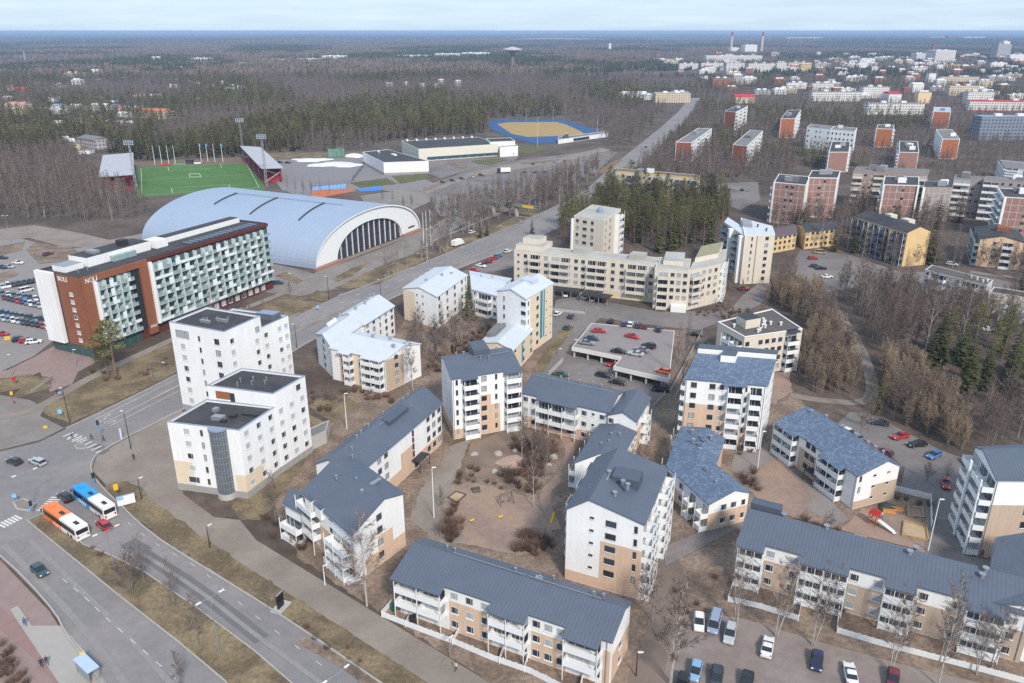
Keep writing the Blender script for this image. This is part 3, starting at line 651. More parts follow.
for i, (q, e) in enumerate((((411, 616), (405, 627)), ((459, 632), (452, 645)), ((530, 651), (524, 672)), ((505, 645), (499, 664)), ((585, 668), (578, 698)))):
    picket_fence('picket_fence', 'short white board divider, number %s from the left between the terrace gardens' % ('one', 'three', 'five', 'four', 'six')[i], [q, e], 1.1)
# bent four storey block on the left: two wings
b = Blk(10.5, A=(354, 477), B=(441, 403.5), C=(414, 391), D=(316, 464)); t = Bld('apartment_block', 'angled grey roofed white and peach block between the walking path and the sand playground', 'apartment block', b)
t.gable(b, WHITE, ROOF, 10.5, 10.5, .62, 12.6)
t.clad(b, 0, 0, 1, .1, 3.0, PEACH); t.clad(b, 0, .48, .63, 3.0, 6.5, PEACH, t=.022)
t.facade(b, 0, ['ww.ww......www', 'ww.ww......www', 'ww.ww......www', 'ww.ww......www'], .3, 2.55, 4, frame=FRAMED, sill=.8)
for z in (3.2, 5.0, 6.8, 8.3): t.window(b, 0, b.L * .63, z, .8, 1.5, M('red_glass', (.14, .03, .03), .3, .1, 1), DMETAL)
t.canopy(b, 0, b.L * .66, 2.7, 4.5, 2.2); t.window(b, 0, b.L * .66, .1, 1.6, 2.1, PANE, DMETAL, 'door')
t.facade(b, 1, '.n.w.', .4, 2.55, 4)
t.hatch(b, .5, .35, .72, .6, 11.2, 13.0, ROOF, 'roof_hatch'); t.bar(b, .44, .5, .5); t.bar(b, .72, .78, .4); t.pipes(b, ((.1, .3), (.15, .45), (.25, .6), (.3, .62), (.4, .7), (.78, .7), (.85, .75), (.6, .85)), None)
b2 = Blk(11.2, A=(352, 530), B=(403, 495), D=(302, 488))
t.gable(b2, WHITE, ROOF, 10.2, 11.4, .62, 13.0, axis='v', over=.3)
t.clad(b2, 0, .2, 1, .1, 3.2, PEACH); t.clad(b2, 0, .45, .75, 3.2, 6.2, PEACH, t=.022); t.clad(b2, 3, 0, 1, .1, 6.2, PEACH)
t.facade(b2, 0, ['..w..', '..w..', '..w..', '..w..'], .5, 2.7, 4, frame=FRAMED)
t.facade(b2, 3, ['ww.bbb', 'bb.w.w', 'bb.w.w', 'bb.w.w'], .4, 2.6, 4, dep=1.5); t.facade(b2, 3, 'bb', .4, 2.6, 3, s0=.6, s1=.95, dep=1.8)
t.pipes(b2, ((.5, .3), (.6, .5), (.4, .7), (.75, .2)), None); t.hatch(b2, .5, .3, .9, .34, 12.6, 12.95, METAL, 'snow_guard')
for v in (.55, .75): t.hatch(b2, -.06, v, .06, v + .13, 8.4, 10.6, WHITE, 'dormer', ROOF)
# glazed balcony tower at the outer corner, lower grey lean-to
b3 = Blk(7.6, pts=[b2.c[3] - Vector((4.0, -1.0, 0)) + Vector((0, 0, 0)), b2.c[3] + Vector((-.02, -2.2, 0)), b2.c[3] + Vector((.5, 3.0, 0)), b2.c[3] - Vector((3.4, -5.0, 0))])
t.gable(b3, WHITE, ROOF, 7.2, 7.6, .9, 8.0); t.facade(b3, 0, 'bb', .2, 2.5, 2, dep=1.5); t.clad(b3, 0, 0, .5, .1, 2.4, PEACH)
# white tower left of the courtyard
b = Blk(16, A=(452, 379), B=(520, 368.5), D=(441, 356)); t = Bld('apartment_tower', 'six storey white and peach balcony tower with hatch roof at the head of the courtyard', 'apartment block', b)
t.gable(b, WHITE, ROOF, 15.9, 15.6, .62, 17.3, notch=((.13, .36, 1.3), (.75, 1.0, 1.3)))
t.clad(b, 0, 0, .14, .1, 2.6, PEACH); t.clad(b, 0, .38, .56, .1, 10.6, PEACH); t.clad(b, 0, .56, .7, .1, 7.8, PEACH); t.clad(b, 3, 0, 1, .1, 2.6, PEACH)
t.facade(b, 0, 'n', .3, 2.6, 6, s0=0, s1=.13, frame=FRAMED); t.facade(b, 0, 'bb', .3, 2.6, 6, s0=.14, s1=.37); t.facade(b, 0, 'w', .3, 2.6, 6, s0=.38, s1=.54, frame=FRAMED); t.facade(b, 0, 'n', .3, 2.6, 6, s0=.56, s1=.72, frame=FRAMED); t.facade(b, 0, 'b', .3, 2.6, 6, s0=.76, s1=.99)
t.facade(b, 1, '.w.w.', .3, 2.6, 6); t.hatch(b, .42, .55, .66, .98, 16.5, 18.9, ROOF); t.pipes(b, ((.2, .8), (.32, .8), (.3, .75), (.5, .45), (.62, .4), (.8, .7)), None); t.bar(b, .4, .95, .5)
# low wing right of the tower, with its end block
b = Blk(9.2, A=(522, 392), B=(609, 412), D=(540, 374)); t = Bld('apartment_block', 'three storey grey roofed courtyard wing just below the parking deck', 'apartment block', b)
t.gable(b, WHITE, ROOF, 9.0, 9.2, .55, 10.6, notch=((.2, .66, 1.3),))
t.clad(b, 0, 0, .19, .1, 3, PEACH); t.clad(b, 0, .2, .7, .1, 2.7, PEACH); t.clad(b, 0, .68, .9, .1, 3.0, PEACH)
t.facade(b, 0, 'ww', .2, 2.9, 3, s0=0, s1=.19); t.facade(b, 0, ['LLL', 'bbb', 'bbb'], .2, 2.85, 3, s0=.2, s1=.665); t.facade(b, 0, 'wsw', .2, 2.85, 3, s0=.68, s1=.98)
t.pipes(b, ((.4, .75), (.52, .8), (.66, .9), (.77, .85), (.3, .8), (.15, .75)), None, .9, .22); t.bar(b, .05, .95, .58)
b2 = Blk(9.2, A=(608, 413), B=(636, 419), C=(650, 396)); t.gable(b2, WHITE, ROOF, 8.6, 8.6, .55, 10.2, axis='v')
t.clad(b2, 1, 0, 1, .1, 5.6, PEACH); t.facade(b2, 1, 'w.b.w', .3, 2.8, 3); t.facade(b2, 0, ['....', '....', 'w...'], .3, 2.8, 3)
b3 = Blk(6.6, A=(575, 462), B=(624.5, 452), C=(636, 431.5), D=(600, 424)); t.gable(b3, WHITE, ROOF, 6.3, 6.3, .5, 7.3, axis='v')
t.clad(b3, 1, 0, 1, .1, 4.6, PEACH); t.facade(b3, 1, 'w.w.w.w', .3, 2.9, 2); t.facade(b3, 3, 'b.b.b', .3, 2.9, 2, dep=1.2); t.pipes(b3, ((.5, .6), (.55, .35), (.4, .3), (.7, .6)), None)
# tower beside the playground
b = Blk(15.8, A=(567, 503.5), B=(644, 522.5), C=(667, 468)); t = Bld('apartment_tower', 'six storey white tower with peach panel front standing right of the sand playground', 'apartment block', b)
t.gable(b, WHITE, ROOF, 14.6, 15.4, .3, 17.6, axis='v', over=.3)
t.clad(b, 0, 0, .46, .1, 2.2, PEACH); t.clad(b, 0, .46, 1, .1, 10.0, PEACH, t=.022)
t.facade(b, 0, 't', 2.4, 2.55, 5, s0=.22, s1=.46, frame=FRAMED); t.facade(b, 0, 'W', 2.2, 2.55, 5, s0=.46, s1=.72, frame=FRAMED); t.facade(b, 0, 'n', 2.2, 2.55, 5, s0=.82, s1=1, frame=FRAMED)
t.facade(b, 1, ['bb..bb'] * 6, .2, 2.55, 6, dep=1.5); t.facade(b, 1, '.ww.', .2, 2.55, 6, s0=.3, s1=.7); t.facade(b, 3, ['b.b.b.'] * 5, 2.6, 2.5, 5, dep=1.2, posts=False)
t.hatch(b, .42, .42, .78, .62, 16, 18.3, ROOF); t.pipes(b, ((.36, .5), (.38, .8), (.68, .3), (.55, .2), (.6, .35)), None, 1.0, .3); t.hatch(b, .36, .38, .38, .52, 17.2, 17.7, METAL, 'snow_guard')
# tower with the scuffed blue roof
b = Blk(16.9, A=(686, 377), B=(767, 384), C=(776, 360)); t = Bld('apartment_tower', 'six storey tower with scuffed blue roof and raised white strip beside the parking deck ramp', 'apartment block', b)
t.gable(b, WHITE, ROOFB, 16.4, 16.6, .8, 18.0, notch=((.48, .78, 1.4),))
t.clad(b, 0, 0, .52, .1, 10.3, PEACH); t.clad(b, 0, .68, .8, .1, 5.4, PEACH); t.clad(b, 0, .82, 1, .1, 2.6, WHITE)
t.facade(b, 0, 'w.w', .3, 2.65, 6, s0=.05, s1=.4, frame=FRAMED); t.facade(b, 0, 'v', .3, 2.65, 6, s0=.4, s1=.52); t.facade(b, 0, 'b', .3, 2.65, 6, s0=.53, s1=.72); t.facade(b, 0, 'n', .3, 2.65, 6, s0=.72, s1=.8); t.facade(b, 0, 'b', .3, 2.65, 6, s0=.8, s1=.96)
t.facade(b, 3, ['b.b.b'] * 6, .3, 2.65, 6, dep=1.0, posts=False); t.facade(b, 1, 'w.w', .3, 2.65, 6)
t.hatch(b, -.01, .82, 1.01, .86, 16.5, 19.2, WHITE, 'clerestory_wall'); t.hatch(b, -.02, .85, 1.02, 1.02, 19.21, 19.45, ROOF, 'roof'); t.hatch(b, .01, .861, .99, 1, 16, 19.2, WHITE, 'clerestory_wall'); t.hatch(b, .33, .58, .52, .819, 16.8, 19.5, WHITE, 'dormer', ROOF)
# low bent block with the scuffed blue roof
b = Blk(6.8, A=(709.5, 502), B=(749, 492), C=(715, 464.5), D=(668, 464.5)); t = Bld('apartment_block', 'low bent two storey block with scuffed blue roof below the raised strip tower', 'apartment block', b)
t.gable(b, WHITE, ROOFB, 6.3, 6.6, .62, 8.0, axis='v'); t.clad(b, 0, 0, 1, .1, 4.0, PEACH); t.facade(b, 0, ['.wwv'], .3, 3.0, 2); t.facade(b, 3, 'b.w.b.b', .3, 2.9, 2, dep=1.6); t.clad(b, 3, 0, 1, .1, 3, PEACH); t.facade(b, 1, 'w.w.', .3, 3, 2); t.pipes(b, ((.6, .9), (.5, .6), (.45, .3), (.7, .4)), None)
b2 = Blk(6.8, A=(668, 464), B=(715, 464), C=(724, 437.6), D=(682, 426)); t.gable(b2, WHITE, ROOFB, 6.3, 6.5, .6, 7.8, axis='v', over=.33); t.clad(b2, 1, 0, 1, .1, 5, PEACH); t.facade(b2, 3, 'b.w.b', .3, 3, 2, dep=1.6); t.pipes(b2, ((.4, .5), (.6, .3), (.3, .8), (.75, .7)), None, .9, .3)
for k in range(4): t.pipes(b2, ((.55 + .06 * (k % 2), .45 + .12 * k),), None, .35, .45, ROOFB)
# right: three storey block above the right hand sandpit
b = Blk(8.2, A=(780, 420), B=(858, 475), C=(900, 464.5)); t = Bld('apartment_block', 'three storey blue roofed balcony block by the small car park on the right', 'apartment block', b)
t.gable(b, WHITE, ROOFB, 7.9, 7.9, .68, 9.9, notch=((-.005, .28, 1.4), (.6, .87, 1.4)))
t.clad(b, 0, .3, .6, .1, 5.4, TAN); t.clad(b, 1, .4, 1, .1, 4.8, TAN); t.clad(b, 1, 0, .4, .1, 1.8, TAN)
for s0, s1 in ((.01, .28), (.6, .87)): t.facade(b, 0, 'bb', .25, 2.6, 3, s0=s0, s1=s1)
t.facade(b, 0, '.ww.', .3, 2.6, 3, s0=.3, s1=.58, frame=FRAMED); t.facade(b, 1, ['..t.t.', 'n.t.t.', 'n.t.t.'], .3, 2.6, 3, frame=FRAMED); t.canopy(b, 0, b.L * .56, 2.6, 3.4, 2.2)
t.bar(b, .3, .8, .72); t.pipes(b, ((.1, .6), (.22, .75), (.38, .85), (.42, .8), (.55, .85), (.7, .85), (.78, .85), (.85, .9)), None, .8, .25)
# right edge tower
b = Blk(17, pts=[Vector((87.3, 124.5, 0)), Vector((104, 124.2, 0)), Vector((107, 138, 0)), Vector((90.0, 136.5, 0))]); t = Bld('apartment_tower', 'tall tower on the right edge with a ladder of white balconies on its left side', 'apartment block', b)
t.gable(b, WHITE, ROOF, 16.6, 16.6, .7, 18.0, over=.2); t.clad(b, 0, 0, 1, .1, 11.4, TAN)
t.facade(b, 0, '..w.w.', .3, 2.7, 6, frame=FRAMED); t.facade(b, 3, ['bbbb'] * 6, .4, 2.7, 6, dep=1.9, bal='white', posts=False); t.panel(b, 3, .42, .47, 0, 16.6, WHITE2, 'balcony_post', 2.05, 2.4); t.panel(b, 3, .93, .97, 0, 16, WHITE2, 'balcony_post', 2.05, 2.3)
picket_fence('garden_wall', 'low white walled garden at the foot of the right edge tower', [(955.5, 506), (961, 547), (975, 549), (984, 552)], 1.1, WHITE, closed_gap=0, cat='wall')
picket_fence('garden_wall', 'white wall closing the sandpit yard beside the three storey block', [(893, 491), (905, 494), (930, 500), (931, 527)], 1.5, WHITE, closed_gap=0, cat='wall')
# long terrace along the right bottom
b = Blk(9.2, pts=rectpts((40.2, 117.9), -27.4, 44, 8.9)); t = Bld('terraced_block', 'long blue grey roofed terrace behind a row of birches at the bottom right', 'apartment block', b)
t.gable(b, WHITE, ROOF, 8.9, 9.4, .72, 11.0, notch=((-.01, .1, 1.7), (.235, .41, 1.7), (.535, .64, 1.7), (.8, .93, 1.7)))
R_ = ((.1, .235), (.41, .535), (.64, .8), (.93, 1.0))
for s0, s1 in R_:
    t.clad(b, 0, s0, s1, .1, 5.8, TAN); t.facade(b, 0, 'w.w' if s1 - s0 > .1 else 'w.', .3, 2.8, 3, s0=s0, s1=s1, sill=.7)
for s0, s1 in ((.0, .1), (.235, .41), (.535, .64), (.8, .93)): t.facade(b, 0, 'bb' if s1 - s0 > .12 else 'b', .2, 2.75, 3, s0=s0, s1=s1, bal='open', dep=1.9)
t.hatch(b, .0, .8, .12, 1.03, 9.6, 12.1, ROOF, 'roof_hatch'); t.bar(b, .17, .4, .85, .2, DMETAL); t.bar(b, .45, .62, .8, .2, DMETAL); t.pipes(b, ((.62, .85), (.13, .95), (.6, .6), (.85, .65), (.84, .5), (.3, .7)), None, .7, .35)
b2 = Blk(9.2, pts=[b.c[1] + Vector((-5, 3.2, 0)), b.c[1] + Vector((8, -3.5, 0)), b.c[1] + Vector((18, 18, 0)), b.c[1] + Vector((6, 20, 0))]); t.gable(b2, WHITE, ROOF, 8.9, 9.2, .5, 10.9, axis='v', over=.3)
t.facade(b, 2, 'w.w.w.w.w.w.w', .3, 2.8, 3)
picket_fence('picket_fence', 'white board fence before the left part of the bottom right terrace', [(736, 575), (727.5, 602), (760, 609), (798, 621), (801, 606)], 1.2)
picket_fence('picket_fence', 'white board fence running to the right edge before the bottom right terrace', [(838, 612), (836.5, 633), (880, 646), (930, 659), (980, 672), (1024, 684), (1060, 694)], 1.2)
# ================================================================ white roofed blocks by the cross road
b = Blk(9.8, A=(364, 325), B=(394, 306), C=(371, 297)); t = Bld('apartment_block', 'angled white roofed block beside the cross road nearest the flat roofed towers', 'apartment block', b)
t.gable(b, WHITE, ROOFW, 9.7, 9.7, .65, 11.4); t.facade(b, 0, ['w.nww', 'wwnww', 'wwnww', 'wwnww'], .3, 2.4, 4, frame=FRAMED)
t.pipes(b, ((.2, .6), (.5, .6), (.7, .75), (.95, .8)), None, .9, .35)
b2 = Blk(9.8, A=(330, 347), B=(385, 359), C=(420, 344)); t.gable(b2, WHITE, ROOFW, 9.4, 9.7, .55, 11.3, over=.33, notch=((.18, .4, 1.1), (.6, .98, 1.1)))
t.clad(b2, 0, .16, .3, .1, 9.2, PEACH); t.clad(b2, 0, .4, .62, .1, 9.2, CREAM2); t.clad(b2, 1, 0, .5, .1, 9.2, TAN); t.facade(b2, 0, 'w', .3, 2.4, 4, s0=.18, s1=.28); t.facade(b2, 0, 'b', .3, 2.4, 4, s0=.3, s1=.42); t.facade(b2, 0, '.w', .3, 2.4, 4, s0=.42, s1=.6); t.facade(b2, 0, 'bb', .3, 2.4, 4, s0=.62, s1=.96); t.facade(b2, 1, '.w...', .3, 2.4, 4, frame=FRAMED); t.pipes(b2, ((.4, .6), (.62, .75), (.9, .4)), None, .8, .4)
b3 = Blk(9.6, A=(316, 333), B=(331, 347), C=(364, 324), D=(345, 313)); t.gable(b3, WHITE, ROOFW, 9.2, 9.6, .5, 11.2, axis='v', over=.36); t.facade(b3, 0, 'w', .3, 2.4, 4, frame=FRAMED); t.facade(b3, 3, 'b.w.', .3, 2.4, 4); t.hatch(b3, .1, .3, .2, .6, 10, 11, WHITE, 'dormer')
b = Blk(11.2, A=(403, 288), B=(437, 296.5), C=(467, 275)); t = Bld('apartment_block', 'U shaped white roofed block with small spruce in its yard beside the cross road', 'apartment block', b)
t.gable(b, WHITE, ROOFW, 11, 11, .5, 12.8, axis='v'); t.clad(b, 0, 0, .35, .1, 10.8, CREAM2); t.facade(b, 0, '..tt..', .4, 2.7, 4, frame=FRAMED); t.facade(b, 1, 'w.w.w.wn', .4, 2.7, 4, frame=FRAMED); t.facade(b, 3, 'bb.w', .4, 2.7, 4); t.pipes(b, ((.4, .3), (.6, .6), (.7, .8)), None, .8, .35)
b2 = Blk(8.6, A=(472, 289), B=(498, 296), C=(511, 279), D=(470, 271.5)); t.gable(b2, WHITE, ROOFW, 8.4, 8.6, .55, 9.8, over=.3); t.facade(b2, 0, 'wbbw', .3, 2.7, 3); t.pipes(b2, ((.3, .6), (.6, .7)), None)
b = Blk(19, A=(497, 288.6), B=(526, 296.5), C=(553, 281)); t = Bld('apartment_tower', 'pale roofed tower with a tall turquoise glass stripe on its right side', 'apartment block', b)
t.gable(b, WHITE, ROOFW, 18.2, 18.2, .5, 20, axis='v'); t.clad(b, 1, .15, 1, .1, 17.6, CREAM2); t.facade(b, 0, '.n...W', 6.4, 2.85, 4, frame=FRAMED); t.facade(b, 1, 'n.w...', .5, 2.85, 6, frame=FRAMED); t.facade(b, 1, '....ss', .5, 2.85, 6)
t.panel(b, 1, .52, .6, 2.5, 18, M('turquoise_glass', (.03, .25, .34), .2, .1, 1, spec=.6), 'stair_window', .0, .12); t.panel(b, 1, .64, .68, 2.5, 18, M('turquoise_glass', (.03, .25, .34), .2, .1, 1), 'stair_window', .0, .12); t.hatch(b, .35, .5, .75, .7, 19, 20.6, ROOFW)
b2 = Blk(8, A=(480, 342), B=(513, 350), C=(533, 329), D=(497, 326)); t.gable(b2, CREAM2, ROOFW, 7.6, 7.8, .55, 9.2, axis='v', over=.3); t.facade(b2, 1, 'w.W.w', .3, 2.7, 3, frame=FRAMED); t.hatch(b2, .05, .3, .3, .9, 7.9, 9.6, ROOFG, 'roof_hatch'); t.panel(b2, 1, .42, .48, 1, 7, MATS['turquoise_glass'], 'stair_window', 0, .12)
# ================================================================ white flat roofed towers on the left
b = Blk(16.2, A=(167, 422), B=(239, 430.5), C=(275, 407)); t = Bld('apartment_tower', 'white flat roofed tower with round glass stair bay beside the bus junction', 'apartment block', b)
b2 = Blk(19.4, A=(207, 385.5), B=(273, 394), C=(305, 376))
t.flat(b, WHITE, ROOFD, plinth=PLINTH, ph=1.6); t.flat(b2, WHITE, ROOFD, plinth=PLINTH, ph=1.6)
t.clad(b, 0, 0, .27, 1.62, 7.2, CREAM2, 'coloured_panel'); t.clad(b, 1, 0, .5, 1.62, 5.6, CREAM2, 'coloured_panel'); t.clad(b, 0, .86, 1, 1.62, 5.6, CREAM2, 'coloured_panel')
t.facade(b, 0, ['L', 'w', 'w', 'w', 'w'], 1.4, 2.9, 5, PANEB, s0=.1, s1=.42); t.facade(b, 0, 'n', 1.4, 2.9, 5, PANE, FRAMED, s0=.4, s1=.54)
t.facade(b, 1, 'www', 1.5, 2.9, 5, PANEB); t.facade(b2, 1, 'www', 1.5, 2.9, 5, PANEB); t.facade(b2, 1, '.w', 16.2, 2.9, 1, PANE, FRAMED)
t.facade(b2, 0, '.d..', 16.3, 2.6, 1, PANE, FRAMED); t.facade(b2, 3, 'w.w.w', 1.5, 2.9, 6, PANEB); t.facade(b, 3, 'w.w', 1.5, 2.9, 5, PANEB)
t.panel(b2, 0, .12, .34, 16.6, 18.4, M('terrace_recess', (.3, .12, .05), .8, .1, 1), 'terrace_screen', .0, .06)
a, tt, m_, l_, g_ = b.frame(0); m = MB(); cx = a + tt * l_ * .71
ring = [cx + tt * (1.85 * math.cos(q)) + m_ * (1.7 * math.sin(q)) for q in [PI * i / 10 for i in range(11)]][::-1]
m.prism([(p.x, p.y) for p in ring], 1.0, 16.0); t.put('stair_glazing', m, M('stair_glass', (.1, .125, .15), .1, .15, .6, spec=.8))
f = MB()
for p in ring: f.box(p.x - .05, p.y - .05, .9, p.x + .05, p.y + .05, 16.1)
for z in [1.0 + 1.5 * k for k in range(11)]: f.prism([((p.x - cx.x) * 1.015 + cx.x, (p.y - cx.y) * 1.015 + cx.y) for p in ring], z, z + .09)
t.put('glazing_bar', f, METAL); f = MB(); f.prism([((p.x - cx.x) * 1.12 + cx.x, (p.y - cx.y) * 1.12 + cx.y) for p in ring] , 16.12, 16.5); t.put('stair_roof', f, FLASH)
f = MB(); f.prism([((p.x - cx.x) * 1.1 + cx.x, (p.y - cx.y) * 1.1 + cx.y) for p in ring], 0, 1.3); t.put('plinth', f, CONC)
for u0, v0, u1, v1, h in ((.45, .3, .6, .42, .9), (.62, .45, .7, .55, .7), (.6, .25, .67, .32, .6), (.72, .6, .95, .68, .5), (.3, .6, .36, .7, .8)): t.hatch(b, u0, v0, u1, v1, 15.8, 15.8 + h, DMETAL if h < .8 else METAL, 'roof_vent')
t.pipes(b2, ((.3, .4), (.42, .55), (.5, .35), (.65, .45), (.6, .6), (.36, .2)), 19.0, .9, .13)
b = Blk(24.2, A=(169, 322), B=(224, 332), C=(260, 316)); b2 = Blk(20.6, B=(261.5, 327.5), C=(288, 315.6), D=(233, 308.5))
t = Bld('apartment_tower', 'taller white flat roofed tower standing behind the one with the glass stair bay', 'apartment block', b)
t.flat(b, WHITE, ROOFD, plinth=PLINTH, ph=1.6); t.flat(b2, WHITE, ROOFD, plinth=PLINTH, ph=1.6)
t.facade(b, 0, 'p', 1.6, 3.0, 6, PANEB, s0=.06, s1=.34); t.facade(b, 0, 'n', 1.6, 3.0, 7, PANE, FRAMED, s0=.45, s1=.6); t.facade(b, 0, 'p', 1.6, 3.0, 7, PANE, FRAMED, s0=.72, s1=.97); t.window(b, 0, b.L * .22, 20.6, 4.2, 1.9, PANE, FRAMED)
t.facade(b, 1, ['w.w', 'w.w', 'w.w', 'w.w', 'w.w', 'w.w', 'w..'], 1.6, 3, 7, PANEB); t.facade(b, 1, '...w', 22.0 - 2.4, 2.6, 1, PANE, FRAMED); t.facade(b2, 1, 'w.ww', 1.6, 3, 6, PANEB)
t.pipes(b, ((.4, .35), (.44, .38), (.55, .5), (.6, .45), (.68, .6), (.72, .5)), 23.7, 1.0, .14); t.hatch(b, .35, .3, .52, .36, 23.7, 24.5, METAL, 'roof_vent'); t.hatch(b, .52, .48, .72, .53, 23.7, 24.5, METAL, 'roof_vent'); t.hatch(b2, .62, .6, .92, .9, 20.1, 21.9, M('roof_glass_room', (.12, .14, .17), .2, .1, .5), 'roof_room', FLASH)
b = Blk(3.2, pts=[at(308, 452), at(327, 443), at(330, 432), at(312, 440)]); t = Bld('bicycle_shed', 'low grey concrete shed between the white tower and the angled grey roofed block', 'shed', b); t.flat(b, CONC, ROOFG, .2, CONC)
# ================================================================ hotel
o_ = at(96, 358.5); e_ = at(273.5, 288); an = math.degrees(math.atan2(e_.y - o_.y, e_.x - o_.x)); LH = (e_ - o_).length; HZ = 25.3
b = Blk(HZ, pts=rectpts(o_, an, LH, 18.5)); t = Bld('hotel', 'long rust brown hotel slab with a grid of glazed balconies beside the vaulted arena', 'hotel', b)
t.flat(b, RUSTD, ROOFD, .4, DMETAL)
G1, G2, S0 = .22, .3, .04
t.panel(b, 0, 0, S0, 3.4, HZ - .01, RUST, 'brick_frame', 0, .9); t.panel(b, 0, G1 + .035, G2 - .005, 1.0, HZ - .012, RUST, 'brick_frame', 0, .9); t.panel(b, 0, S0, G1 + .035, HZ - 2.0, HZ - .015, RUST, 'brick_frame', 0, .88); t.panel(b, 0, G2 - .005, 1, HZ - 1.1, HZ - .018, RUSTD, 'brick_frame', 0, .8)
t.panel(b, 0, G1, G1 + .035, 3, HZ - 2.01, M('dark_recess_glass', (.03, .034, .04), .2, .1, .5), 'stair_window', 0, .1)
t.panel(b, 0, S0 + .001, S0 + .012, 4, HZ - 2.01, WHITE, 'side_frame', 0, 1.6); t.panel(b, 0, G2 - .004, G2 + .008, 3.8, HZ - 1.11, WHITE, 'side_frame', 0, 1.6)
# end wall: brown brick third, white two thirds
a, tt, m_, l_, g_ = b.frame(3)
t.panel(b, 3, .46, 1.0, 3.4, HZ - .02, RUST, 'brick_frame', 0, .25); t.panel(b, 3, 0, .4, 3.4, HZ + .3, WHITE, 'end_panel', 0, 1.2); t.panel(b, 3, .4, .46, 3.4, HZ - .5, MATS['dark_recess_glass'], 'stair_window', 0, .05)
for k in range(7): t.window(b, 3, l_ * .74, 4.6 + 2.42 * k, 1.5, 1.2, PANEB, WHITE2, off=.27)
t.panel(b, 3, .02, .98, 0.05, 3.3, M('lobby_glass', (.04, .09, .085), .12, .15, .8, spec=.7), 'lobby_window', 0, .06); t.panel(b, 0, .01, G1, .05, 3.3, MATS['lobby_glass'], 'lobby_window', 0, .06)
for k in range(6): t.panel(b, 0, .015 + k * .036, .02 + k * .036, .05, 3.3, M('green_glazing_bar', (.06, .13, .12), .5, .05, 1), 'glazing_bar', .065, .16)
for k in range(5): t.panel(b, 3, .02 + k * .235, .04 + k * .235, .05, 3.3, MATS['green_glazing_bar'], 'glazing_bar', .065, .16)
for k in range(11): t.window(b, 0, LH * (.5 + .043 * k), .8, 2.0, 2.0, PANEB, FRAME)
# balcony cells: partition walls, slab, tinted or white parapet, glass door
def cell(w, fh, kind):
    k = ('cell', round(w, 2), kind)
    if k in KIT: return KIT[k]
    m = MB(); x = w / 2
    m.box(-x, -1.5, -.1, x, 0, .08, 0); m.box(-x, -1.8, .08, -x + .14, 0, fh - .12, 0)
    if kind == 0: m.box(-x + .1, -1.55, .09, x, -1.48, .95, 1)
    elif kind == 1: m.box(-x + .1, -1.55, .09, x, -1.48, 1.05, 2)
    elif kind == 2: m.box(-x + .1, -1.55, .09, -.1, -1.48, 1.05, 1); m.box(-.1, -1.55, .09, x, -1.48, 1.05, 2)
    else: m.box(-x + .1, -1.55, .09, .2, -1.48, 1.05, 2); m.box(.2, -1.55, .09, x, -1.48, fh * .8, 1)
    m.box(-x + .1, -.04, .1, x, -.01, fh - .3, 3)
    KIT[k] = m.mesh('balcony', [M('hotel_partition', (.6, .66, .67), .5, .05, 1), M('white_parapet', (.72, .77, .79), .4, .04, 1), M('tinted_parapet', (.27, .37, .37), .15, .15, .5, spec=.6), PANEG]); return KIT[k]
fh = (HZ - 2.2 - 4.0) / 7; rng = random.Random(3); cells = []
for nm, s0, s1, n, zt in ((0, S0 + .014, G1 - .003, 5, 0), (1, G2 + .01, .995, 15, .6)):
    for i in range(7):
        for j in range(n):
            c = LH * (s1 - s0) / n; f2 = fh + zt / 7
            cells.append((cell(c, f2, rng.choice((0, 1, 1, 1, 2, 2, 3))), LH * s0 + (j + .5) * c, 4.0 + i * f2))
cells.sort(key=lambda q: q[1])
for me, d, z in cells[:98]: t.place('balcony', me, b, 0, d, .0, z)
rest = MB(); A0, T0, M0, l0, g0 = b.frame(0); rm = None
for me, d, z in cells[98:]:
    base = len(rest.v); p = A0 + T0 * d
    for v in me.vertices: q = p + T0 * v.co.x - M0 * v.co.y; rest.v.append((q.x, q.y, z + v.co.z))
    for f in me.polygons: rest.f.append([base + i for i in f.vertices]); rest.m.append(f.material_index)
    rm = list(me.materials)
o = t.put('balcony', rest, rm); o['kind'] = 'stuff'
# roof volumes
t.hatch(b, .12, .45, .42, .9, HZ - .3, HZ + 2.6, WHITE, 'roof_room', ROOFD); t.hatch(b, .44, .4, .5, .7, HZ - .3, HZ + 2.2, WHITE, 'roof_room', WHITE2); t.hatch(b, .03, .5, .11, .8, HZ - .3, HZ + 1.4, WHITE2, 'roof_room', METAL); t.hatch(b, .52, .58, .97, .82, HZ - .3, HZ + 1.5, WHITE, 'roof_room', ROOFD)
t.hatch(b, .3, .55, .335, .68, HZ + 2.61, HZ + 4.6, DMETAL, 'roof_vent'); t.hatch(b, .17, .55, .2, .75, HZ + 2.61, HZ + 3.5, METAL, 'roof_vent'); t.hatch(b, .22, .36, .33, .449, HZ - .3, HZ + 1.4, MATS['tinted_parapet'], 'roof_window')
for k in range(14): t.hatch(b, .55 + .03 * k, .08, .572 + .03 * k, .3, HZ - .29, HZ + .1, M('solar_panel', (.06, .07, .1), .2, .1, 1), 'solar_panel')
t.pipes(b, ((.05, .3), (.09, .3), (.25, .9), (.6, .9), (.7, .9), (.8, .9), (.5, .85)), HZ - .3, 1.2, .14)
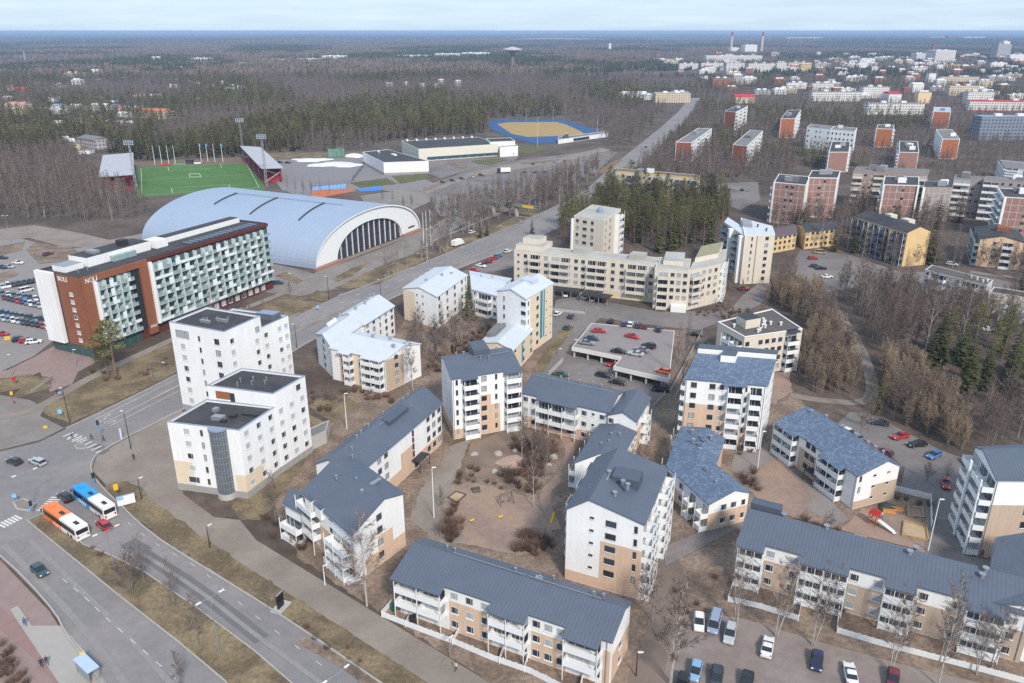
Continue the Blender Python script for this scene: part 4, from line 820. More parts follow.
def letters(txt, hgt, mat):
    """slender serif capitals built from bars"""
    G = {'N': [((0, 0), (0, 1), .1), ((0, 1), (.72, 0), .2), ((.72, 0), (.72, 1), .1), ((-.12, 1), (.12, 1), .07), ((-.12, 0), (.12, 0), .07), ((.6, 1), (.84, 1), .07)],
         'O': [((.42 + .38 * math.cos(2 * PI * i / 14), .5 + .5 * math.sin(2 * PI * i / 14)), (.42 + .38 * math.cos(2 * PI * (i + 1) / 14), .5 + .5 * math.sin(2 * PI * (i + 1) / 14)), .12) for i in range(14)],
         'L': [((0, 0), (0, 1), .17), ((-.12, 1), (.14, 1), .07), ((-.12, 0), (.55, 0), .08), ((.55, 0), (.55, .25), .07)],
         'I': [((0, 0), (0, 1), .17), ((-.15, 1), (.15, 1), .07), ((-.15, 0), (.15, 0), .07)],
         'S': [((.5, .85), (.25, 1), .12), ((.25, 1), (.03, .78), .12), ((.03, .78), (.45, .35), .14), ((.45, .35), (.4, .08), .12), ((.4, .08), (.15, 0), .12), ((.15, 0), (0, .15), .1)], ' ': []}
    Wd = {'N': 1.0, 'O': 1.02, 'L': .82, 'I': .42, 'S': .75, ' ': .5}; m = MB(); x = 0
    for k, ch in enumerate(txt):
        for a, c, w in G[ch]:
            a = Vector((a[0] + x, 0, a[1])) * hgt; c = Vector((c[0] + x, 0, c[1])) * hgt; d = (c - a).normalized(); n = Vector((-d.z, 0, d.x)) * w * hgt / 2
            q = [a - n - d * .02, c - n + d * .02, c + n + d * .02, a + n - d * .02]
            m.add([(v.x, -.06 - .001 * k, v.z) for v in q] + [(v.x, 0, v.z) for v in q], [(0, 1, 2, 3), (0, 4, 5, 1), (1, 5, 6, 2), (2, 6, 7, 3), (3, 7, 4, 0)])
        x += Wd[ch]
    return m, x * hgt
LETM = M('white_lettering', (.8, .8, .79), .5, .03, 1)
m, w = letters('NOLI', 1.3, LETM); t.place('sign_lettering', m.mesh('sign_lettering', LETM), b, 0, 1.0, .93, HZ - 1.85)
m, w = letters('NOLI', 1.3, LETM); t.place('sign_lettering', m.mesh('sign_lettering', LETM), b, 3, l_ * .5, .28, HZ - 1.9)
m, w = letters('NOLI', .8, LETM); t.place('sign_lettering', m.mesh('sign_lettering', LETM), b, 0, LH * .26, .93, 3.2)
picket_fence('garden_wall', 'low curved concrete ramp wall in front of the hotel entrance', [(32, 392), (44, 384), (52, 378), (53, 383)], .7, CONC, closed_gap=0, cat='wall')
# ================================================================ vaulted arena
A = at(315, 270); B = at(418, 230); U = (B - A).normalized(); N = Vector((-U.y, U.x, 0)); WD = (B - A).length; LEN = 100; AH = 17.8; n = 40
t = thing('sports_arena', 'huge pale blue vaulted sports arena with white arched front beside the boulevard', 'arena', A)
BLOCKED.append([(p.x, p.y) for p in (A, B, B + N * LEN, A + N * LEN)])
def arc(k, s=1.0, base=0.0):
    th = PI * k / n; x = .5 - .5 * math.cos(th) * s; y = (math.sin(th) ** .88) * s
    return x, y * AH + base
sec = [arc(k) for k in range(n + 1)]
r = MB(); uv = []
for j, dl in enumerate((-1.2, LEN)):
    for lift in (0, .5):
        for k, (x, z) in enumerate(sec):
            p = U * (x * (WD + lift * 2) - lift) + N * dl; r.v.append((p.x, p.y, z + lift)); uv.append((dl, k * 2.2))
m1 = n + 1
for k in range(n):
    r.f += [[m1 + k, m1 + k + 1, 3 * m1 + k + 1, 3 * m1 + k], [k + 1, k, 2 * m1 + k, 2 * m1 + k + 1], [k, k + 1, m1 + k + 1, m1 + k], [2 * m1 + k + 1, 2 * m1 + k, 3 * m1 + k, 3 * m1 + k + 1]]; r.m += [0, 0, 1, 1]
link('vault_roof', uvmesh(r, 'vault_roof', [ARENAR, WHITE], uv), t)
fr = MB()   # white arch ring of the front
inner = [(.5 + (x - .5) * .63, max(0, z * .72)) for x, z in sec]
for lst in (sec, inner):
    for x, z in lst: p = U * x * WD + N * -.4; fr.v.append((p.x, p.y, z))
for k in range(n): fr.f.append([k + 1, k, m1 + k, m1 + k + 1]); fr.m.append(0)
base = len(fr.v)
for x, z in inner: p = U * x * WD + N * 1.2; fr.v.append((p.x, p.y, z))
for k in range(n): fr.f.append([m1 + k + 1, m1 + k, base + k, base + k + 1]); fr.m.append(0)
fr.build('front_arch', WHITE2, t)
g = MB(); g.v = [tuple(U * x * WD + N * 1.0 + Vector((0, 0, z))) for x, z in inner]; g.f = [list(range(n + 1))]; g.m = [0]; g.build('front_glazing', M('arena_glass', (.035, .042, .06), .2, .2, .15, spec=.5), t)
for k in range(1, 12):
    x = .185 + .63 * k / 12; z = max(zz for (xx, zz) in inner if abs(xx - x) < .03) if True else 0
    m = MB(); p = U * x * WD + N * .7; q = U * .11; w = N * .25
    m.prism([((p + a * q + c * w).x, (p + a * q + c * w).y) for a, c in ((-1, -1), (1, -1), (1, 1), (-1, 1))], 0, z); m.build('glazing_mullion', WHITE2, t)
for zz in (5.5, 10.5):
    m = MB(); xs = [x for x, z in inner if z > zz]; p = U * (min(xs) * WD) + N * .8; q = U * (max(xs) * WD) + N * .8; m.tube([p + Vector((0, 0, zz)), q + Vector((0, 0, zz))], [.07, .07], 4); m.build('glazing_transom', DMETAL, t)
k2 = MB(); k2.v = [tuple(U * x * WD + N * LEN + Vector((0, 0, z))) for x, z in sec]; k2.f = [list(reversed(range(n + 1)))]; k2.m = [0]; k2.build('back_wall', WHITE, t)
m = MB()
for x0, x1, y0 in ((-.02, .2, -2.6), (.8, 1.02, -2.6)):
    P = [U * x0 * WD + N * y0, U * x1 * WD + N * y0, U * x1 * WD + N * -.5, U * x0 * WD + N * -.5]; m.prism([(p.x, p.y) for p in P], 0, 1.0)
m.build('brick_base', BROWNB, t)
for dl, x0, x1 in ((20, .18, .5), (48, .2, .52), (74, .24, .5)):
    m = MB(); P = []
    for k in range(n + 1):
        if x0 <= sec[k][0] <= x1: x, z = sec[k]; P.append(U * (x * WD) + N * (dl + (x - x0) * 14) + Vector((0, 0, z + .75)))
    m.tube(P, [.35] * len(P), 4); m.build('roof_walkway', DMETAL, t)
m = MB(); P = [U * .5 * WD + N * dl + Vector((0, 0, AH + .7)) for dl in (14, 80)]; m.tube(P, [.3, .3], 4); m.build('ridge_walkway', FLASH, t)
mm = MB(); rr = random.Random(5)
for k in range(9): mm.box(k * .62, -.1, 0, k * .62 + .42, 0, .7 if k not in (0, 4) else .95)
p = A + U * (WD * .885) - N * .5; o = mm.build('sign_lettering', DMETAL, t, (p.x - A.x, p.y - A.y, 2.7), math.atan2(U.y, U.x))
# ================================================================ cream estate in the middle distance
def zof(xb, yb, yt):
    g = at(xb, yb); lo, hi = 0, H - .5
    for _ in range(40):
        m = (lo + hi) / 2
        if px((g.x, g.y, m))[1] > yt: lo = m
        else: hi = m
    return lo
b = Blk(14.5, A=(514, 250), B=(655.5, 264), C=(662, 258)); t = Bld('apartment_block', 'long cream balcony block with carports facing the parking deck', 'apartment block', b)
t.flat(b, CREAM, ROOFC, .15, CREAM)
sx = lambda x: (x - 514) / 141.5
for x0, x1 in ((553, 573), (590, 609), (629, 648)): t.facade(b, 0, 'bb', 3.0, 2.75, 4, s0=sx(x0), s1=sx(x1), bal='cream', dep=1.8)
t.facade(b, 0, 'b', 3, 2.75, 4, s0=sx(531), s1=sx(542), bal='cream')
for x0, x1, p in ((515, 530, 'sw'), (543, 552, 'w'), (575, 589, 'ww'), (611, 628, 'ww'), (649, 655, 'w')): t.facade(b, 0, p, 2.8, 2.75, 4, s0=sx(x0), s1=sx(x1), frame=FRAMED)
t.facade(b, 0, 'gg.ggg', .2, 2.7, 1, YELL and M('yellow_garage_door', (.66, .55, .3), .7, .05, 1), CREAM, s0=sx(610), s1=sx(650)); t.facade(b, 3, 't.t.t', 3, 2.75, 4)
t.hatch(b, .0, .2, .2, 1.3, 14.4, 16.3, CREAM, 'roof_room', ROOFC); t.hatch(b, .03, .5, .16, 1.2, 16.31, 18.4, CREAM, 'roof_room', ROOFC); t.hatch(b, .4, .5, .52, .98, 14.3, 16.2, ROOFC); t.hatch(b, .8, .4, .9, .97, 14.3, 16.2, ROOFC)
b2 = Blk(14.5, A=(655, 269), B=(689, 271), C=(691, 259)); b3 = Blk(14.5, A=(689, 271), B=(721, 264), C=(727, 249)); 
for q in (b2, b3): t.flat(q, CREAM, ROOFC, .15, CREAM)
t.facade(b2, 0, 'b', .4, 2.75, 5, s0=.1, s1=.42, bal='cream'); t.facade(b2, 0, 'www', 3, 2.75, 4, s0=.44, s1=1, frame=FRAMED); t.facade(b3, 0, 'b', 3, 2.75, 4, s0=.04, s1=.36, bal='cream'); t.facade(b3, 0, 'www', 3, 2.75, 4, s0=.38, s1=.95, frame=FRAMED); t.facade(b3, 1, 'bb.w', .4, 2.75, 5, bal='white')
t.hatch(b3, .05, .5, .8, 1.3, 14.3, 16.2, CREAM, 'roof_room', M('moss_felt_roof', (.3, .27, .17), .9, .2, .5)); t.hatch(b2, .2, .4, .8, 1.2, 14.3, 16, CREAM, 'roof_room', ROOFC)
t.panel(b2, 0, .55, 1, .1, 2.2, WHITE, 'entrance_wall', 0, 3)
for i, (A_, B_, l) in enumerate((((553, 297), (580, 300), 'dark flat carport sheltering a white car under the cream balcony block'), ((580, 302), (608, 306), 'dark flat carport sheltering three cars under the cream balcony block'))):
    a, c = at(*A_), at(*B_); u = (c - a); n = Vector((-u.y, u.x, 0)).normalized(); r = thing('carport', l, 'carport', a); m = MB(); q = u + n * 5; m.prism([(0, 0), (u.x, u.y), (q.x, q.y), (n.x * 5, n.y * 5)], 2.5, 2.8); m.build('roof', DMETAL, r)
    for k in range(4): m = MB(); p = u * (k + .1) / 3.2; m.box(p.x - .1, p.y - .1, 0, p.x + .1, p.y + .1, 2.5); m.build('carport_post', METAL, r)
b = Blk(21, A=(574, 216), B=(604, 221), C=(621, 209)); t = Bld('apartment_tower', 'cream tower rising behind the long cream balcony block at the edge of the pine wood', 'apartment block', b)
t.flat(b, CREAM, ROOFC, .15, CREAM); t.facade(b, 0, 'wWw.', .4, 2.9, 7, frame=FRAMED); t.facade(b, 1, 'nw..', .4, 2.9, 7, frame=FRAMED); t.facade(b, 1, 'bb', .4, 2.9, 7, s0=.7, s1=1); t.panel(b, 0, -.05, -.01, 0, 20, WHITE, 'balcony_side', -.5, 1); t.panel(b, 1, .66, .69, 0, 20.3, WHITE, 'balcony_side', 0, 1.7)
m = MB(); p = b.P(.55, .55, 0); m.cyl(p.x, p.y, 20.8, 22.6, 1.3, 14); m.cyl(p.x, p.y, 22.6, 23.2, 1.3, 14, r2=.5); t.put('roof_tank', m, FLASH)
b = Blk(19.2, A=(745, 236), B=(775, 235), C=(772, 226), D=(741, 218)); t = Bld('apartment_tower', 'cream tower with glazed balcony corner above the wooded park', 'apartment block', b)
t.flat(b, CREAM, M('pale_metal_roof', (.55, .58, .63), .6, .06, .3), .1, WHITE); t.facade(b, 0, '.n..w.', .5, 2.65, 7, frame=FRAMED); t.panel(b, 0, .4, .43, .2, 19, M('dark_seam', (.2, .17, .14), .9, .1, 1), 'joint_strip', 0, .03)  # joint strip: thin upright band in one dark brown colour
b2 = Blk(18.6, A=(724, 222), B=(744.5, 236.5), C=(748, 230), D=(728, 217)); t.flat(b2, CREAM, MATS['pale_metal_roof'], .1, FLASH); t.facade(b2, 0, 'bb.bb', .4, 2.6, 7, bal='glass', dep=1.4, posts=False); t.panel(b2, 0, .44, .52, 0, 18.6, WHITE, 'balcony_side', 0, 1.8); t.panel(b2, 0, .92, 1.0, 0, 18.6, WHITE, 'balcony_side', 0, 1.8); t.hatch(b, .0, .5, .3, .8, 19, 20.4, METAL, 'roof_room'); t.pipes(b, ((.75, .35), (.5, .6)), 19, 1.2, .3, DMETAL)
b = Blk(12.2, A=(744.7, 337), B=(802.6, 329), C=(772, 309), D=(718, 322)); t = Bld('apartment_block', 'small flat brown roofed cream block behind the raised strip tower', 'apartment block', b)
t.flat(b, CREAM, ROOFBR, .25, WHITE); t.facade(b, 0, 'w.wwww', .3, 2.7, 4, s0=0, s1=.68, frame=FRAMED); t.facade(b, 0, 'b', .3, 2.7, 4, s0=.7, s1=.92); t.facade(b, 3, 'bb', .3, 2.7, 4, s0=.35, s1=.95); t.facade(b, 3, '.w', .3, 2.7, 4, s0=0, s1=.4)
t.hatch(b, .2, .4, .46, .75, 11.9, 14.7, CREAM, 'roof_room', DMETAL); t.pipes(b, ((.48, .35), (.5, .3), (.55, .45), (.6, .5), (.65, .4), (.62, .6), (.3, .15), (.36, .2), (.1, .6), (.78, .3), (.55, .65)), 12, .9, .3, M('white_vent', (.75, .75, .74), .6, .05, 1)); t.hatch(b, .72, -.1, .92, .05, 12.0, 12.3, DMETAL, 'balcony_roof')
# ---- right hand estate: blocks seen between the trees
def blockb(label, A_, B_, D_, yb, wall0, roof, nfl, pats, wall=WHITE, plan='D', pane=PANE, cat='apartment block', name='apartment_block', group=None, roofthings=2, bal='white', frame=FRAMED, ends=None):
    z = zof(A_[0], yb, A_[1]); b = Blk(z, A=A_, B=B_, **{plan: D_}); t = Bld(name, label, cat, b, group)
    t.flat(b, wall, roof, .2, wall)
    fh = (z - .4) / nfl
    for side, p in pats.items():
        if p: t.facade(b, side, p, .3, fh, nfl, pane, frame, bal=bal, dep=1.2, posts=False)
    if wall0 is not None: t.clad(b, 0, .03, .97, .3, z - .3, wall0, 'brick_panel')
    rr = random.Random(int(A_[0])); 
    for k in range(roofthings):
        u, v = rr.uniform(.15, .6), rr.uniform(.2, .6); t.hatch(b, u, v, u + 4 / b.L, v + 3.2 / b.D, z - .1, z + rr.uniform(1.4, 2.6), rr.choice((WHITE, METAL, ROOFG)), 'roof_room')
    return t, b
BK = {1: 'wb' * 5}
blockb('brick ended slab block nearest the avenue, left of two with white balcony sides', (676, 142), (692, 142.5), (712, 128.5), 161, REDB, ROOFG, 5, {1: 'bwbwbwbw'}, plan='C')
blockb('brick ended slab block right of its twin, below the row of grey trees', (733, 144.5), (747.5, 146), (763, 131), 164, REDB, ROOFG, 5, {1: 'bwbwbwbw'}, plan='C')
blockb('brick slab block behind the two brick ended ones by the avenue', (725, 111), (736, 112), (748, 106), 129, REDB, ROOFD, 5, {1: 'bwbwbw'}, plan='C')
blockb('brick ended slab block with dark roof left of the white pair of blocks', (781, 118.5), (795.5, 118.5), (801, 110), 138, ORNB, ROOFD, 5, {1: 'bwbwbw'}, plan='C')
t, b = blockb('low cream block with yellow roof edge at the near end of the avenue', (611, 171), (697, 178.5), (616, 168), 197, None, M('brown_roof', (.14, .11, .1), .9, .1, .5), 4, {0: 'bwwbbwwwbbwwbbwb'}, wall=CREAM, bal='dark', roofthings=3)
t.panel(b, 0, 0, 1, b.z + .12, b.z + .5, YEL, 'yellow_roof_edge', -.3, .1)
blockb('left half of the white pair of blocks between bare trees', (807, 127), (831, 129.5), (811, 124), 148, None, ROOFG, 4, {0: 'w.ww.w'}, roofthings=1)
blockb('right half of the white pair of blocks, stepped forward', (831, 129.5), (855, 131.5), (834, 126), 151, None, ROOFG, 4, {0: 'wwwwww'}, roofthings=1)
blockb('red brick block with grey metal plant roof below the white pair', (829, 152), (849, 152), (832, 141.5), 172, BROWNB, ROOFD, 5, {3: 'bwbw', 1: 'bwbw'}, roofthings=3)
blockb('orange brick ended block with white side in the middle of the right hand woods', (876.5, 128.5), (893.5, 129), (878, 124.5), 147, ORNB, ROOFBR, 5, {3: 'wbw', 1: 'wbw'}, roofthings=1)
blockb('brown brick ended block with blue roof plant above the long brown balcony slab', (899, 152), (919, 152.5), (899.5, 141), 171, BROWNB, ROOFD, 6, {3: 'bwb'}, roofthings=4)
blockb('small orange ended block with pale blue roof', (933.5, 111.5), (951, 112), (934, 107), 128, ORNB, M('pale_blue_roof', (.4, .46, .56), .6, .05, 1), 5, {3: 'wbw'}, roofthings=1)
blockb('largest orange ended block with windowed white side and plain grey roof', (942.5, 139), (960, 139), (936, 129.5), 159, ORNB, ROOFG, 6, {3: 'wwwwww'}, roofthings=1)
t, b = blockb('pink grey gridded brick tower with white edge, left of a joined pair', (774, 182), (806.5, 185), (779, 174), 222, BROWNB, ROOFD, 6, {0: '..ww..', 3: 'b.b'}, roofthings=2); t.joints(b, 0, 5, 6)
t.panel(b, 0, .0, .04, 0, b.z, WHITE, 'edge_fin', 0, .8)
t, b = blockb('pink grey gridded brick tower, right of a joined pair', (808, 177.5), (838, 178), (812, 170.5), 217, BROWNB, ROOFD, 6, {0: '..ww..'}, roofthings=2); t.joints(b, 0, 5, 6)
t.panel(b, 0, .0, .04, 0, b.z, WHITE, 'edge_fin', 0, .8)
t, b = blockb('long brown balcony slab with white roof rooms behind the gridded towers', (853, 171.5), (928, 174.5), (857, 166.5), 208, None, ROOFG, 6, {0: 'bbwwbbwwbbwwbb'}, wall=M('brown_panel', (.33, .23, .19), .9, .1, .5), bal='cream', roofthings=3)
t, b = blockb('gridded brick block with white fins before the long brown balcony slab', (883, 184.5), (919, 185.5), (885, 176), 226, BROWNB, ROOFD, 5, {0: '..ww..', 3: 'b.b'}, roofthings=2); t.joints(b, 0, 5, 6)
for s_ in (0, .955): t.panel(b, 0, s_, s_ + .045, 0, b.z, WHITE, 'edge_fin', 0, .9)
t, b = blockb('plain grey concrete panel gable with gridded joints', (923, 187), (953, 187.5), (925, 181), 221, GREYC, ROOFD, 5, {}, wall=GREYC, roofthings=3); t.joints(b, 0, 5, 6)
t.panel(b, 0, .0, .06, 0, b.z, WHITE, 'edge_fin', 0, .9)
blockb('grey slab with stacked white balconies, left of two, beside the grey gable', (954, 178), (983, 180), (956, 175), 215, None, ROOFG, 6, {0: 'bbbww'}, wall=GREYC, roofthings=2)
blockb('grey slab with stacked white balconies, right of two', (984, 179), (1040, 183), (986, 176), 219, None, ROOFG, 6, {0: 'bbwwwbb'}, wall=GREYC, roofthings=2)
t, b = blockb('gridded brick tower cut by the right edge of the view', (1004, 197), (1045, 199), (998, 188), 240, BROWNB, ROOFD, 6, {0: '...w..', 3: 'bbb'}, roofthings=2); t.panel(b, 0, 0, .06, 0, b.z, WHITE, 'edge_fin', 0, .9); t.joints(b, 0, 5, 6)
t, b = blockb('white balcony tower on the right edge below the blue grey glazed block', (1006, 168), (1045, 172), (1000, 160), 184, None, ROOFG, 6, {3: 'bbb', 0: 'bwb'}, roofthings=0)
b = Blk(15, A=(856, 215.5), B=(908, 231.5), C=(931, 230)); t = Bld('apartment_block', 'yellow gabled block with ranks of dark balconies along its left side', 'apartment block', b)
t.gable(b, YELL, ROOFD, 14.6, 14.6, .5, 16.8); t.facade(b, 0, 'bbb.bbbb.bbb', .3, 2.8, 5, bal='dark', dep=1.7); t.facade(b, 0, 'w', .3, 2.8, 5, s0=.94, s1=1.0); t.facade(b, 1, '..t..', .3, 2.8, 5); t.hatch(b, .3, .6, .42, .9, 15.3, 17.6, CREAM, 'roof_room'); t.hatch(b, .6, .6, .75, .9, 15.3, 17.6, CREAM, 'roof_room')
b = Blk(8.2, A=(806, 231.5), B=(839, 228), D=(798, 224)); t = Bld('apartment_block', 'small three storey yellow house block with dark hipped roof beside the cream corner tower', 'apartment block', b); t.gable(b, YELL, ROOFD, 8, 8, .5, 9.6); t.facade(b, 0, 'wwwwwww', .3, 2.6, 3, frame=FRAMED); t.facade(b, 3, 'www', .3, 2.6, 3)
b2 = Blk(7.4, A=(774, 237), B=(797, 233), D=(772, 228)); t.gable(b2, YELL, M('plum_roof', (.12, .09, .1), .8, .1, .5), 7.2, 7.2, .5, 8.6); t.facade(b2, 0, 'wwwww', .3, 2.4, 3, frame=FRAMED)
b = Blk(12.4, A=(981, 237), B=(1026, 241), D=(976, 225.5)); t = Bld('apartment_block', 'peach gabled block with red brick roof box by the right edge', 'apartment block', b)
t.gable(b, PEACHR, ROOFD, 11.6, 11.6, .5, 13.6, axis='v'); t.facade(b, 0, ['.w', '.w', '.w', '.w'], .3, 2.8, 4, s0=0, s1=.45); t.facade(b, 0, 'b', .3, 2.8, 4, s0=.5, s1=.75); t.facade(b, 3, 'bbbb', .3, 2.8, 4, dep=1.7, bal='glass'); t.hatch(b, .4, .4, .7, .6, 12.6, 15.2, REDB, 'roof_room')
b = Blk(8.5, A=(925, 270), B=(987, 286), D=(932, 265)); t = Bld('apartment_block', 'grey flat roofed terrace half hidden by birches on the right', 'apartment block', b); t.flat(b, GREYW, ROOFBR, .2, GREYW); t.facade(b, 0, 'wbbwwbbw', .3, 2.8, 3, bal='white'); t.pipes(b, ((.8, .5), (.7, .6), (.9, .4), (.95, .6)), 8.4, .8, .25, MATS['white_vent'])
b = Blk(7.5, A=(990, 292), B=(1040, 300), D=(994, 287)); t = Bld('apartment_block', 'low pale block with dark roof on the right edge below the peach gabled block', 'apartment block', b); t.flat(b, CREAM, ROOFD, .2, CREAM); t.facade(b, 0, 'w.w.w', .3, 2.6, 2); t.panel(b, 0, .3, .8, 0, 4.5, WHITE, 'balcony_side', 3, 7)
# ================================================================ sports buildings
def hall(label, A_, B_, C_, D_, yb, wall, roof, win=None, annex=None):
    z = zof(A_[0], yb, A_[1]); b = Blk(z, A=A_, B=B_, C=C_, D=D_); t = Bld('sports_hall', label, 'sports hall', b); t.flat(b, wall, roof, .2, wall)
    return t, b
t, b = hall('smaller grey roofed sports hall with white sides beside the tarmac yard', (383.5, 162.5), (428.5, 161), (388, 149.5), (362.5, 152), 175, WHITE, ROOFD)
t.plinth(b, PLINTH, 1.4); t.hatch(b, .62, .5, .7, .6, b.z, b.z + .8, WHITE, 'roof_light'); t.hatch(b, .45, .85, .5, .9, b.z, b.z + 1, WHITE, 'roof_light')
t, b = hall('longer grey roofed sports hall with a dark window band at its foot', (418.5, 149), (498.5, 144), (478, 137), (401.5, 141), 161.5, M('pale_cream_panel', (.66, .63, .55), .8, .05, .3), ROOFD)
t.panel(b, 0, .1, .99, .6, 2.9, M('hall_window_band', (.05, .09, .11), .2, .3, .25), 'window_band', 0, .1)
for k in range(9): t.window(b, 0, b.L * (.12 + .1 * k), .9, 2.4, 1.7, PANEG)
for k in range(8): t.hatch(b, .05 + .12 * k, .92, .07 + .12 * k, .97, b.z, b.z + 1.4, WHITE, 'roof_vent')
t, b = hall('two stepped white annex blocks at the right end of the longer sports hall', (500, 147), (518, 146), (514, 143), (497, 143.5), 157, WHITE, ROOFG); t.facade(b, 0, '.w', .5, 3, 1)
b2 = Blk(zof(500, 155, 141), A=(490, 142), B=(515, 141), D=(486, 138.5)); t.flat(b2, WHITE, ROOFD, .2, WHITE)
# football stands
for label, pts, front in (('grandstand with pale roof and red seats on the left of the football pitch', ((100, 176), (133, 175), (132, 154), (104, 155)), 1), ('grandstand with pale roof and red seats on the right of the football pitch', ((262, 169), (282, 167), (260, 147), (241, 147)), 3)):
    b = Blk(9.5, *pts); t = Bld('grandstand', label, 'grandstand', b); m = MB(); U0 = (lambda u: u) if front == 1 else (lambda u: 1 - u)
    z0, z1 = (8.6, 9.6) if front == 1 else (9.6, 8.6); P = [b.P(-.05, -.02, z0 + .3), b.P(1.05, -.02, z1 + .3), b.P(1.05, 1.02, z1 + .3), b.P(-.05, 1.02, z0 + .3)]
    m.v = [tuple(p) for p in P] + [tuple(p + Vector((0, 0, .35))) for p in P]; m.f = [[3, 2, 1, 0], [4, 5, 6, 7], [0, 1, 5, 4], [1, 2, 6, 5], [2, 3, 7, 6], [3, 0, 4, 7]]; m.m = [0] * 6; t.put('roof', m, M('stand_roof', (.42, .42, .45), .6, .08, .2))
    SR = M('red_seating', (.32, .035, .05), .8, .15, .5); m = MB()
    for k in range(8):
        u0, u1 = sorted((U0(.95 - .1 * k), U0(.95 - .1 * k - .102))); q = [b.P(u0, .02, 0), b.P(u1, .02, 0), b.P(u1, .98, 0), b.P(u0, .98, 0)]; m.prism([(p.x, p.y) for p in q], 0, .8 + .75 * k)
    t.put('seating_steps', m, SR); m = MB()
    u0, u1 = sorted((U0(.14), U0(.06))); q = [b.P(u0, 0, 0), b.P(u1, 0, 0), b.P(u1, 1, 0), b.P(u0, 1, 0)]; m.prism([(p.x, p.y) for p in q], 0, 8.8); t.put('back_wall', m, M('stand_wall', (.2, .035, .045), .8, .1, .5))
    for k in range(5):
        m = MB(); p = b.P(U0(.9), .02 + .24 * k, 0); m.cyl(p.x, p.y, 0, 9.1, .18, 6); t.put('column', m, RED if front == 1 else METAL)
    m = MB(); p, q = b.P(U0(.95), -.005, .9), b.P(U0(.15), -.005, 6.6); m.tube([p, q], [.25, .25], 4, 0); m.tube([b.P(U0(.9), -.005, 9), b.P(U0(.3), -.005, 5.5)], [.2, .2], 4); t.put('end_frame', m, RED if front == 1 else METAL)
def mast(label, bx, by, yt, sz=3.2, face=0):
    p = at(bx, by); z = zof(bx, by, yt); r = thing('floodlight_mast', label, 'floodlight', p, face); m = MB()
    for sx_, sy_ in ((-1, -1), (1, -1), (1, 1), (-1, 1)): m.tube([(sx_ * .6, sy_ * .6, 0), (sx_ * .35, sy_ * .35, z)], [.12, .09], 4)
    for k in range(12):
        a = .6 - .25 * k / 12; c = .6 - .25 * (k + 1) / 12; s1 = 1 if k % 2 else -1
        for q in (-1, 1): m.tube([(-a * s1, q * a, z * k / 12), (c * s1, q * c, z * (k + 1) / 12)], [.05, .05], 3); m.tube([(q * a, -a * s1, z * k / 12), (q * c, c * s1, z * (k + 1) / 12)], [.05, .05], 3)
    m.build('lattice_mast', METAL, r); m = MB(); m.box(-sz, -.2, z - 3.4, sz, .05, z - 3.2); m.box(-sz, -.2, z, sz, .05, z + .2); m.box(-sz, -.1, z - 3.3, sz, -.02, z + .05); m.build('lamp_frame', DMETAL, r)
    for i in range(3):
        for j in range(5): m = MB(); x = -sz + .65 + j * (2 * sz - 1.3) / 4; m.box(x - .4, -.5, z - 3 + i * 1.05, x + .4, -.1, z - 2.2 + i * 1.05); m.build('lamp', M('floodlight_glass', (.35, .42, .48), .2, .05, 1), r)
mast('floodlight mast at the near corner of the left grandstand', 137, 192, 140); mast('floodlight mast at the near end of the right grandstand', 267, 187.5, 134); mast('floodlight mast at the far end of the right grandstand', 244, 160, 118, face=.5)
def pole(name, label, cat, bx, by, yt, r=.09, mat=WHITE2, group=None, tip=None):
    p = at(bx, by); z = zof(bx, by, yt); o = thing(name, label, cat, p, 0, group); m = MB(); m.tube([(0, 0, 0), (0, 0, z)], [r * 1.4, r * .8], 6); m.build('pole', mat, o)
    if tip: m = MB(); m.box(0, -.02, z - 2.2, .9, .02, z - .2); m.build('flag', tip, o)
    return o
for i, (x, w) in enumerate(((155, 'first'), (162, 'second'), (169, 'third'), (175.5, 'fourth'))): pole('flagpole', w + ' bare white flagpole from the left behind the football pitch', 'flagpole', x, 164.5, 145.5, .16, WHITE2, 'flagpoles behind the pitch')
for i, (x, w) in enumerate(((201.5, 'first'), (208, 'second'), (215, 'third'), (223, 'fourth'))): pole('flagpole', w + ' flagpole from the left in the right hand set behind the pitch', 'flagpole', x, 162, 143.5, .16, WHITE2, 'flagpoles behind the pitch', BLUE if i != 2 else None)
for x0, x1, y, mt, l in ((160, 172, 166, RED, 'red advertising board behind the pitch'), (173, 185.5, 165.3, M('green_board', (.1, .35, .25), .6, .1, .2), 'green and white advertising board behind the pitch'), (194, 201, 164, WHITE2, 'short white advertising board behind the pitch')):
    a, c = at(x0, y), at(x1, y - .3); u = c - a; o = thing('advertising_board', l, 'board', a, math.atan2(u.y, u.x)); m = MB(); m.box(0, -.05, .1, u.length, .05, 1.2); m.build('panel', mt, o); m = MB()
    for k in range(4): m.box(u.length * (k + .3) / 4, .06, 0, u.length * (k + .3) / 4 + .1, .5, 1)
    m.build('strut', DMETAL, o)
p = at(190, 163.5); o = thing('hut', 'small dark hut behind the football pitch', 'hut', p); m = MB(); m.box(-2.5, -1.5, 0, 2.5, 1.5, 2.4); m.build('wall', M('dark_timber', (.06, .055, .06), .8, .1, 1), o); m = MB(); m.box(-2.8, -1.8, 2.4, 2.8, 1.8, 2.65); m.build('roof', DMETAL, o)
p = at(195, 177.5); o = thing('football_goal', 'white football goal standing on the green pitch', 'goal', p); m = MB()
for q in ([(-3.66, 0, 0), (-3.66, 0, 2.44)], [(3.66, 0, 0), (3.66, 0, 2.44)], [(-3.66, 0, 2.44), (3.66, 0, 2.44)], [(-3.66, 0, 2.44), (-3.66, 1.8, 0)], [(3.66, 0, 2.44), (3.66, 1.8, 0)], [(-3.66, 1.8, .05), (3.66, 1.8, .05)]): m.tube(q, [.12, .12], 6)
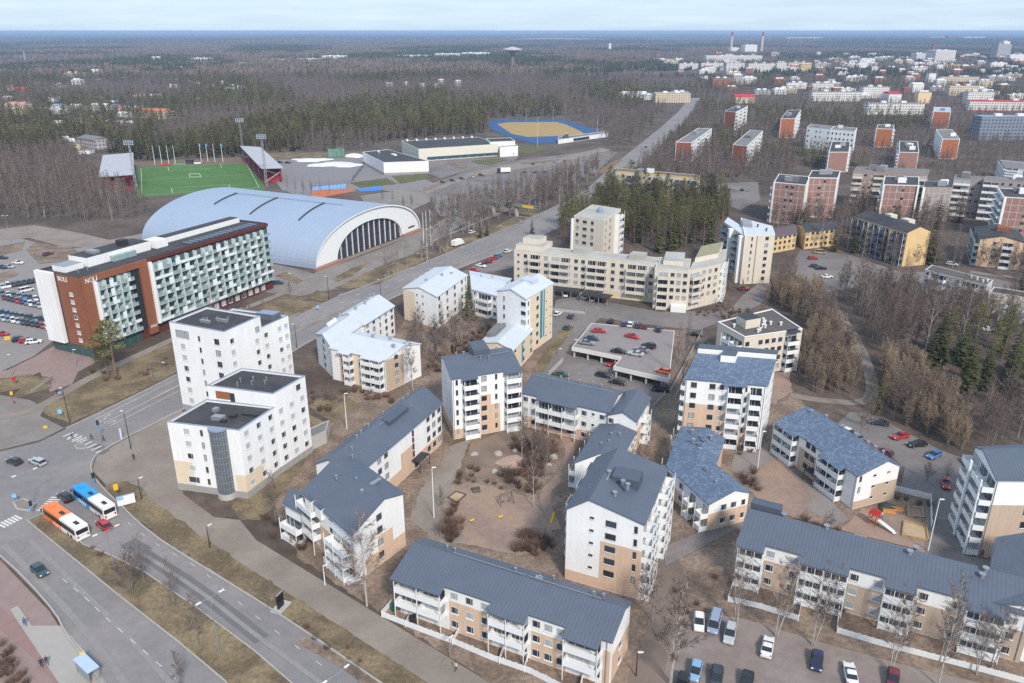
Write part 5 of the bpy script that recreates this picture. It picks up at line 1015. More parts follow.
m.build('frame', WHITE2, o)
for i, (x, y, l) in enumerate(((333, 158, 'left'), (341, 157.5, 'right'))):
    p = at(x, y); o = thing('throwing_cage', l + ' green netted throwing cage at the back of the tarmac yard', 'cage', p); m = MB()
    for k in range(7): a = PI * k / 6; m.cyl(3.2 * math.cos(a), 3.2 * math.sin(a), 0, 7, .12, 5)
    m.build('cage_post', M('green_metal', (.08, .25, .2), .6, .1, 1), o); m = MB()
    for k in range(6):
        a, c = PI * k / 6, PI * (k + 1) / 6
        for q in range(9): f = q / 9; m.box(*(3.2 * (math.cos(a) * (1 - f) + math.cos(c) * f) - .04, 3.2 * (math.sin(a) * (1 - f) + math.sin(c) * f) - .04, .2), 3.2 * (math.cos(a) * (1 - f) + math.cos(c) * f) + .04, 3.2 * (math.sin(a) * (1 - f) + math.sin(c) * f) + .04, 6.6)
    m.build('net', M('green_net', (.2, .42, .36), .8, .1, 1), o)
# track stand, footbridge, deck
b = Blk(3.6, pts=[at(558, 144), at(607, 137), at(608, 135), at(558, 141)]); t = Bld('track_pavilion', 'low white pavilion with a dark hut at the edge of the blue running track', 'pavilion', b); t.flat(b, WHITE, ROOFG, .2, WHITE); t.hatch(b, .12, .2, .2, .8, 3.4, 7, M('dark_hut_wall', (.12, .08, .08), .8, .1, 1), 'press_box', METAL); t.panel(b, 0, .3, .62, .4, 3, PANEG, 'window_band', 0, .1)
a, c = at(478, 211), at(536, 219); u = c - a; l_ = u.length; o = thing('footbridge', 'green grey footbridge with a yellow panel crossing the boulevard', 'bridge', a, math.atan2(u.y, u.x)); m = MB(); m.box(0, -1.4, 5.2, l_, 1.4, 5.6); m.build('deck', M('bridge_green', (.15, .17, .15), .7, .08, 1), o)
for y in (-1.6, 1.55): m = MB(); m.box(0, y, 5.9, l_, y + .05, 6.6); m.build('railing', M('bridge_rail', (.2, .24, .21), .6, .08, 1), o)
for x in (.28, .68): m = MB(); m.box(l_ * x - .6, -.9, 0, l_ * x + .6, .9, 5); m.build('pier', CONC, o)
m = MB(); m.box(l_ * .8, -1.75, 5.5, l_ * .98, -1.65, 7); m.build('yellow_panel', YEL, o)
DK = [at(*p, 3.0) for p in ((572, 348), (621.5, 358), (613.7, 367.4), (668.5, 380), (674, 331), (592, 323.5))]; o = thing('parking_deck', 'raised concrete parking deck with white edge beams in front of the cream balcony block', 'parking deck', (DK[0].x, DK[0].y, 0)); O = Vector((DK[0].x, DK[0].y, 0)); BLOCKED.append([(p.x, p.y) for p in DK])
m = MB(); m.prism([(p.x - O.x, p.y - O.y) for p in DK], 2.6, 3.0); m.build('slab', [M('deck_asphalt', (.25, .22, .215), .9, .08, .3)], o)
for i in range(6):
    p, q = DK[i] - O, DK[(i + 1) % 6] - O; d = (q - p).normalized(); nn = Vector((d.y, -d.x, 0)) * .2; m = MB(); m.prism([(w.x, w.y) for w in (p + nn * .02, p + nn, q + nn, q + nn * .02)], 2.2, 3.5 if i in (0, 2) else 3.1); m.build('edge_beam', M('white_concrete', (.68, .66, .63), .8, .06, .6), o)
for i in (0, 1, 2):
    p, q = DK[i] - O, DK[i + 1] - O
    for k in range(4 if i != 1 else 2): w = p.lerp(q, (k + .2) / (3.6 if i != 1 else 1.6)); m = MB(); m.box(w.x - .25, w.y + .3, 0, w.x + .25, w.y + .8, 2.59); m.build('column', CONC, o)
for C_, h_, l in (([(553, 311), (585, 314.5), (586, 311)], 1.1, 'low white wall by the drive left of the parking deck'), ([(549, 376), (563, 362)], 1.6, 'short ramp wall below the left end of the parking deck'), ([(653, 408), (665, 395)], 1.2, 'short ramp wall at the right end of the grey roofed courtyard wing'), ([(670, 393), (702, 333)], 1.2, 'long pale ramp wall between the parking deck and the blue roofed tower'), ([(675, 398), (706, 340)], 1.0, 'second pale rail beside the long ramp wall')):
    picket_fence('ramp_wall', l, C_, h_, CONC, closed_gap=0, cat='wall')
# ================================================================ far town
def wingrid(name, col, bay=3.2, fl=2.9, dark=.35):
    m = M(name, col, .85, .06, .1); t = m.node_tree; bs = t.nodes['Principled BSDF']; tc = nd(t, 'ShaderNodeTexCoord'); sp = nd(t, 'ShaderNodeSeparateXYZ'); t.links.new(tc.outputs['UV'], sp.inputs[0]); g = None
    for ax, per, th in ((0, bay, .5), (1, fl, .48)):
        d = nd(t, 'ShaderNodeMath', operation='DIVIDE'); d.inputs[1].default_value = per; f = nd(t, 'ShaderNodeMath', operation='FRACT'); q = nd(t, 'ShaderNodeMath', operation='LESS_THAN'); q.inputs[1].default_value = th
        t.links.new(sp.outputs[ax], d.inputs[0]); t.links.new(d.outputs[0], f.inputs[0]); t.links.new(f.outputs[0], q.inputs[0])
        if g is None: g = q
        else: k = nd(t, 'ShaderNodeMath', operation='MULTIPLY'); t.links.new(g.outputs[0], k.inputs[0]); t.links.new(q.outputs[0], k.inputs[1]); g = k
    l = bs.inputs['Base Color'].links[0].from_socket; mx = nd(t, 'ShaderNodeMixRGB'); mx.inputs[2].default_value = (col[0] * dark, col[1] * dark, col[2] * dark, 1)
    t.links.new(l, mx.inputs[1]); t.links.new(g.outputs[0], mx.inputs[0]); t.links.new(mx.outputs[0], bs.inputs['Base Color']); return m
FW = wingrid('far_white_wall', (.66, .64, .62)); FC = wingrid('far_cream_wall', (.6, .5, .38)); FO = wingrid('far_brick_wall', (.33, .14, .085)); FG = wingrid('far_grey_wall', (.42, .4, .4)); FY = wingrid('far_yellow_wall', (.62, .45, .2)); FP = M('far_plain_white', (.72, .71, .7), .8, .05, .1); FB = wingrid('far_blue_wall', (.2, .23, .29), 3.2, 2.9, .4)
def farb(label, x0, x1, yb, yt, wall, roof=ROOFG, depth=12, pitch=0, y2=None, group=None, name='apartment_block', cat='building', stripe=None):
    a = at(x0, yb); c = at(x1, y2 if y2 is not None else yb); a.z = c.z = 0; ztop = max(2.5, zof((x0 + x1) / 2, yb if y2 is None else (yb + y2) / 2, yt)); u = (c - a).normalized(); n = Vector((-u.y, u.x, 0)); zb = hills(a.x, a.y) - 3 if a.y > 1500 else 0
    o = thing(name, label, cat, a, 0, group); d = [Vector((0, 0, 0)), c - a, c - a + n * depth, n * depth]; BLOCKED.append([((p + a).x, (p + a).y) for p in d]); L = (c - a).length
    m = MB(); uv = []
    for i in range(4):
        p, q = d[i], d[(i + 1) % 4]; w = (q - p).length
        m.add([(p.x, p.y, zb), (q.x, q.y, zb), (q.x, q.y, ztop), (p.x, p.y, ztop)], [(0, 1, 2, 3)]); uv += [(0, zb), (w, zb), (w, ztop), (0, ztop)]
    link('wall', uvmesh(m, 'wall', wall, uv), o); m = MB()
    if pitch: e = [x - n * .5 if i < 2 else x + n * .5 for i, x in enumerate(d)]; r0, r1 = (e[0] + e[3]) / 2, (e[1] + e[2]) / 2; m.v = [tuple(p + Vector((0, 0, ztop))) for p in e] + [tuple(r0 + Vector((0, 0, ztop + pitch))), tuple(r1 + Vector((0, 0, ztop + pitch)))]; m.f = [[0, 1, 5, 4], [2, 3, 4, 5], [0, 4, 3], [1, 2, 5], [3, 2, 1, 0]]; m.m = [0] * 5
    else: m.prism([(p.x, p.y) for p in d], ztop + .01, ztop + .5)
    m.build('roof', roof, o)
    if not pitch and L > 15:
        for k in range(2): m = MB(); p = d[1] * (.3 + .35 * k) + n * depth * .4; m.prism([((p + u * s * 3 + n * w * 2).x, (p + u * s * 3 + n * w * 2).y) for s, w in ((-1, -1), (1, -1), (1, 1), (-1, 1))], ztop + .51, ztop + 2.6); m.build('roof_room', FP, o)
    if stripe:
        for z0, z1 in stripe: m = MB(); q = [p - n * .3 - u * .1 for p in d[:2]] + [d[1] - n * .02, d[0] - n * .02]; m.prism([(p.x, p.y) for p in q], ztop * z0, ztop * z1); m.build('red_band', M('red_band', (.5, .07, .08), .7, .1, 1), o)
    return o
for args in (
    ('white slab block with square windows, left end of the long white row', 811, 860, 101.5, 92, FW), ('short white slab with roof rooms above the long white row', 811, 833, 91.5, 83.5, FW),
    ('pale block with stepped roof left of the crimson roofed house', 862, 888, 98.5, 87, FW), ('long low white slab half hidden by spruces', 866, 923, 115, 103.5, FW),
    ('white and grey long slab on the right edge', 966, 992, 105, 92, FW)): farb(*args)
farb('pale house with crimson roof in the middle of the white slabs', 888, 900.5, 102.5, 94, FP, M('crimson_roof', (.42, .03, .06), .6, .1, 1), 22, 3)
farb('cream windowless block end right of the crimson roofed house', 917, 930, 103.5, 92.5, M('far_plain_cream', (.72, .55, .33), .8, .05, .1))
farb('pale pitched block end behind the cream windowless block', 912, 923, 92.5, 84, FP, FP, 16, 2)
farb('long white slab with red bands along roof and foot', 968, 1040, 111, 101, FW, RED, 12, 0, 112, None, 'apartment_block', 'building', ((.0, .1), (.93, 1.0)))
farb('blue grey glazed block with white balcony rows on the right edge', 977, 1040, 141, 117, FB, FLASH, 14)
farb('small brick block topped by blue grey plant', 874, 885, 84.5, 78, FO, FLASH); farb('small brick block topped by a blue drum, right of its twin', 910, 920, 81, 74.5, FO, FLASH)
farb('narrow white block end among bare trees', 928, 935, 82.5, 73.5, FP); farb('low cream slab, upper of the terraced slabs on the right', 939, 978, 85, 77, FC); farb('low cream slab, lower of the terraced slabs on the right', 948, 978, 96, 86, FC); farb('small cream slab right of the terraced slabs', 978, 992, 88, 81, FC)
for nm, x0, x1, yb, yt in (('broad grey concrete tower on the far right skyline', 995.5, 1009, 60, 44.5),):
    farb(nm, x0, x1, yb, yt, FG, FG, 40)
farb('grey cap house behind the broad grey tower', 1001, 1007, 58, 41.5, FP, FP, 30); farb('wide white works building left of the broad grey tower', 934, 954, 63.5, 50.5, FW, FP, 60); farb('low white works building left of the wide white one', 915.5, 924.5, 62, 53.5, FW, FP, 40); farb('white middle works building between the other two', 925, 933, 60, 53, FW, FP, 30); farb('slim rust tower beside the works buildings', 931, 933, 58, 44, FO, FO, 10)
farb('orange tower block on the skyline', 947.5, 952.5, 42, 35.5, FO, FO, 60); farb('long white hall on the skyline right of the orange tower block', 964, 985, 40, 37, FP, FP, 80); farb('grey hall on the skyline left of the orange tower block', 930, 946, 41, 36.5, FG, FG, 80); farb('long pale hall on the skyline above the power station hills', 788, 823, 39.5, 37.3, FP, FP, 80)
farb('tan hall with a yellow end in front of the works buildings', 939, 960, 69, 64.5, FY, ROOFG, 20); farb('red brown hall beneath the white works', 960, 980, 68.5, 65.5, FO, ROOFG, 20); farb('pale hall at the foot of the broad grey tower', 1009, 1030, 62, 55, FP, FP, 40); farb('pinkish store block below the works', 927, 934, 64, 59, FO, FP, 20); farb('small block left of the works buildings', 906, 913, 65, 60, FC, FP, 20)
farb('cream and yellow slab block below the power station', 788, 811, 70.5, 62.5, FC); farb('yellow end block beside the cream and yellow slab', 800, 811, 71.5, 64.5, FY); farb('small white block among dark trees left of the works', 858, 867, 68, 62.5, FP)
farb('white boiler house of the power station', 744.5, 756.5, 54.5, 45, FP, FP, 60, name='power_station', cat='power station'); farb('low white turbine hall left of the boiler house', 731, 739, 54, 48, FP, FP, 60, name='power_station', cat='power station'); farb('long white hall below the power station', 706, 762, 61.5, 56, FW, FP, 40)
farb('row of white slab blocks on the slope below the power station, left part', 679, 698, 69.5, 63.5, FW); farb('row of white slab blocks on the slope below the power station, middle part', 701, 723, 70, 63, FW); farb('row of white slab blocks on the slope below the power station, right part', 726, 744, 71, 63, FW); farb('pale slab block beneath the boiler house', 748, 772, 72, 63.5, FW); farb('pale slab block right of the one beneath the boiler house', 776, 786, 72, 62.5, FW)
farb('red brick block at the top of the avenue', 712, 732, 88, 78.5, FO, ROOFG, 20); farb('white framed block right of the red brick one', 733, 742, 85, 75, FG, FP, 14); farb('cream house with red hipped roof above the brick slabs', 735, 755, 103.5, 97, FC, RED, 22, 3)
farb('big white tent roofed hall at the edge of the forest', 622, 648, 97.8, 95, FP, FP, 40, 4, name='hall', cat='hall'); farb('beige building site block beside the avenue', 655, 690, 103, 93.5, FC, ROOFC, 20); farb('pale low block right of the white tent hall', 644, 660, 100, 95.5, FP, FLASH, 20)
farb('white villa with a pale red roof on the far left', 6, 25, 115, 105, FC, M('faded_red_roof', (.5, .25, .22), .8, .1, 1), 18, 3); farb('red roofed house above the white villa', 16, 26, 93.5, 89, FO, RED, 14, 2.5); farb('second red roofed house left of the first', 8, 13, 91, 86.5, FC, RED, 14, 2.5)
farb('blue and white terrace houses left of the dark spruces', 52, 64, 114, 106, FP, FLASH, 16, 2); farb('maroon roofed house above the blue and white terrace', 49, 57, 102, 97, FP, M('maroon_roof', (.16, .06, .06), .8, .1, 1), 12, 2); farb('long grey hall among trees on the left', 84, 114, 111, 106, FG, ROOFG, 20); farb('white low house left of the orange roofed one', 117, 128, 118.5, 113.5, FP, FP, 14, 1.5)
farb('cream house with a long orange roof behind the left wood', 132, 165, 118.5, 111, FC, M('orange_roof', (.5, .17, .08), .8, .1, 1), 16, 2.5, 120); farb('small dark roofed house right of the orange roofed one', 125, 140, 110, 105.5, FP, ROOFD, 14, 1.5)
farb('beige school block with a red roof box on the left', 63, 82, 78.5, 73, FC, M('red_box_roof', (.45, .14, .1), .8, .1, 1), 20); farb('small white block right of the beige school', 89, 101, 75, 70.5, FP, FP, 16); farb('low white block below the beige school', 72, 81, 85, 80, FP, FP, 14); farb('white house on the far left horizon road', 22, 31, 76, 72.5, FP, ROOFD, 14, 2)
farb('low house with grey roof behind the left wood', 78, 96, 147, 139, FG, ROOFG, 16, 2, 150); farb('long low garage row behind the left wood', 59, 76, 143, 141, FC, ROOFG, 6, 0, 150, None, 'garage', 'garage'); farb('brown roofed house at the left edge above the wood', 3, 25, 131, 127, FC, M('brown_tile_roof', (.16, .08, .06), .9, .1, 1), 14, 2.5); farb('white flat garage in the left wood', 78, 90, 154, 150.5, FP, ROOFG, 8, 0, None, None, 'garage', 'garage')
for i, (x0, x1, yb, yt, l) in enumerate(((256, 284, 61.8, 59.5, 'first'), (297, 320, 62, 58.8, 'second'), (322, 345, 60.5, 56, 'third'), (397, 431, 59, 55.5, 'fourth'), (435, 460, 58.5, 53.8, 'fifth'), (462, 490, 57.5, 52.8, 'sixth'), (191, 208, 63, 58.5, 'first far hall left of the row, pale'))): farb((l + ' from left of the far low pale industrial halls') if i < 6 else 'far pale hall on the left standing apart from the row', x0, x1, yb, yt, FP if i % 2 else FW, FP, 50, group='far industrial halls', name='hall', cat='hall')
for i, (x, yb, yt) in enumerate(((438, 84, 80), (455, 86.5, 81), (386, 86.5, 83.5), (419, 87, 84.5), (239, 66, 63), (434, 87.5, 85), (402, 85, 82.5), (28, 50, 48.5), (37, 50, 48.8), (180, 39, 37.8), (200, 49, 47), (325, 37.3, 36.2), (640, 49, 46.5), (152, 61, 57), (175, 70, 67))): farb(('small white house right of its neighbour above the longer sports hall', 'tall narrow white house standing alone above the longer sports hall')[i] if i < 2 else 'small pale house almost lost in the forest', x, x + (6 if i < 7 else 8), yb, yt, FP, FP, 14, 1.5, group='pale houses lost in the forest', name='house', cat='house')
rf = random.Random(31)
for i in range(140):
    x = rf.uniform(650, 1020); yb = rf.choice((rf.uniform(56, 74), rf.uniform(60, 100))); k = yb / 75; w = rf.uniform(6, 18) * k; q = rf.random(); hgt = rf.uniform(2.6, 6) * k
    if 684 < x < 720 and yb > 86: continue
    if q < .72: farb('pale far block half hidden by trees on the upper right', x, x + w, yb, yb - hgt, rf.choice((FW, FW, FC, FP, FG)), rf.choice((ROOFG, FP, FLASH)), 12, group='pale far blocks on the upper right')
    else: farb('small brick far block half hidden by trees on the upper right', x, x + w * .6, yb, yb - hgt, FO, rf.choice((ROOFG, RED, FP)), 12, group='brick far blocks on the upper right')
for i in range(70):
    x = rf.uniform(0, 250) if i < 52 else rf.uniform(250, 640); yb = rf.choice((rf.uniform(64, 90), rf.uniform(84, 128))) if i < 52 else rf.uniform(50, 66)
    if x > 150 and yb > 100: continue
    k = yb / 90; q = rf.random(); farb(('small pale house with red roof' if q < .3 else 'small pale house with dark roof' if q < .6 else 'small white roofed house') + ' among the far trees on the ' + ('upper left' if i < 52 else 'forest horizon'), x, x + rf.uniform(4, 9) * k, yb, yb - rf.uniform(1.4, 2.4) * k, rf.choice((FP, FP, FC)), M('tile_red_roof', (.42, .12, .09), .8, .1, 1) if q < .3 else ROOFD if q < .6 else FP, 10, 2.2, None, 'far houses', 'house', 'house')
for l, C_ in (('wire fence along the near side of the pale blue court', [(311, 190.8), (348, 188.6)]), ('wire fence behind the pale blue court', [(312, 186.5), (348, 183.6), (382, 186)]), ('wire fence along the road edge of the sports lots', [(424, 192), (475, 171), (520, 161)]), ('dark wire fence at the right of the tarmac yard', [(352, 182), (372, 156)]), ('fence in front of the running track', [(490, 131), (512, 139.5), (530, 144.5), (556, 145)])):
    picket_fence('wire_fence', l, C_, 2.6, DMETAL, closed_gap=1.6, board=.06)
# chimneys, water tower, radio mast
def chimney(label, x, yb, yt, r):
    p = at(x, yb); z = min(zof(x, yb, yt), 89); o = thing('chimney', label, 'chimney', p); m = MB(); m.tube([(0, 0, -10), (0, 0, z * .86)], [r * 1.25, r], 12); m.build('shaft', M('pale_chimney', (.55, .45, .4), .8, .05, .02), o); m = MB(); m.tube([(0, 0, z * .86), (0, 0, z + 3)], [r, r * .9], 12); m.build('red_top', M('chimney_red', (.35, .06, .07), .8, .05, 1), o)
chimney('left of the two tall power station chimneys, red topped', 730.5, 54, 32.8, 4.6); chimney('right of the two tall power station chimneys, red topped', 761, 54, 32.8, 4.6)
p = at(512.5, 71); z = zof(512.5, 71, 50.5); o = thing('water_tower', 'mushroom shaped water tower rising from the middle of the forest', 'water tower', p); m = MB(); m.tube([(0, 0, 0), (0, 0, z)], [5, 4.5], 16); m.build('shaft', FC, o); m = MB(); R_w = abs(at(522, 71).x - at(503, 71).x) / 2 * 1.02; m.tube([(0, 0, z - 5), (0, 0, z + 1), (0, 0, z + 3.2), (0, 0, z + 9)], [4.6, R_w, R_w, 1.5], 24); m.build('tank', M('tank_white', (.45, .46, .47), .7, .05, .05), o)
p = at(609.5, 53); z = zof(609.5, 53, 45); o = thing('tower', 'slim white tower far off in the forest', 'tower', p); m = MB(); m.tube([(0, 0, 0), (0, 0, z)], [9, 6], 8); m.build('shaft', FP, o); m = MB(); m.tube([(0, 0, z), (0, 0, z + 6)], [7, 5], 8); m.build('top', FP, o)
for x, yb, yt, r, l in ((26, 64, 51, 4, 'grey mast standing over the far left forest'), (85, 48, 37.5, 3, 'thin mast on the left skyline')):
    p = at(x, yb); o = thing('radio_mast', l, 'mast', p); m = MB(); m.tube([(0, 0, 0), (0, 0, zof(x, yb, yt))], [r, r * .5], 6); m.build('pole', METAL, o)
mound('hill', 552, 40.5, 520, 26, M('bare_hill', (.34, .25, .19), .95, .1, .004), .9); tag(bpy.data.objects['hill'], kind='structure')
# ================================================================ vehicles
CARP = {}
def carpaint(c):
    T = dict(white=(.72, .72, .72), silver=(.42, .44, .46), grey=(.2, .21, .23), dark=(.035, .037, .045), black=(.014, .014, .017), red=(.42, .02, .025), maroon=(.16, .02, .035), blue=(.05, .16, .36), lightblue=(.22, .36, .55), navy=(.02, .028, .07), teal=(.03, .07, .085), green=(.04, .07, .045), orange=(.6, .13, .03), tan=(.35, .26, .17), purple=(.06, .04, .13), bluegrey=(.25, .3, .42))
    if c not in CARP:
        m = M('car_paint_' + c, T[c], .28, .02, 1, spec=.55); m.node_tree.nodes['Principled BSDF'].inputs['Coat Weight'].default_value = .5; CARP[c] = m
    return CARP[c]
def loft(m, st, mi=0):
    """st: (x, z_low, z_high, half_width_low, half_width_high) stations"""
    b = len(m.v)
    for x, zl, zh, wl, wh in st:
        zm = zl + (zh - zl) * .55
        m.v += [(x, -wl * .92, zl), (x, -wl, zl + (zm - zl) * .4), (x, -(wl + wh) / 2 * 1.0, zm), (x, -wh, zh - .05), (x, -wh * .9, zh), (x, wh * .9, zh), (x, wh, zh - .05), (x, (wl + wh) / 2, zm), (x, wl, zl + (zm - zl) * .4), (x, wl * .92, zl)]
    k = 10
    for i in range(len(st) - 1):
        for q in range(k): r = (q + 1) % k; m.f.append([b + i * k + q, b + (i + 1) * k + q, b + (i + 1) * k + r, b + i * k + r]); m.m.append(mi)
    m.f.append([b + q for q in range(k)]); m.f.append([b + (len(st) - 1) * k + q for q in reversed(range(k))]); m.m += [mi, mi]
CARS = {}
def car_meshes(kind):
    if kind in CARS: return CARS[kind]
    L, Hh, cab0, cab1, rake, wd = {'hatch': (4.15, 1.47, -.55, 1.95, .5, .87), 'sedan': (4.6, 1.44, -.5, 1.45, .62, .89), 'estate': (4.7, 1.48, -.55, 2.15, .35, .9), 'suv': (4.6, 1.68, -.6, 2.05, .35, .93), 'van': (4.95, 1.92, -1.35, 2.35, .2, .96)}[kind]
    h = L / 2; sh = .9 if kind != 'van' else 1.05; m = MB()   # nose at -x
    loft(m, [(-h, .35, .62, .62, .55), (-h + .12, .24, .72, .8, .72), (-h + .5, .2, .8, wd, wd * .9), (cab0 - .55, .2, sh - .02, wd, wd * .95), (0.3, .19, sh + .03, wd, wd * .97), (cab1, .2, sh + .03, wd, wd * .95), (h - .25, .22, sh if kind in ('sedan',) else sh + .02, wd * .98, wd * .9), (h - .04, .28, sh - .08, .8, .74), (h, .4, sh - .2, .7, .66)])
    zr = Hh; t0 = cab0 + .55 * (1 if kind != 'van' else .6); t1 = cab1 - rake
    loft(m, [(t0 - .05, zr - .09, zr - .02, .62, .58), (t0 + .25, zr - .09, zr, .66, .6), ((t0 + t1) / 2, zr - .09, zr + .015, .68, .62), (t1, zr - .09, zr - .01, .66, .58), (t1 + .12, zr - .1, zr - .05, .64, .56)])
    for x in ((t0 + t1) / 2, t0 + .06, t1 - .02): m.box(x - .045, -.79, sh, x + .045, .79, zr - .08) if kind == 'van' else [m.add([(x - .05, s * (wd * .93), sh), (x + .05, s * (wd * .93), sh), (x + .05, s * .66, zr - .06), (x - .05, s * .66, zr - .06)], [(0, 1, 2, 3)] if s < 0 else [(3, 2, 1, 0)]) for s in (-1, 1)]
    g = MB(); b = [(cab0 - .5, sh - .02, wd * .86), (cab1 + .12, sh - .02, wd * .86), (t1 + .05, zr - .07, .64), (t0, zr - .07, .64)]
    v = [(b[0][0], -b[0][2], b[0][1]), (b[1][0], -b[1][2], b[1][1]), (b[2][0], -b[2][2], b[2][1]), (b[3][0], -b[3][2], b[3][1])]; v += [(x, -y, z) for x, y, z in v]
    g.add(v, [(0, 1, 2, 3), (7, 6, 5, 4), (4, 0, 3, 7), (1, 5, 6, 2), (3, 2, 6, 7)])
    w = MB(); w.tube([(0, -.1, 0), (0, .1, 0)], [.32, .32], 14, 0); ri = MB(); ri.tube([(0, -.108, 0), (0, .108, 0)], [.2, .2], 10, 0)
    hl = MB(); hl.box(-.1, -.16, 0, .06, .16, .14); tl = MB(); tl.box(-.04, -.13, 0, .05, .13, .2)
    body = m.mesh('car_body', [carpaint('white')]); pos = dict(wheel=[(-h + .85, -wd + .08, .32), (-h + .85, wd - .08, .32), (h - .85, -wd + .08, .32), (h - .85, wd - .08, .32)], head=[(-h + .1, -.6, .6), (-h + .1, .6, .6)], tail=[(h - .08, -.66, .72), (h - .08, .66, .72)])
    one = MB(); base = 0
    for src, mi in ((m, 0), (g, 1)):
        bb = len(one.v); one.v += src.v
        for f in src.f: one.f.append([bb + i for i in f]); one.m.append(mi)
    for p in pos['wheel']: one.tube([(p[0], p[1] - .1, p[2]), (p[0], p[1] + .1, p[2])], [.32, .32], 8, 2)
    for p in pos['tail']: one.box(p[0] - .04, p[1] - .13, p[2], p[0] + .05, p[1] + .13, p[2] + .2, 3)
    single = one.mesh('parked_car', [carpaint('white'), CGLASS, TYRE, LAMPR])
    CARS[kind] = dict(body=body, glass=g.mesh('car_glass', [CGLASS]), wheel=w.mesh('tyre', [TYRE]), rim=ri.mesh('rim', [RIM]), head=hl.mesh('headlight', [LAMPW]), tail=tl.mesh('taillight', [LAMPR]), pos=pos, single=single)
    return CARS[kind]
def car(x, y, tx, ty, col, kind='hatch', label=None, group=None, z=0, parts=True, name='parked_car'):
    """car centred on the ground point under pixel (x, y); its nose points towards pixel (tx, ty)"""
    p = at(x, y, z + .6); p.z = z; q = at(tx, ty, z + .6); d = q - p; rz = math.atan2(-d.y, -d.x); K = car_meshes(kind); S_ = 1.03
    if parts:
        o = thing(name, label, 'car' if kind != 'van' else 'van', p + Vector((0, 0, .07)), rz, group); o.scale = (S_,) * 3; b = link('body', K['body'], o); setmat(b, 0, carpaint(col)); link('windows', K['glass'], o)
        for k in range(4): link('rim', K['rim'], link('wheel', K['wheel'], o, K['pos']['wheel'][k]))
        for k in range(2): link('headlight', K['head'], o, K['pos']['head'][k]); link('taillight', K['tail'], o, K['pos']['tail'][k])
    else:
        o = link(name, K['single'], None, p + Vector((0, 0, .07)), rz); o.scale = (S_,) * 3; setmat(o, 0, carpaint(col)); tag(o, label, 'car' if kind != 'van' else 'van', group)
    return o
# junction and boulevard
car(14, 461, 5, 457.5, 'dark', 'hatch', 'dark car crossing the junction at the left edge, beside a silver estate'); car(37.5, 461.5, 28, 457.5, 'silver', 'estate', 'silver estate car crossing the junction behind a dark car')
car(65, 497, 56, 490, 'black', 'suv', 'black SUV waiting beside the orange and white bus'); car(103.5, 524.5, 95, 517, 'red', 'hatch', 'small red car with dark roof behind the black SUV, right of the orange bus'); car(39.5, 570.5, 49, 579, 'teal', 'hatch', 'dark teal car driving alone down the left carriageway')
# bottom right car park
G_ = 'cars in the bottom right car park'
for a in ((699, 622, 699, 634, 'white', 'hatch', 'white hatchback beside the blue grey van'), (714.5, 623, 711, 637, 'bluegrey', 'van', 'blue grey van between a white hatchback and a grey estate'), (730, 633.5, 728, 644, 'silver', 'estate', 'silver grey estate right of the blue grey van'), (767.5, 647, 770, 634, 'white', 'sedan', 'white saloon under the second birch of the terrace row'), (817, 661, 816, 674, 'navy', 'hatch', 'dark navy hatchback between two white cars'), (850.5, 674, 848, 662, 'white', 'sedan', 'white saloon with red tail lamps right of the navy hatchback'), (695.5, 671, 692, 684, 'lightblue', 'hatch', 'light blue hatchback at the near edge of the car park'), (716.5, 678, 715, 690, 'dark', 'estate', 'dark estate right of the light blue hatchback'), (747, 682, 745, 694, 'black', 'hatch', 'black car cut by the bottom edge right of the dark estate'), (682, 685, 679, 696, 'black', 'estate', 'black car cut by the bottom edge left of the light blue hatchback'), (893, 679, 892, 692, 'maroon', 'hatch', 'dark maroon car cut by the bottom edge under a birch')): car(*a, group=G_)
G_ = 'cars in the small right hand car park'
for a in ((879, 422.5, 869, 421, 'dark', 'sedan', 'dark car at the back of the right hand car park, left of the red one'), (900, 436, 891, 438, 'red', 'sedan', 'bright red saloon in the right hand car park'), (917, 444, 907, 445, 'black', 'sedan', 'black saloon between a red and a blue car'), (934, 455, 926, 459, 'blue', 'hatch', 'blue hatchback right of the black saloon'), (968.5, 463, 972, 469, 'silver', 'hatch', 'silver hatchback beside the right edge tower'), (977, 467, 981, 472, 'dark', 'hatch', 'dark hatchback half hidden by the right edge tower'), (946, 483.5, 946.5, 493, 'red', 'hatch', 'dark red hatchback parked alone in the middle of the lot'), (845, 430, 838, 426, 'white', 'hatch', 'white hatchback behind the three storey block'), (854, 436, 846, 432, 'grey', 'hatch', 'grey hatchback right of the white one behind the block'), (884, 452, 874, 448, 'maroon', 'hatch', 'maroon car half hidden by the blue roof')): car(*a, group=G_)
G_ = 'cars on the parking deck'
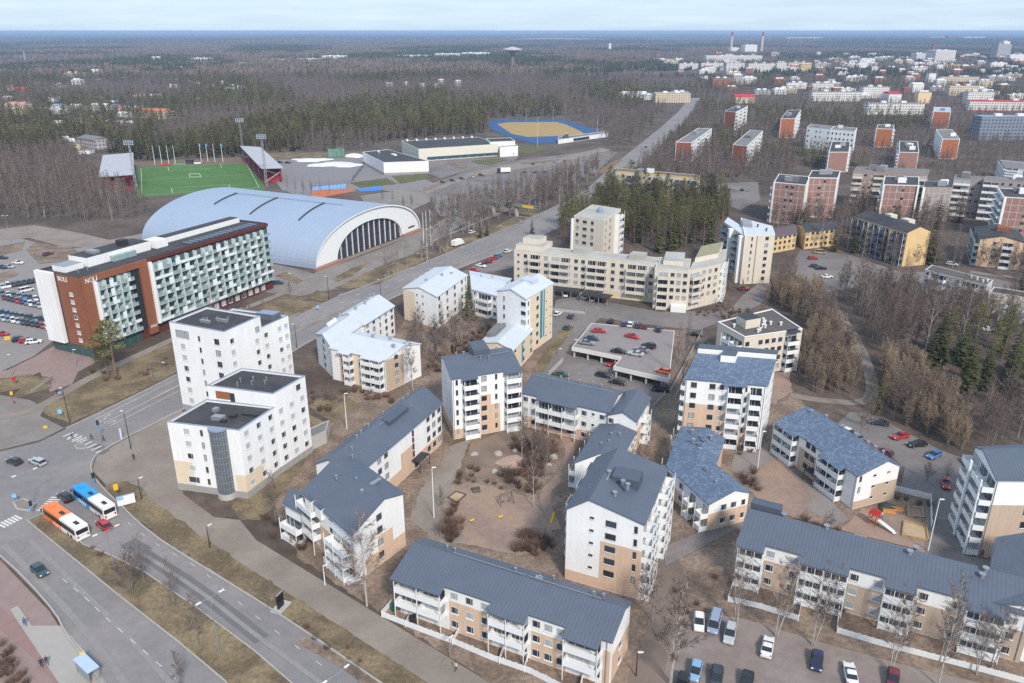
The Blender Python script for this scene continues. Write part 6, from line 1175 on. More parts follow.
for a in ((599, 330.5, 608, 331, 'red', 'sedan', 'red saloon parked sideways at the left edge of the deck'), (592, 338, 601, 339, 'teal', 'sedan', 'dark teal saloon below the red one on the left of the deck'), (587, 342.5, 596, 343.5, 'grey', 'sedan', 'grey green saloon lowest on the left of the deck'), (632.5, 336, 642, 338, 'red', 'sedan', 'bright red saloon driving in the middle of the deck'), (624, 323.5, 627, 318, 'purple', 'hatch', 'dark purple hatchback in the back row of the deck'), (630.5, 324, 634, 318, 'white', 'hatch', 'white hatchback in the back row of the deck'), (638, 325, 641, 319, 'dark', 'estate', 'dark estate in the back row of the deck'), (645, 326, 648, 320, 'maroon', 'hatch', 'dark red hatchback at the right end of the back row'), (659, 329, 663, 323, 'navy', 'hatch', 'navy hatchback alone at the right of the back row'), (649, 345.5, 640, 342, 'dark', 'suv', 'dark SUV at the back of the cluster on the deck'), (642, 349.5, 633, 347, 'grey', 'sedan', 'grey saloon in the middle of the cluster on the deck'), (636, 353.5, 627, 352, 'silver', 'sedan', 'silver saloon at the front of the cluster on the deck'), (619, 351, 629, 352.5, 'black', 'sedan', 'black saloon near the edge step of the deck'), (663, 371, 654, 369, 'orange', 'hatch', 'orange hatchback at the near right corner of the deck')): car(*a, group=G_, z=3.0)
G_ = 'cars round the parking deck'
for a in ((611.5, 363, 606, 366, 'red', 'hatch', 'red hatchback on the ground before the deck step'), (604, 375, 614, 377, 'black', 'estate', 'black estate below the deck, left of two dark cars'), (618, 382, 628, 384, 'black', 'sedan', 'black saloon below the deck, right of two dark cars'), (660, 389, 650, 388, 'black', 'suv', 'long black car under the right end of the deck'), (561, 374, 571, 375, 'green', 'sedan', 'dark green car beside the short ramp wall'), (567, 327, 570, 322, 'green', 'hatch', 'dark car on the grass verge beside the turquoise striped tower'), (571, 316, 574, 312, 'purple', 'hatch', 'dark car inside the low white wall'), (558, 313.5, 564, 310, 'white', 'hatch', 'white car tucked behind the turquoise striped tower'), (611, 321, 614, 315, 'black', 'hatch', 'black hatchback in the planted bay behind the deck'), (695, 334, 704, 335, 'black', 'sedan', 'black saloon at the top of the ramp wall')): car(*a, group=G_)
for a in ((565, 294.5, 567, 299, 'white', 'hatch', 'white car in the left carport'), (584, 297, 586, 302, 'white', 'hatch', 'white car at the left of the right carport'), (592, 299, 594, 304, 'silver', 'hatch', 'silver car in the middle of the right carport'), (600, 300, 602, 305, 'navy', 'hatch', 'navy car at the right of the right carport')): car(*a, group='cars under the carports', parts=False)
G_ = 'cars by the cross road'
for a in ((481, 265.5, 490, 267, 'white', 'sedan', 'white car parked beside red ones behind the white U shaped block'), (474, 270, 482, 271.5, 'red', 'sedan', 'bright red car nearest the white U shaped block'), (487, 262, 496, 260, 'maroon', 'sedan', 'maroon car behind the white parked one'), (493, 258.5, 500, 257, 'red', 'sedan', 'red car between a maroon and a blue one'), (498, 256, 505, 254, 'blue', 'hatch', 'blue car at the far end of the red row'), (508, 251, 515, 249, 'white', 'hatch', 'white car near the corner of the long cream block')): car(*a, group=G_, parts=False)
o = car(472, 232, 480, 229, 'white', 'hatch', 'white car driving away along the boulevard', parts=False, name='car'); o = car(521, 222, 528, 219, 'silver', 'hatch', 'silver car approaching the footbridge', parts=False, name='car')
# delivery van with box on the boulevard
def box_van(x, y, tx, ty, label):
    p = at(x, y); q = at(tx, ty); d = q - p; o = thing('delivery_truck', label, 'truck', p, math.atan2(-d.y, -d.x)); m = MB(); loft(m, [(-3.6, .5, 1.6, .9, .8), (-3.3, .4, 2.1, 1, .9), (-2.2, .4, 2.3, 1, .95), (-1.9, .4, 2.3, 1, .95)]); m.build('cab', carpaint('white'), o); m = MB(); m.box(-1.8, -1.2, .9, 3.6, 1.2, 3.2); m.build('cargo_box', WHITE2, o); m = MB(); m.box(-3.35, -.85, 1.4, -3.2, .85, 2.05); m.build('windscreen', CGLASS, o); m = MB(); m.box(-2, -.5, .4, 3.4, .5, .89); m.build('chassis', DMETAL, o)
    for wx in (-2.7, 2.2):
        for wy in (-.95, .95): w = link('wheel', car_meshes('hatch')['wheel'], o, (wx, wy, .42)); w.scale = (1.3,) * 3
box_van(458, 246, 468, 242.5, 'white box truck driving on the boulevard past the arena lawn')
o_ = thing('advertising_truck', 'black and white lorry parked on the sports centre lot', 'truck', at(506, 173), .2); m = MB(); m.box(-4, -1.25, 1, 3, 1.25, 3.6); m.build('cargo_box', WHITE2, o_); m = MB(); m.box(-6, -1.2, .5, -4.1, 1.2, 3.4); m.build('cab', DMETAL, o_)
for wx in (-5, 0, 2): m = MB(); m.tube([(wx, -1.2, .5), (wx, 1.2, .5)], [.5, .5], 10); m.build('wheel', TYRE, o_)
# hotel car park rows and other far cars (too small to show parts)
CL = ('dark', 'black', 'grey', 'silver', 'white', 'red', 'navy', 'maroon', 'blue', 'teal', 'bluegrey', 'lightblue')
ORD = 'first second third fourth fifth sixth seventh eighth ninth tenth eleventh twelfth thirteenth fourteenth fifteenth'.split()
CN = dict(lightblue='light blue', bluegrey='blue grey')
def row(A_, B_, n, dx, dy, where, group, cols=None, seed=0, kinds=('hatch', 'sedan', 'estate', 'hatch', 'suv')):
    r = random.Random(seed)
    for i in range(n):
        f = (i + .5) / n; x = A_[0] + (B_[0] - A_[0]) * f; y = A_[1] + (B_[1] - A_[1]) * f; c = cols[i % len(cols)] if cols else r.choice(CL)
        car(x, y, x + dx, y + dy, c, r.choice(kinds), '%s car, %s from left in %s' % (CN.get(c, c), ORD[i], where), group, parts=False)
G_ = 'cars in the hotel car park'
row((0, 287), (38, 280), 7, 3, 5, 'row one of the hotel car park', G_, ['white', 'white', 'dark', 'black', 'dark', 'black', 'dark'], 1)
row((2, 297), (46, 307), 10, 3, 4, 'row two of the hotel car park', G_, ['maroon', 'dark', 'navy', 'red', 'dark', 'blue', 'white', 'grey', 'silver', 'white'], 2)
row((0, 293), (44, 300), 8, 3, 4, 'row two of the hotel lot, rear line', G_, ['teal', 'white', 'dark', 'grey', 'blue', 'dark', 'white', 'dark'], 7)
row((-4, 312), (48, 321), 11, 3, 4, 'row three of the hotel lot, rear line', G_, ['dark', 'navy', 'blue', 'teal', 'dark', 'grey', 'dark', 'black', 'grey', 'black', 'dark'], 3)
row((-4, 317), (50, 327), 11, 3, 4, 'row three of the hotel lot, front line', G_, ['grey', 'silver', 'grey', 'white', 'silver', 'dark', 'black', 'dark', 'black', 'red', 'white'], 4)
row((17, 339), (37, 342), 3, 10, -1, 'the row nearest the hotel entrance', G_, ['black', 'red', 'white'], 5)
car(26.5, 290, 33, 288.5, 'white', 'van', 'white van standing above the second row of the hotel car park', G_, parts=False); car(2, 334, 10, 334, 'red', 'hatch', 'red car at the left edge below the parked rows', G_, parts=False); car(18, 262.5, 28, 263, 'white', 'sedan', 'white car alone in the rear hotel lot', G_, parts=False); car(9, 266.5, 16, 267, 'silver', 'sedan', 'silver car at the left edge of the rear hotel lot', G_, parts=False); car(2, 267, 8, 268, 'navy', 'sedan', 'navy car at the left edge of the rear hotel lot', G_, parts=False); car(2, 257.5, 10, 257.5, 'dark', 'sedan', 'dark car at the left edge above the silver one', G_, parts=False); car(48, 254, 56, 252, 'maroon', 'suv', 'rust red car among bare bushes behind the hotel', G_, parts=False); car(83 + 195 - 0, 282.5, 288, 282, 'teal', 'hatch', 'teal car parked between the hotel end and the arena', parts=False)
G_ = 'cars in the woodland car park on the right'
for a in ((813, 258, 820, 258, 'red', 'hatch', 'red car in the woodland car park beside the yellow house block'), (821, 268, 829, 268, 'black', 'sedan', 'black car in the woodland car park above a white one'), (827, 276.5, 834, 276, 'white', 'sedan', 'white car at the mouth of the woodland car park'), (820, 252.5, 829, 253, 'tan', 'van', 'tan van behind the woodland car park'), (815, 266, 822, 266.5, 'dark', 'hatch', 'dark car left of the black one in the woodland car park'), (989, 329, 996, 329, 'white', 'sedan', 'white car among birches right of the big spruce'), (952, 264, 960, 265, 'silver', 'estate', 'silver car before the peach gabled block'), (744, 288.5, 750, 288.5, 'maroon', 'hatch', 'dark red car at the foot of the cream corner tower')): car(*a, group=G_, parts=False)
row((668, 189), (752, 190), 13, 4, -3, 'the lot behind the pine wood', 'cars in the lot behind the pine wood', None, 8); row((700, 176), (740, 175), 6, 4, -3, 'the upper lot behind the pine wood', 'cars in the lot behind the pine wood', None, 9)
row((438, 183), (486, 174), 5, 5, 1, 'the dark sports centre lot', 'cars in the sports centre lots', None, 10); row((520, 172), (580, 172), 6, 3, -2, 'the terraced sports lots below the track', 'cars in the sports centre lots', None, 11); row((528, 164), (570, 160), 4, 3, -2, 'the upper sports lot below the track', 'cars in the sports centre lots', None, 12)
for k, (x, y) in enumerate(((288, 162.5), (280, 162))): car(x, y, x + 8, y, 'black', 'sedan', ('right', 'left')[k] + ' of two dark cars by the end of the right grandstand', 'cars by the right grandstand', parts=False)
for k, (x, y, c) in enumerate(((655, 150, 'white'), (672, 131, 'silver'), (634, 163, 'dark'), (690, 106, 'white'), (646, 147, 'navy'))): car(x, y, x + 6, y - 5, c, 'hatch', '%s car on the long avenue, %s of five counted from the near end' % (c, ('third', 'fourth', 'first', 'last', 'second')[k]), 'cars on the avenue', parts=False, name='car')
# buses
def bus(x0, y0, x1, y1, col, accent, label):
    """roof line from the front (x0, y0) to the rear (x1, y1), at roof height"""
    f, r = at(x0, y0, 3.1), at(x1, y1, 3.1); d = (f - r); L = 13.4; c = (f + r) / 2; c.z = 0; o = thing('bus', label, 'bus', c + Vector((0, 0, .07)), math.atan2(-d.y, -d.x)); w = 1.27; h = L / 2; BM = M('bus_' + accent, col, .35, .02, 1, spec=.5); WM = M('bus_white', (.78, .78, .78), .35, .02, 1, spec=.5); sp = .4
    def shell(m, a, c_, z0, z1, y): m.prism([(a, -y), (c_, -y), (c_, y), (a, y)], z0, z1)
    m = MB(); shell(m, -h + .06, sp, .3, 1.25, w); shell(m, -h + .1, sp, 2.55, 3.1, w * .985); m.box(-h + .06, -w, 1.25, -h + .12, w, 1.5); m.build('front_body', BM, o)
    m = MB(); shell(m, sp + .002, h, .3, 1.25, w); shell(m, sp + .002, h - .02, 2.55, 3.1, w * .985); m.box(h - .5, -w, 1.25, h, w, 1.7); m.box(h - .35, -w, 1.7, h - .02, -w + .12, 2.55); m.box(h - .35, w - .12, 1.7, h - .02, w, 2.55); m.build('rear_body', WM, o)
    m = MB(); shell(m, -h + .12, h - .12, 1.25, 2.55, w * .975); m.build('window_band', CGLASS, o)
    for k in range(9): m = MB(); x = -h + 1.2 + k * 1.35; m.box(x - .05, -w * .985, 1.25, x + .05, w * .985, 2.55); m.build('window_pillar', M('bus_pillar', (.03, .03, .035), .4, .05, 1), o)
    m = MB(); m.box(-h, -w * .95, 1.1, -h + .09, w * .95, 2.75); m.build('windscreen', CGLASS, o); m = MB(); m.box(h, -w * .85, 1.6, h + .03, w * .85, 2.5); m.build('rear_window', CGLASS, o)
    for x, s in ((-.9, 1), (h - 1.9, .8)): m = MB(); m.box(x - .7, -.35, 3.1, x + .7, .35, 3.24); m.build('roof_hatch', DMETAL if x < 0 or 1 else WM, o)
    m = MB(); m.box(-h + 1, -.5, 3.1, -h + 2.2, .5, 3.3); m.build('roof_unit', BM, o)
    for x in (-h + 2.6, h - 3.6, h - 2.3):
        for y in (-w + .12, w - .12): q = link('wheel', car_meshes('hatch')['wheel'], o, (x, y, .48)); q.scale = (1.5, 1.2, 1.5)
    for y in (-.95, .95): m = MB(); m.box(h, y - .15, .8, h + .04, y + .15, 1.3); m.build('taillight', LAMPR, o); m = MB(); m.box(-h, y - .2, .55, -h + .07, y + .2, .8); m.build('headlight', LAMPW, o)
    for y in (-w - .25, w + .25): m = MB(); m.box(-h - .1, y - .12, 2.0, -h + .05, y + .12, 2.6); m.tube([(-h, y * .82, 2.7), (-h - .02, y, 2.6)], [.03, .03], 4); m.build('wing_mirror', DMETAL, o)
    return o, w, h, WM
o, w, h, WM = bus(73.8, 481.8, 113, 509.5, (.015, .3, .75), 'blue', 'blue and white bus waiting at the junction beside the bus stop')
LB = M('bus_pattern', (.55, .72, .85), .4, .03, 1)
for s, rz in ((-1, 0), (1, PI)):
    m = MB()
    for x in (-4.2, -3.5, -2.6, -1.7): m.tube([(x + .55 * math.cos(2 * PI * k / 14), s * (w + .012), .82 + .4 * math.sin(2 * PI * k / 14)) for k in range(15)], [.05] * 15, 4)
    m.build('side_pattern', LB, o)
o, w, h, WM = bus(46.5, 502.5, 83, 528, (.85, .2, .045), 'orange', 'orange and white bus standing left of the blue one beside the median')
for s in (-1, 1):
    m = MB(); y = s * (w + .012)
    for a, c in (((-2.6, .4), (-1.6, 1.15)), ((-1.6, .4), (-2.5, 1.15)), ((-1.1, .4), (-1.1, 1.15)), ((-1.1, 1.15), (-.4, .9)), ((-.4, .9), (-1.1, .7)), ((-.1, .4), (-.1, 1.15))): m.tube([(a[0], y, a[1]), (c[0], y, c[1])], [.07, .07], 4)
    m.build('side_pattern', M('bus_pink_pattern', (.85, .4, .38), .4, .03, 1), o)
m = MB(); m.box(h + .005, -.75, 1.05, h + .02, .75, 1.25); m.build('rear_pattern', M('mint_paint', (.35, .65, .5), .4, .03, 1), o)
# ================================================================ lamps, signs, masts
def lamp(label, bx, by, tx, ty, arms=1, mat=METAL, reach=1.6, heading=None, group='street lamps', name='street_lamp', r=.09):
    p = at(bx, by); z = zof(bx, by, ty); o = thing(name, label, 'street lamp', p, 0, group); m = MB(); q = None
    lo = Vector(px((p.x, p.y, z))); lean = 0
    m.tube([(0, 0, 0), (0, 0, z)], [r * 1.3, r * .75], 7); m.build('pole', mat, o)
    a = heading if heading is not None else 0
    for k in range(arms):
        t = a + PI * k; d = Vector((math.cos(t), math.sin(t), 0)); m = MB(); m.tube([(0, 0, z - .05), tuple(d * reach * .5 + Vector((0, 0, z + .12))), tuple(d * reach + Vector((0, 0, z + .16)))], [.05, .045, .045], 5); m.build('arm', mat, o)
        m = MB(); c = d * (reach + .35); n = Vector((-d.y, d.x, 0)) * .16; e = d * .42; P = [c - e - n, c + e - n * .7, c + e + n * .7, c - e + n]; m.prism([(v.x, v.y) for v in P], z + .08, z + .22); m.build('lamp_head', M('lamp_head_white', (.7, .7, .68), .5, .03, 1), o)
    return o
HB = math.atan2((at(200, 610) - at(100, 530)).y, (at(200, 610) - at(100, 530)).x) + PI / 2
HC = math.atan2((at(400, 275) - at(250, 350)).y, (at(400, 275) - at(250, 350)).x) + PI / 2
for a in (('twin armed lamp on the median beside the orange bus', 116, 576, 106, 531, 2, METAL, 1.6, HB), ('twin armed lamp on the median between bare young trees', 220, 657, 214, 598, 2, METAL, 1.6, HB), ('twin armed lamp on the traffic island in the junction', 33, 506, 26, 473, 2, METAL, 1.7, HB), ('twin armed lamp cut by the bottom edge of the view', 341, 726, 340, 675, 2, METAL, 1.6, HB), ('dark lamp on the grass corner left of the cross road', 70, 423, 62, 389, 1, DMETAL, .3, HC), ('dark lamp at the corner of the pavement opposite the crosswalk', 131, 449, 125, 412, 1, DMETAL, .3, HC), ('dark lamp on the pavement right of the bus stop sign', 141.5, 499, 136.5, 479.5, 1, DMETAL, .3, HB), ('dark lamp between the path and the boulevard', 210, 548, 206, 527, 1, DMETAL, .3, HB), ('white path lamp by the bottom of the angled block', 325, 585, 323, 567, 1, WHITE2, .1, HB), ('path lamp before the fence of the bottom terrace', 450, 657, 449, 639, 1, METAL, .1, HB), ('grey lamp with long arm over the cross road before the hotel', 152.5, 380, 150, 360, 1, METAL, 5, HC - PI), ('dark lamp by the road mouth in front of the arena', 329, 300, 326.5, 277, 1, DMETAL, .3, HC), ('dark lamp on the far kerb behind the white roofed angled block', 381, 299, 380.6, 280, 1, DMETAL, .3, HC), ('lamp with long arm over the road behind the U shaped block', 430, 274, 430.5, 255, 1, METAL, 5, HC), ('lamp on the verge between hotel and arena', 293, 293, 290, 274, 1, METAL, .4, HC), ('dark lamp beside the white flat roofed tower at the cross road', 297, 348, 295, 325, 1, DMETAL, .3, HC), ('tall white pole at the edge of the sand playground', 434, 518, 432, 468, 1, WHITE2, .1, 0), ('white pole in the yard behind the angled grey roofed block', 347, 429, 345, 394, 1, WHITE2, .2, 0), ('slim pale pole by the sandpit at the lower right', 928, 551, 939, 500, 1, WHITE2, .1, 0), ('slim white pole beside the low scuffed blue roof', 757.5, 469, 761, 432, 1, WHITE2, .1, 0), ('lamp in the hotel forecourt by the red paving', 12, 376, 10, 355, 1, METAL, .2, 0), ('lamp at the edge of the hotel forecourt', 76, 367, 75, 350, 1, METAL, .2, 0), ('pole at the near right corner of the bottom terrace', 636, 676, 637, 653, 1, DMETAL, .1, 0), ('tall pole by the road entering the left wood', 11, 242, 4, 216, 2, METAL, .8, 0), ('lamp by the tarmac yard beside the green cages', 344, 158, 344, 135, 1, METAL, .5, 0), ('lamp left of the smaller sports hall', 362, 158, 362, 144, 1, METAL, .5, 0), ('lamp in front of the smaller sports hall', 380, 174, 380, 153, 1, METAL, .5, 0), ('white mast before the running track', 537.5, 147, 537.5, 118, 1, WHITE2, .2, 0), ('white mast at the right end of the running track', 597, 136, 597, 116, 1, WHITE2, .2, 0), ('white mast behind the running track on the left', 526, 121, 526, 108, 1, WHITE2, .2, 0), ('white mast behind the running track in the middle', 553, 120, 553, 107, 1, WHITE2, .2, 0), ('lamp on the boulevard right of the white box truck', 502, 240, 502, 226, 1, METAL, .4, HC), ('lamp on the boulevard left of the white box truck', 466, 252, 466, 243, 1, METAL, .4, HC), ('lamp by the small right hand car park fence', 869, 492, 869, 480, 1, METAL, .2, 0), ('lamp at the drive left of the parking deck', 558.5, 356, 558, 349, 1, METAL, .2, 0), ('lamp by the corner of the parking deck', 574, 350, 573.5, 340, 1, METAL, .2, 0)):
    lamp(*a)
for k, (x, y) in enumerate(((427, 247), (431, 246), (424, 249))): pole('flagpole', ('middle', 'right', 'left')[k] + ' white flagpole beside the arena front', 'flagpole', x, y, y - 36, .12, WHITE2, 'flagpoles by the arena')
def signal(label, x, y, yt, face=0):
    p = at(x, y); z = zof(x, y, yt); o = thing('traffic_light', label, 'traffic light', p, face, 'traffic lights'); m = MB(); m.cyl(0, 0, 0, z, .07, 6); m.build('pole', METAL, o); m = MB(); m.box(-.22, -.2, z - .9, .22, .2, z + .25); m.build('signal_head', DMETAL, o); m = MB(); m.box(-.25, -.24, z - 1.7, .25, -.2, z - 1.2); m.build('arrow_sign', BLUE, o)
signal('traffic light in the middle of the crosswalk of the cross road', 101, 440, 421.5); signal('traffic light on the island beside the orange bus', 33, 514, 502); signal('traffic light on the kerb before the blue bus', 95, 484, 474)
def board_sign(name, label, x, y, w, z0, z1, rz, mat, cat='sign', foot=None):
    p = at(x, y); o = thing(name, label, cat, p, rz); m = MB(); m.box(-w / 2, -.12, z0, w / 2, .12, z1); m.build('panel', mat, o); m = MB(); m.box(-w / 2 - .06, -.14, z1, w / 2 + .06, .14, z1 + .08); m.build('frame', METAL, o)
    if z0 > .3:
        for s in (-1, 1): m = MB(); m.cyl(s * w * .4, 0, 0, z0, .06, 5); m.build('post', METAL, o)
    if foot: m = MB(); m.box(-foot, -foot * .6, 0, foot, foot * .6, .15); m.build('foot', CONC, o)
board_sign('advertising_pillar', 'black advertising pillar on a pale foot between path and boulevard', 281, 607.5, 1.6, .15, 2.9, 1.2, M('black_poster', (.012, .013, .018), .15, .05, 1), 'sign', 1.7)
o = board_sign('shelter_panel', 'white and blue back of the bus shelter beside the yellow stop sign', 127, 505, 3.4, .2, 2.4, .55, WHITE2); m = MB(); m.box(-1.7, -.14, 1.5, -.4, -.121, 2.35); m.build('poster', M('shelter_blue', (.3, .5, .8), .5, .05, 1), bpy.data.objects['shelter_panel'])
p = at(118, 499); o = thing('bus_stop_sign', 'round yellow bus stop sign beside the blue and white bus', 'sign', p, .6); m = MB(); m.cyl(0, 0, 0, 2.6, .05, 6); m.build('post', METAL, o); m = MB(); m.box(-.45, -.08, 2.2, .45, .08, 3.6); m.build('panel', YEL, o)
for k, (x, y, l) in enumerate(((61, 417, 'blue direction sign in the bare corner patch'), (122, 440, 'thin pale banner post on the pavement corner'))): board_sign('road_sign', l, x, y, .9 if k == 0 else .4, 1.0 if k == 0 else .2, 2.2 if k == 0 else 3.2, .2, M('sign_blue', (.2, .5, .85), .5, .05, 1) if k == 0 else M('banner_pale', (.55, .55, .75), .5, .05, 1))
board_sign('road_sign', 'round blue arrow sign on the traffic island', 16, 503, .8, 1.4, 2.2, .3, MATS['sign_blue']); board_sign('road_sign', 'yellow marker post on the lawn edge before the hotel', 12, 396, .7, .3, 1.3, .3, YEL); board_sign('road_sign', 'red and blue sign at the hotel drive', 15, 385, .9, 1.2, 2.6, .3, RED); board_sign('road_sign', 'orange marker block at the pavement edge of the junction', 46, 429, .9, .2, .9, .3, YEL); board_sign('road_sign', 'yellow roadworks arrow in the hotel car park', 8, 341, 1.6, .3, 1.6, .5, YEL); board_sign('road_sign', 'blue sign on the bare verge opposite the arena', 318, 311, .9, 1, 2, .2, MATS['sign_blue'])
# bus shelter at the bottom left
p = at(89, 676, 0); o = thing('bus_shelter', 'bus shelter with pale blue roof at the bottom left pavement', 'bus shelter', p, math.atan2(-(at(200, 683) - at(100, 600)).y, -(at(200, 683) - at(100, 600)).x) + PI); m = MB(); m.box(-2.3, -.9, 2.4, 2.3, .9, 2.6); m.build('roof', M('shelter_roof', (.42, .52, .7), .4, .05, .5), o)
for x in (-2, 2):
    for y in (-.7, .7): m = MB(); m.box(x - .06, y - .06, 0, x + .06, y + .06, 2.4); m.build('post', METAL, o)
m = MB(); m.box(-2, -.72, .3, 2, -.68, 2.2); m.build('glass_wall', MATS['balcony_glass'], o); m = MB(); m.box(-1.5, -.6, .4, 1.5, -.25, .5); m.build('bench', WOOD, o); m = MB(); m.box(-2.5, .2, 2.2, -2.3, .9, 2.9); m.build('yellow_sign', YEL, o)
# ================================================================ people
def person(label, x, y, rz, top, bottom, stride=.25, z=0, group=None, scale=1.0):
    me = bpy.data.meshes.new('person'); o = link('person', me, None, at(x, y, z), rz); bm = bmesh.new(); sk = bm.verts.layers.skin.verify()
    J = dict(pel=(0, 0, .93, .135, .1), wa=(0, 0, 1.1, .125, .09), ch=(0, 0, 1.32, .155, .105), nk=(0, -.01, 1.48, .055, .055), hd=(0, -.02, 1.6, .075, .09), tp=(0, -.01, 1.71, .06, .07))
    for s, n in ((-1, 'l'), (1, 'r')):
        k = stride * s
        J.update({'hp' + n: (s * .095, 0, .88, .09, .095), 'kn' + n: (s * .1, -k * .55 - .02, .5, .06, .065), 'an' + n: (s * .1, -k + (.06 if k < 0 else 0), .09, .04, .045), 'to' + n: (s * .11, -k - .15, .035, .035, .03), 'sh' + n: (s * .18, 0, 1.41, .065, .065), 'el' + n: (s * .24, k * .3 + .03, 1.13, .043, .045), 'wr' + n: (s * .25, k * .75 - .05, .9, .03, .032), 'pa' + n: (s * .25, k * .8 - .07, .82, .022, .04)})
    V = {}
    for n, (a, b_, c, r1, r2) in J.items(): v = bm.verts.new((a, b_, c)); v[sk].radius = (r1, r2); V[n] = v
    V['pel'][sk].use_root = True
    E = [('pel', 'wa'), ('wa', 'ch'), ('ch', 'nk'), ('nk', 'hd'), ('hd', 'tp')] + [e for n in 'lr' for e in (('pel', 'hp' + n), ('hp' + n, 'kn' + n), ('kn' + n, 'an' + n), ('an' + n, 'to' + n), ('ch', 'sh' + n), ('sh' + n, 'el' + n), ('el' + n, 'wr' + n), ('wr' + n, 'pa' + n))]
    for a, b_ in E: bm.edges.new((V[a], V[b_]))
    for s, n in ((-1, 'l'), (1, 'r')):          # five fingers, bent, unequal, rooted in the palm; the thumb leaves its side
        px_, py_, pz_ = J['pa' + n][:3]
        for q, ln in ((-.03, .07), (-.01, .085), (.01, .08), (.03, .062)):
            a = bm.verts.new((px_ - s * .005, py_ + q, pz_ - .045)); c = bm.verts.new((px_ - s * .02, py_ + q, pz_ - .045 - ln)); bm.edges.new((V['pa' + n], a)); bm.edges.new((a, c))
            for v in (a, c): v[sk].radius = (.009, .009)
        a = bm.verts.new((px_ - s * .03, py_ - .045, pz_ + .0)); c = bm.verts.new((px_ - s * .035, py_ - .06, pz_ - .045)); bm.edges.new((V['pa' + n], a)); bm.edges.new((a, c))
        for v in (a, c): v[sk].radius = (.01, .01)
    bm.to_mesh(me); bm.free(); sm = o.modifiers.new('skin', 'SKIN'); sm.use_smooth_shade = True; o.modifiers.new('sub', 'SUBSURF').levels = 1; o.modifiers['sub'].render_levels = 1
    dg = bpy.context.evaluated_depsgraph_get(); dg.update(); nm = bpy.data.meshes.new_from_object(o.evaluated_get(dg)); o.modifiers.clear(); o.data = nm
    nm.materials.clear()
    for mt in (top, bottom, SKIN, M('shoe', (.03, .03, .03), .7, .1, 1), M('eye', (.02, .02, .02), .3, .05, 1), M('lips', (.35, .13, .11), .6, .05, 1)): nm.materials.append(mt)
    for f in nm.polygons:
        c = f.center; f.material_index = 2 if c.z > 1.47 or (abs(c.x) > .19 and c.z < .9) else (3 if c.z < .09 else (1 if c.z < .96 and abs(c.x) < .2 else 0))
    h = MB(); 
    for j in range(5):
        for i in range(10): a = 2 * PI * i / 10; f = j / 4; h.v.append((.088 * math.cos(a) * math.cos(f * 1.4), .012 + .1 * math.sin(a) * math.cos(f * 1.4), 1.655 + .11 * math.sin(f * 1.4) - (.07 if math.sin(a) > .2 and j == 0 else 0)))
    for j in range(4):
        for i in range(10): q = (i + 1) % 10; h.f.append([j * 10 + i, j * 10 + q, (j + 1) * 10 + q, (j + 1) * 10 + i]); h.m.append(0)
    h.f.append([40 + i for i in range(10)]); h.m.append(0); h.build('hair', HAIR, o)
    fc = MB()
    for s in (-1, 1): fc.box(s * .032 - .012, -.118, 1.615, s * .032 + .012, -.1, 1.63, 0); fc.box(s * .083 - .012, -.03, 1.58, s * .083 + .012, .01, 1.64, 1)
    fc.box(-.012, -.135, 1.575, .012, -.1, 1.61, 1); fc.box(-.025, -.115, 1.54, .025, -.1, 1.552, 2); fc.build('face', [MATS['eye'], SKIN, MATS['lips']], o)
    o.scale = (scale,) * 3
    return tag(o, label, 'person', group)
JK = M('dark_jacket', (.025, .027, .04), .8, .1, 2); JB = M('blue_jacket', (.06, .1, .25), .8, .1, 2); JR = M('red_jacket', (.4, .04, .05), .8, .1, 2); JW = M('pale_jacket', (.6, .58, .56), .8, .1, 2); TR = M('dark_trousers', (.03, .032, .04), .85, .1, 2); JN = M('blue_jeans', (.06, .09, .16), .85, .1, 2)
for a in (('person in a blue jacket walking on the near end of the crosswalk', 72.5, 439, 1.2, JB, TR), ('person in dark clothes in the middle of the crosswalk', 92, 440, 1.4, JK, TR), ('person in dark clothes at the right end of the crosswalk', 104, 442, -1.6, JK, TR), ('person in black walking on the pavement right of the crosswalk', 134, 460, .6, JK, TR), ('person waiting at the kerb before the blue bus', 93, 479, 1.0, JK, TR), ('person in blue jeans on the pale paving at the bottom left', 25.5, 626, .8, JB, JN), ('person in dark jacket, left of a pair on the bottom left pavement', 42, 667, .7, JK, TR), ('person in dark jacket, right of a pair on the bottom left pavement', 47.5, 665, .7, JK, JN), ('person in a pale jacket walking on the path below the terrace fence', 456, 671, 2.2, JW, TR), ('person in a pale jacket standing by the red slide', 881.5, 519, .2, JW, JN), ('person in dark clothes at the corner of the tan tower', 981.5, 558, .4, JK, TR), ('person in black before the hotel lawn pushing a small cart', 57.5, 395, .4, JK, TR), ('child in a red jacket before the hotel car park', 14.5, 404, .4, JR, TR)): person(*a, scale=.75 if a[0].startswith('child') else 1.05)
p = at(60, 395); o = thing('hand_cart', 'small pale cart pushed by a person on the hotel path', 'cart', p, .5); m = MB(); m.box(-.5, -.35, .3, .5, .35, .9); m.build('tray', FLASH, o)
for s in (-1, 1): m = MB(); m.tube([(.3, s * .36, .2), (.3, s * .42, .2)], [.2, .2], 10); m.build('wheel', TYRE, o)
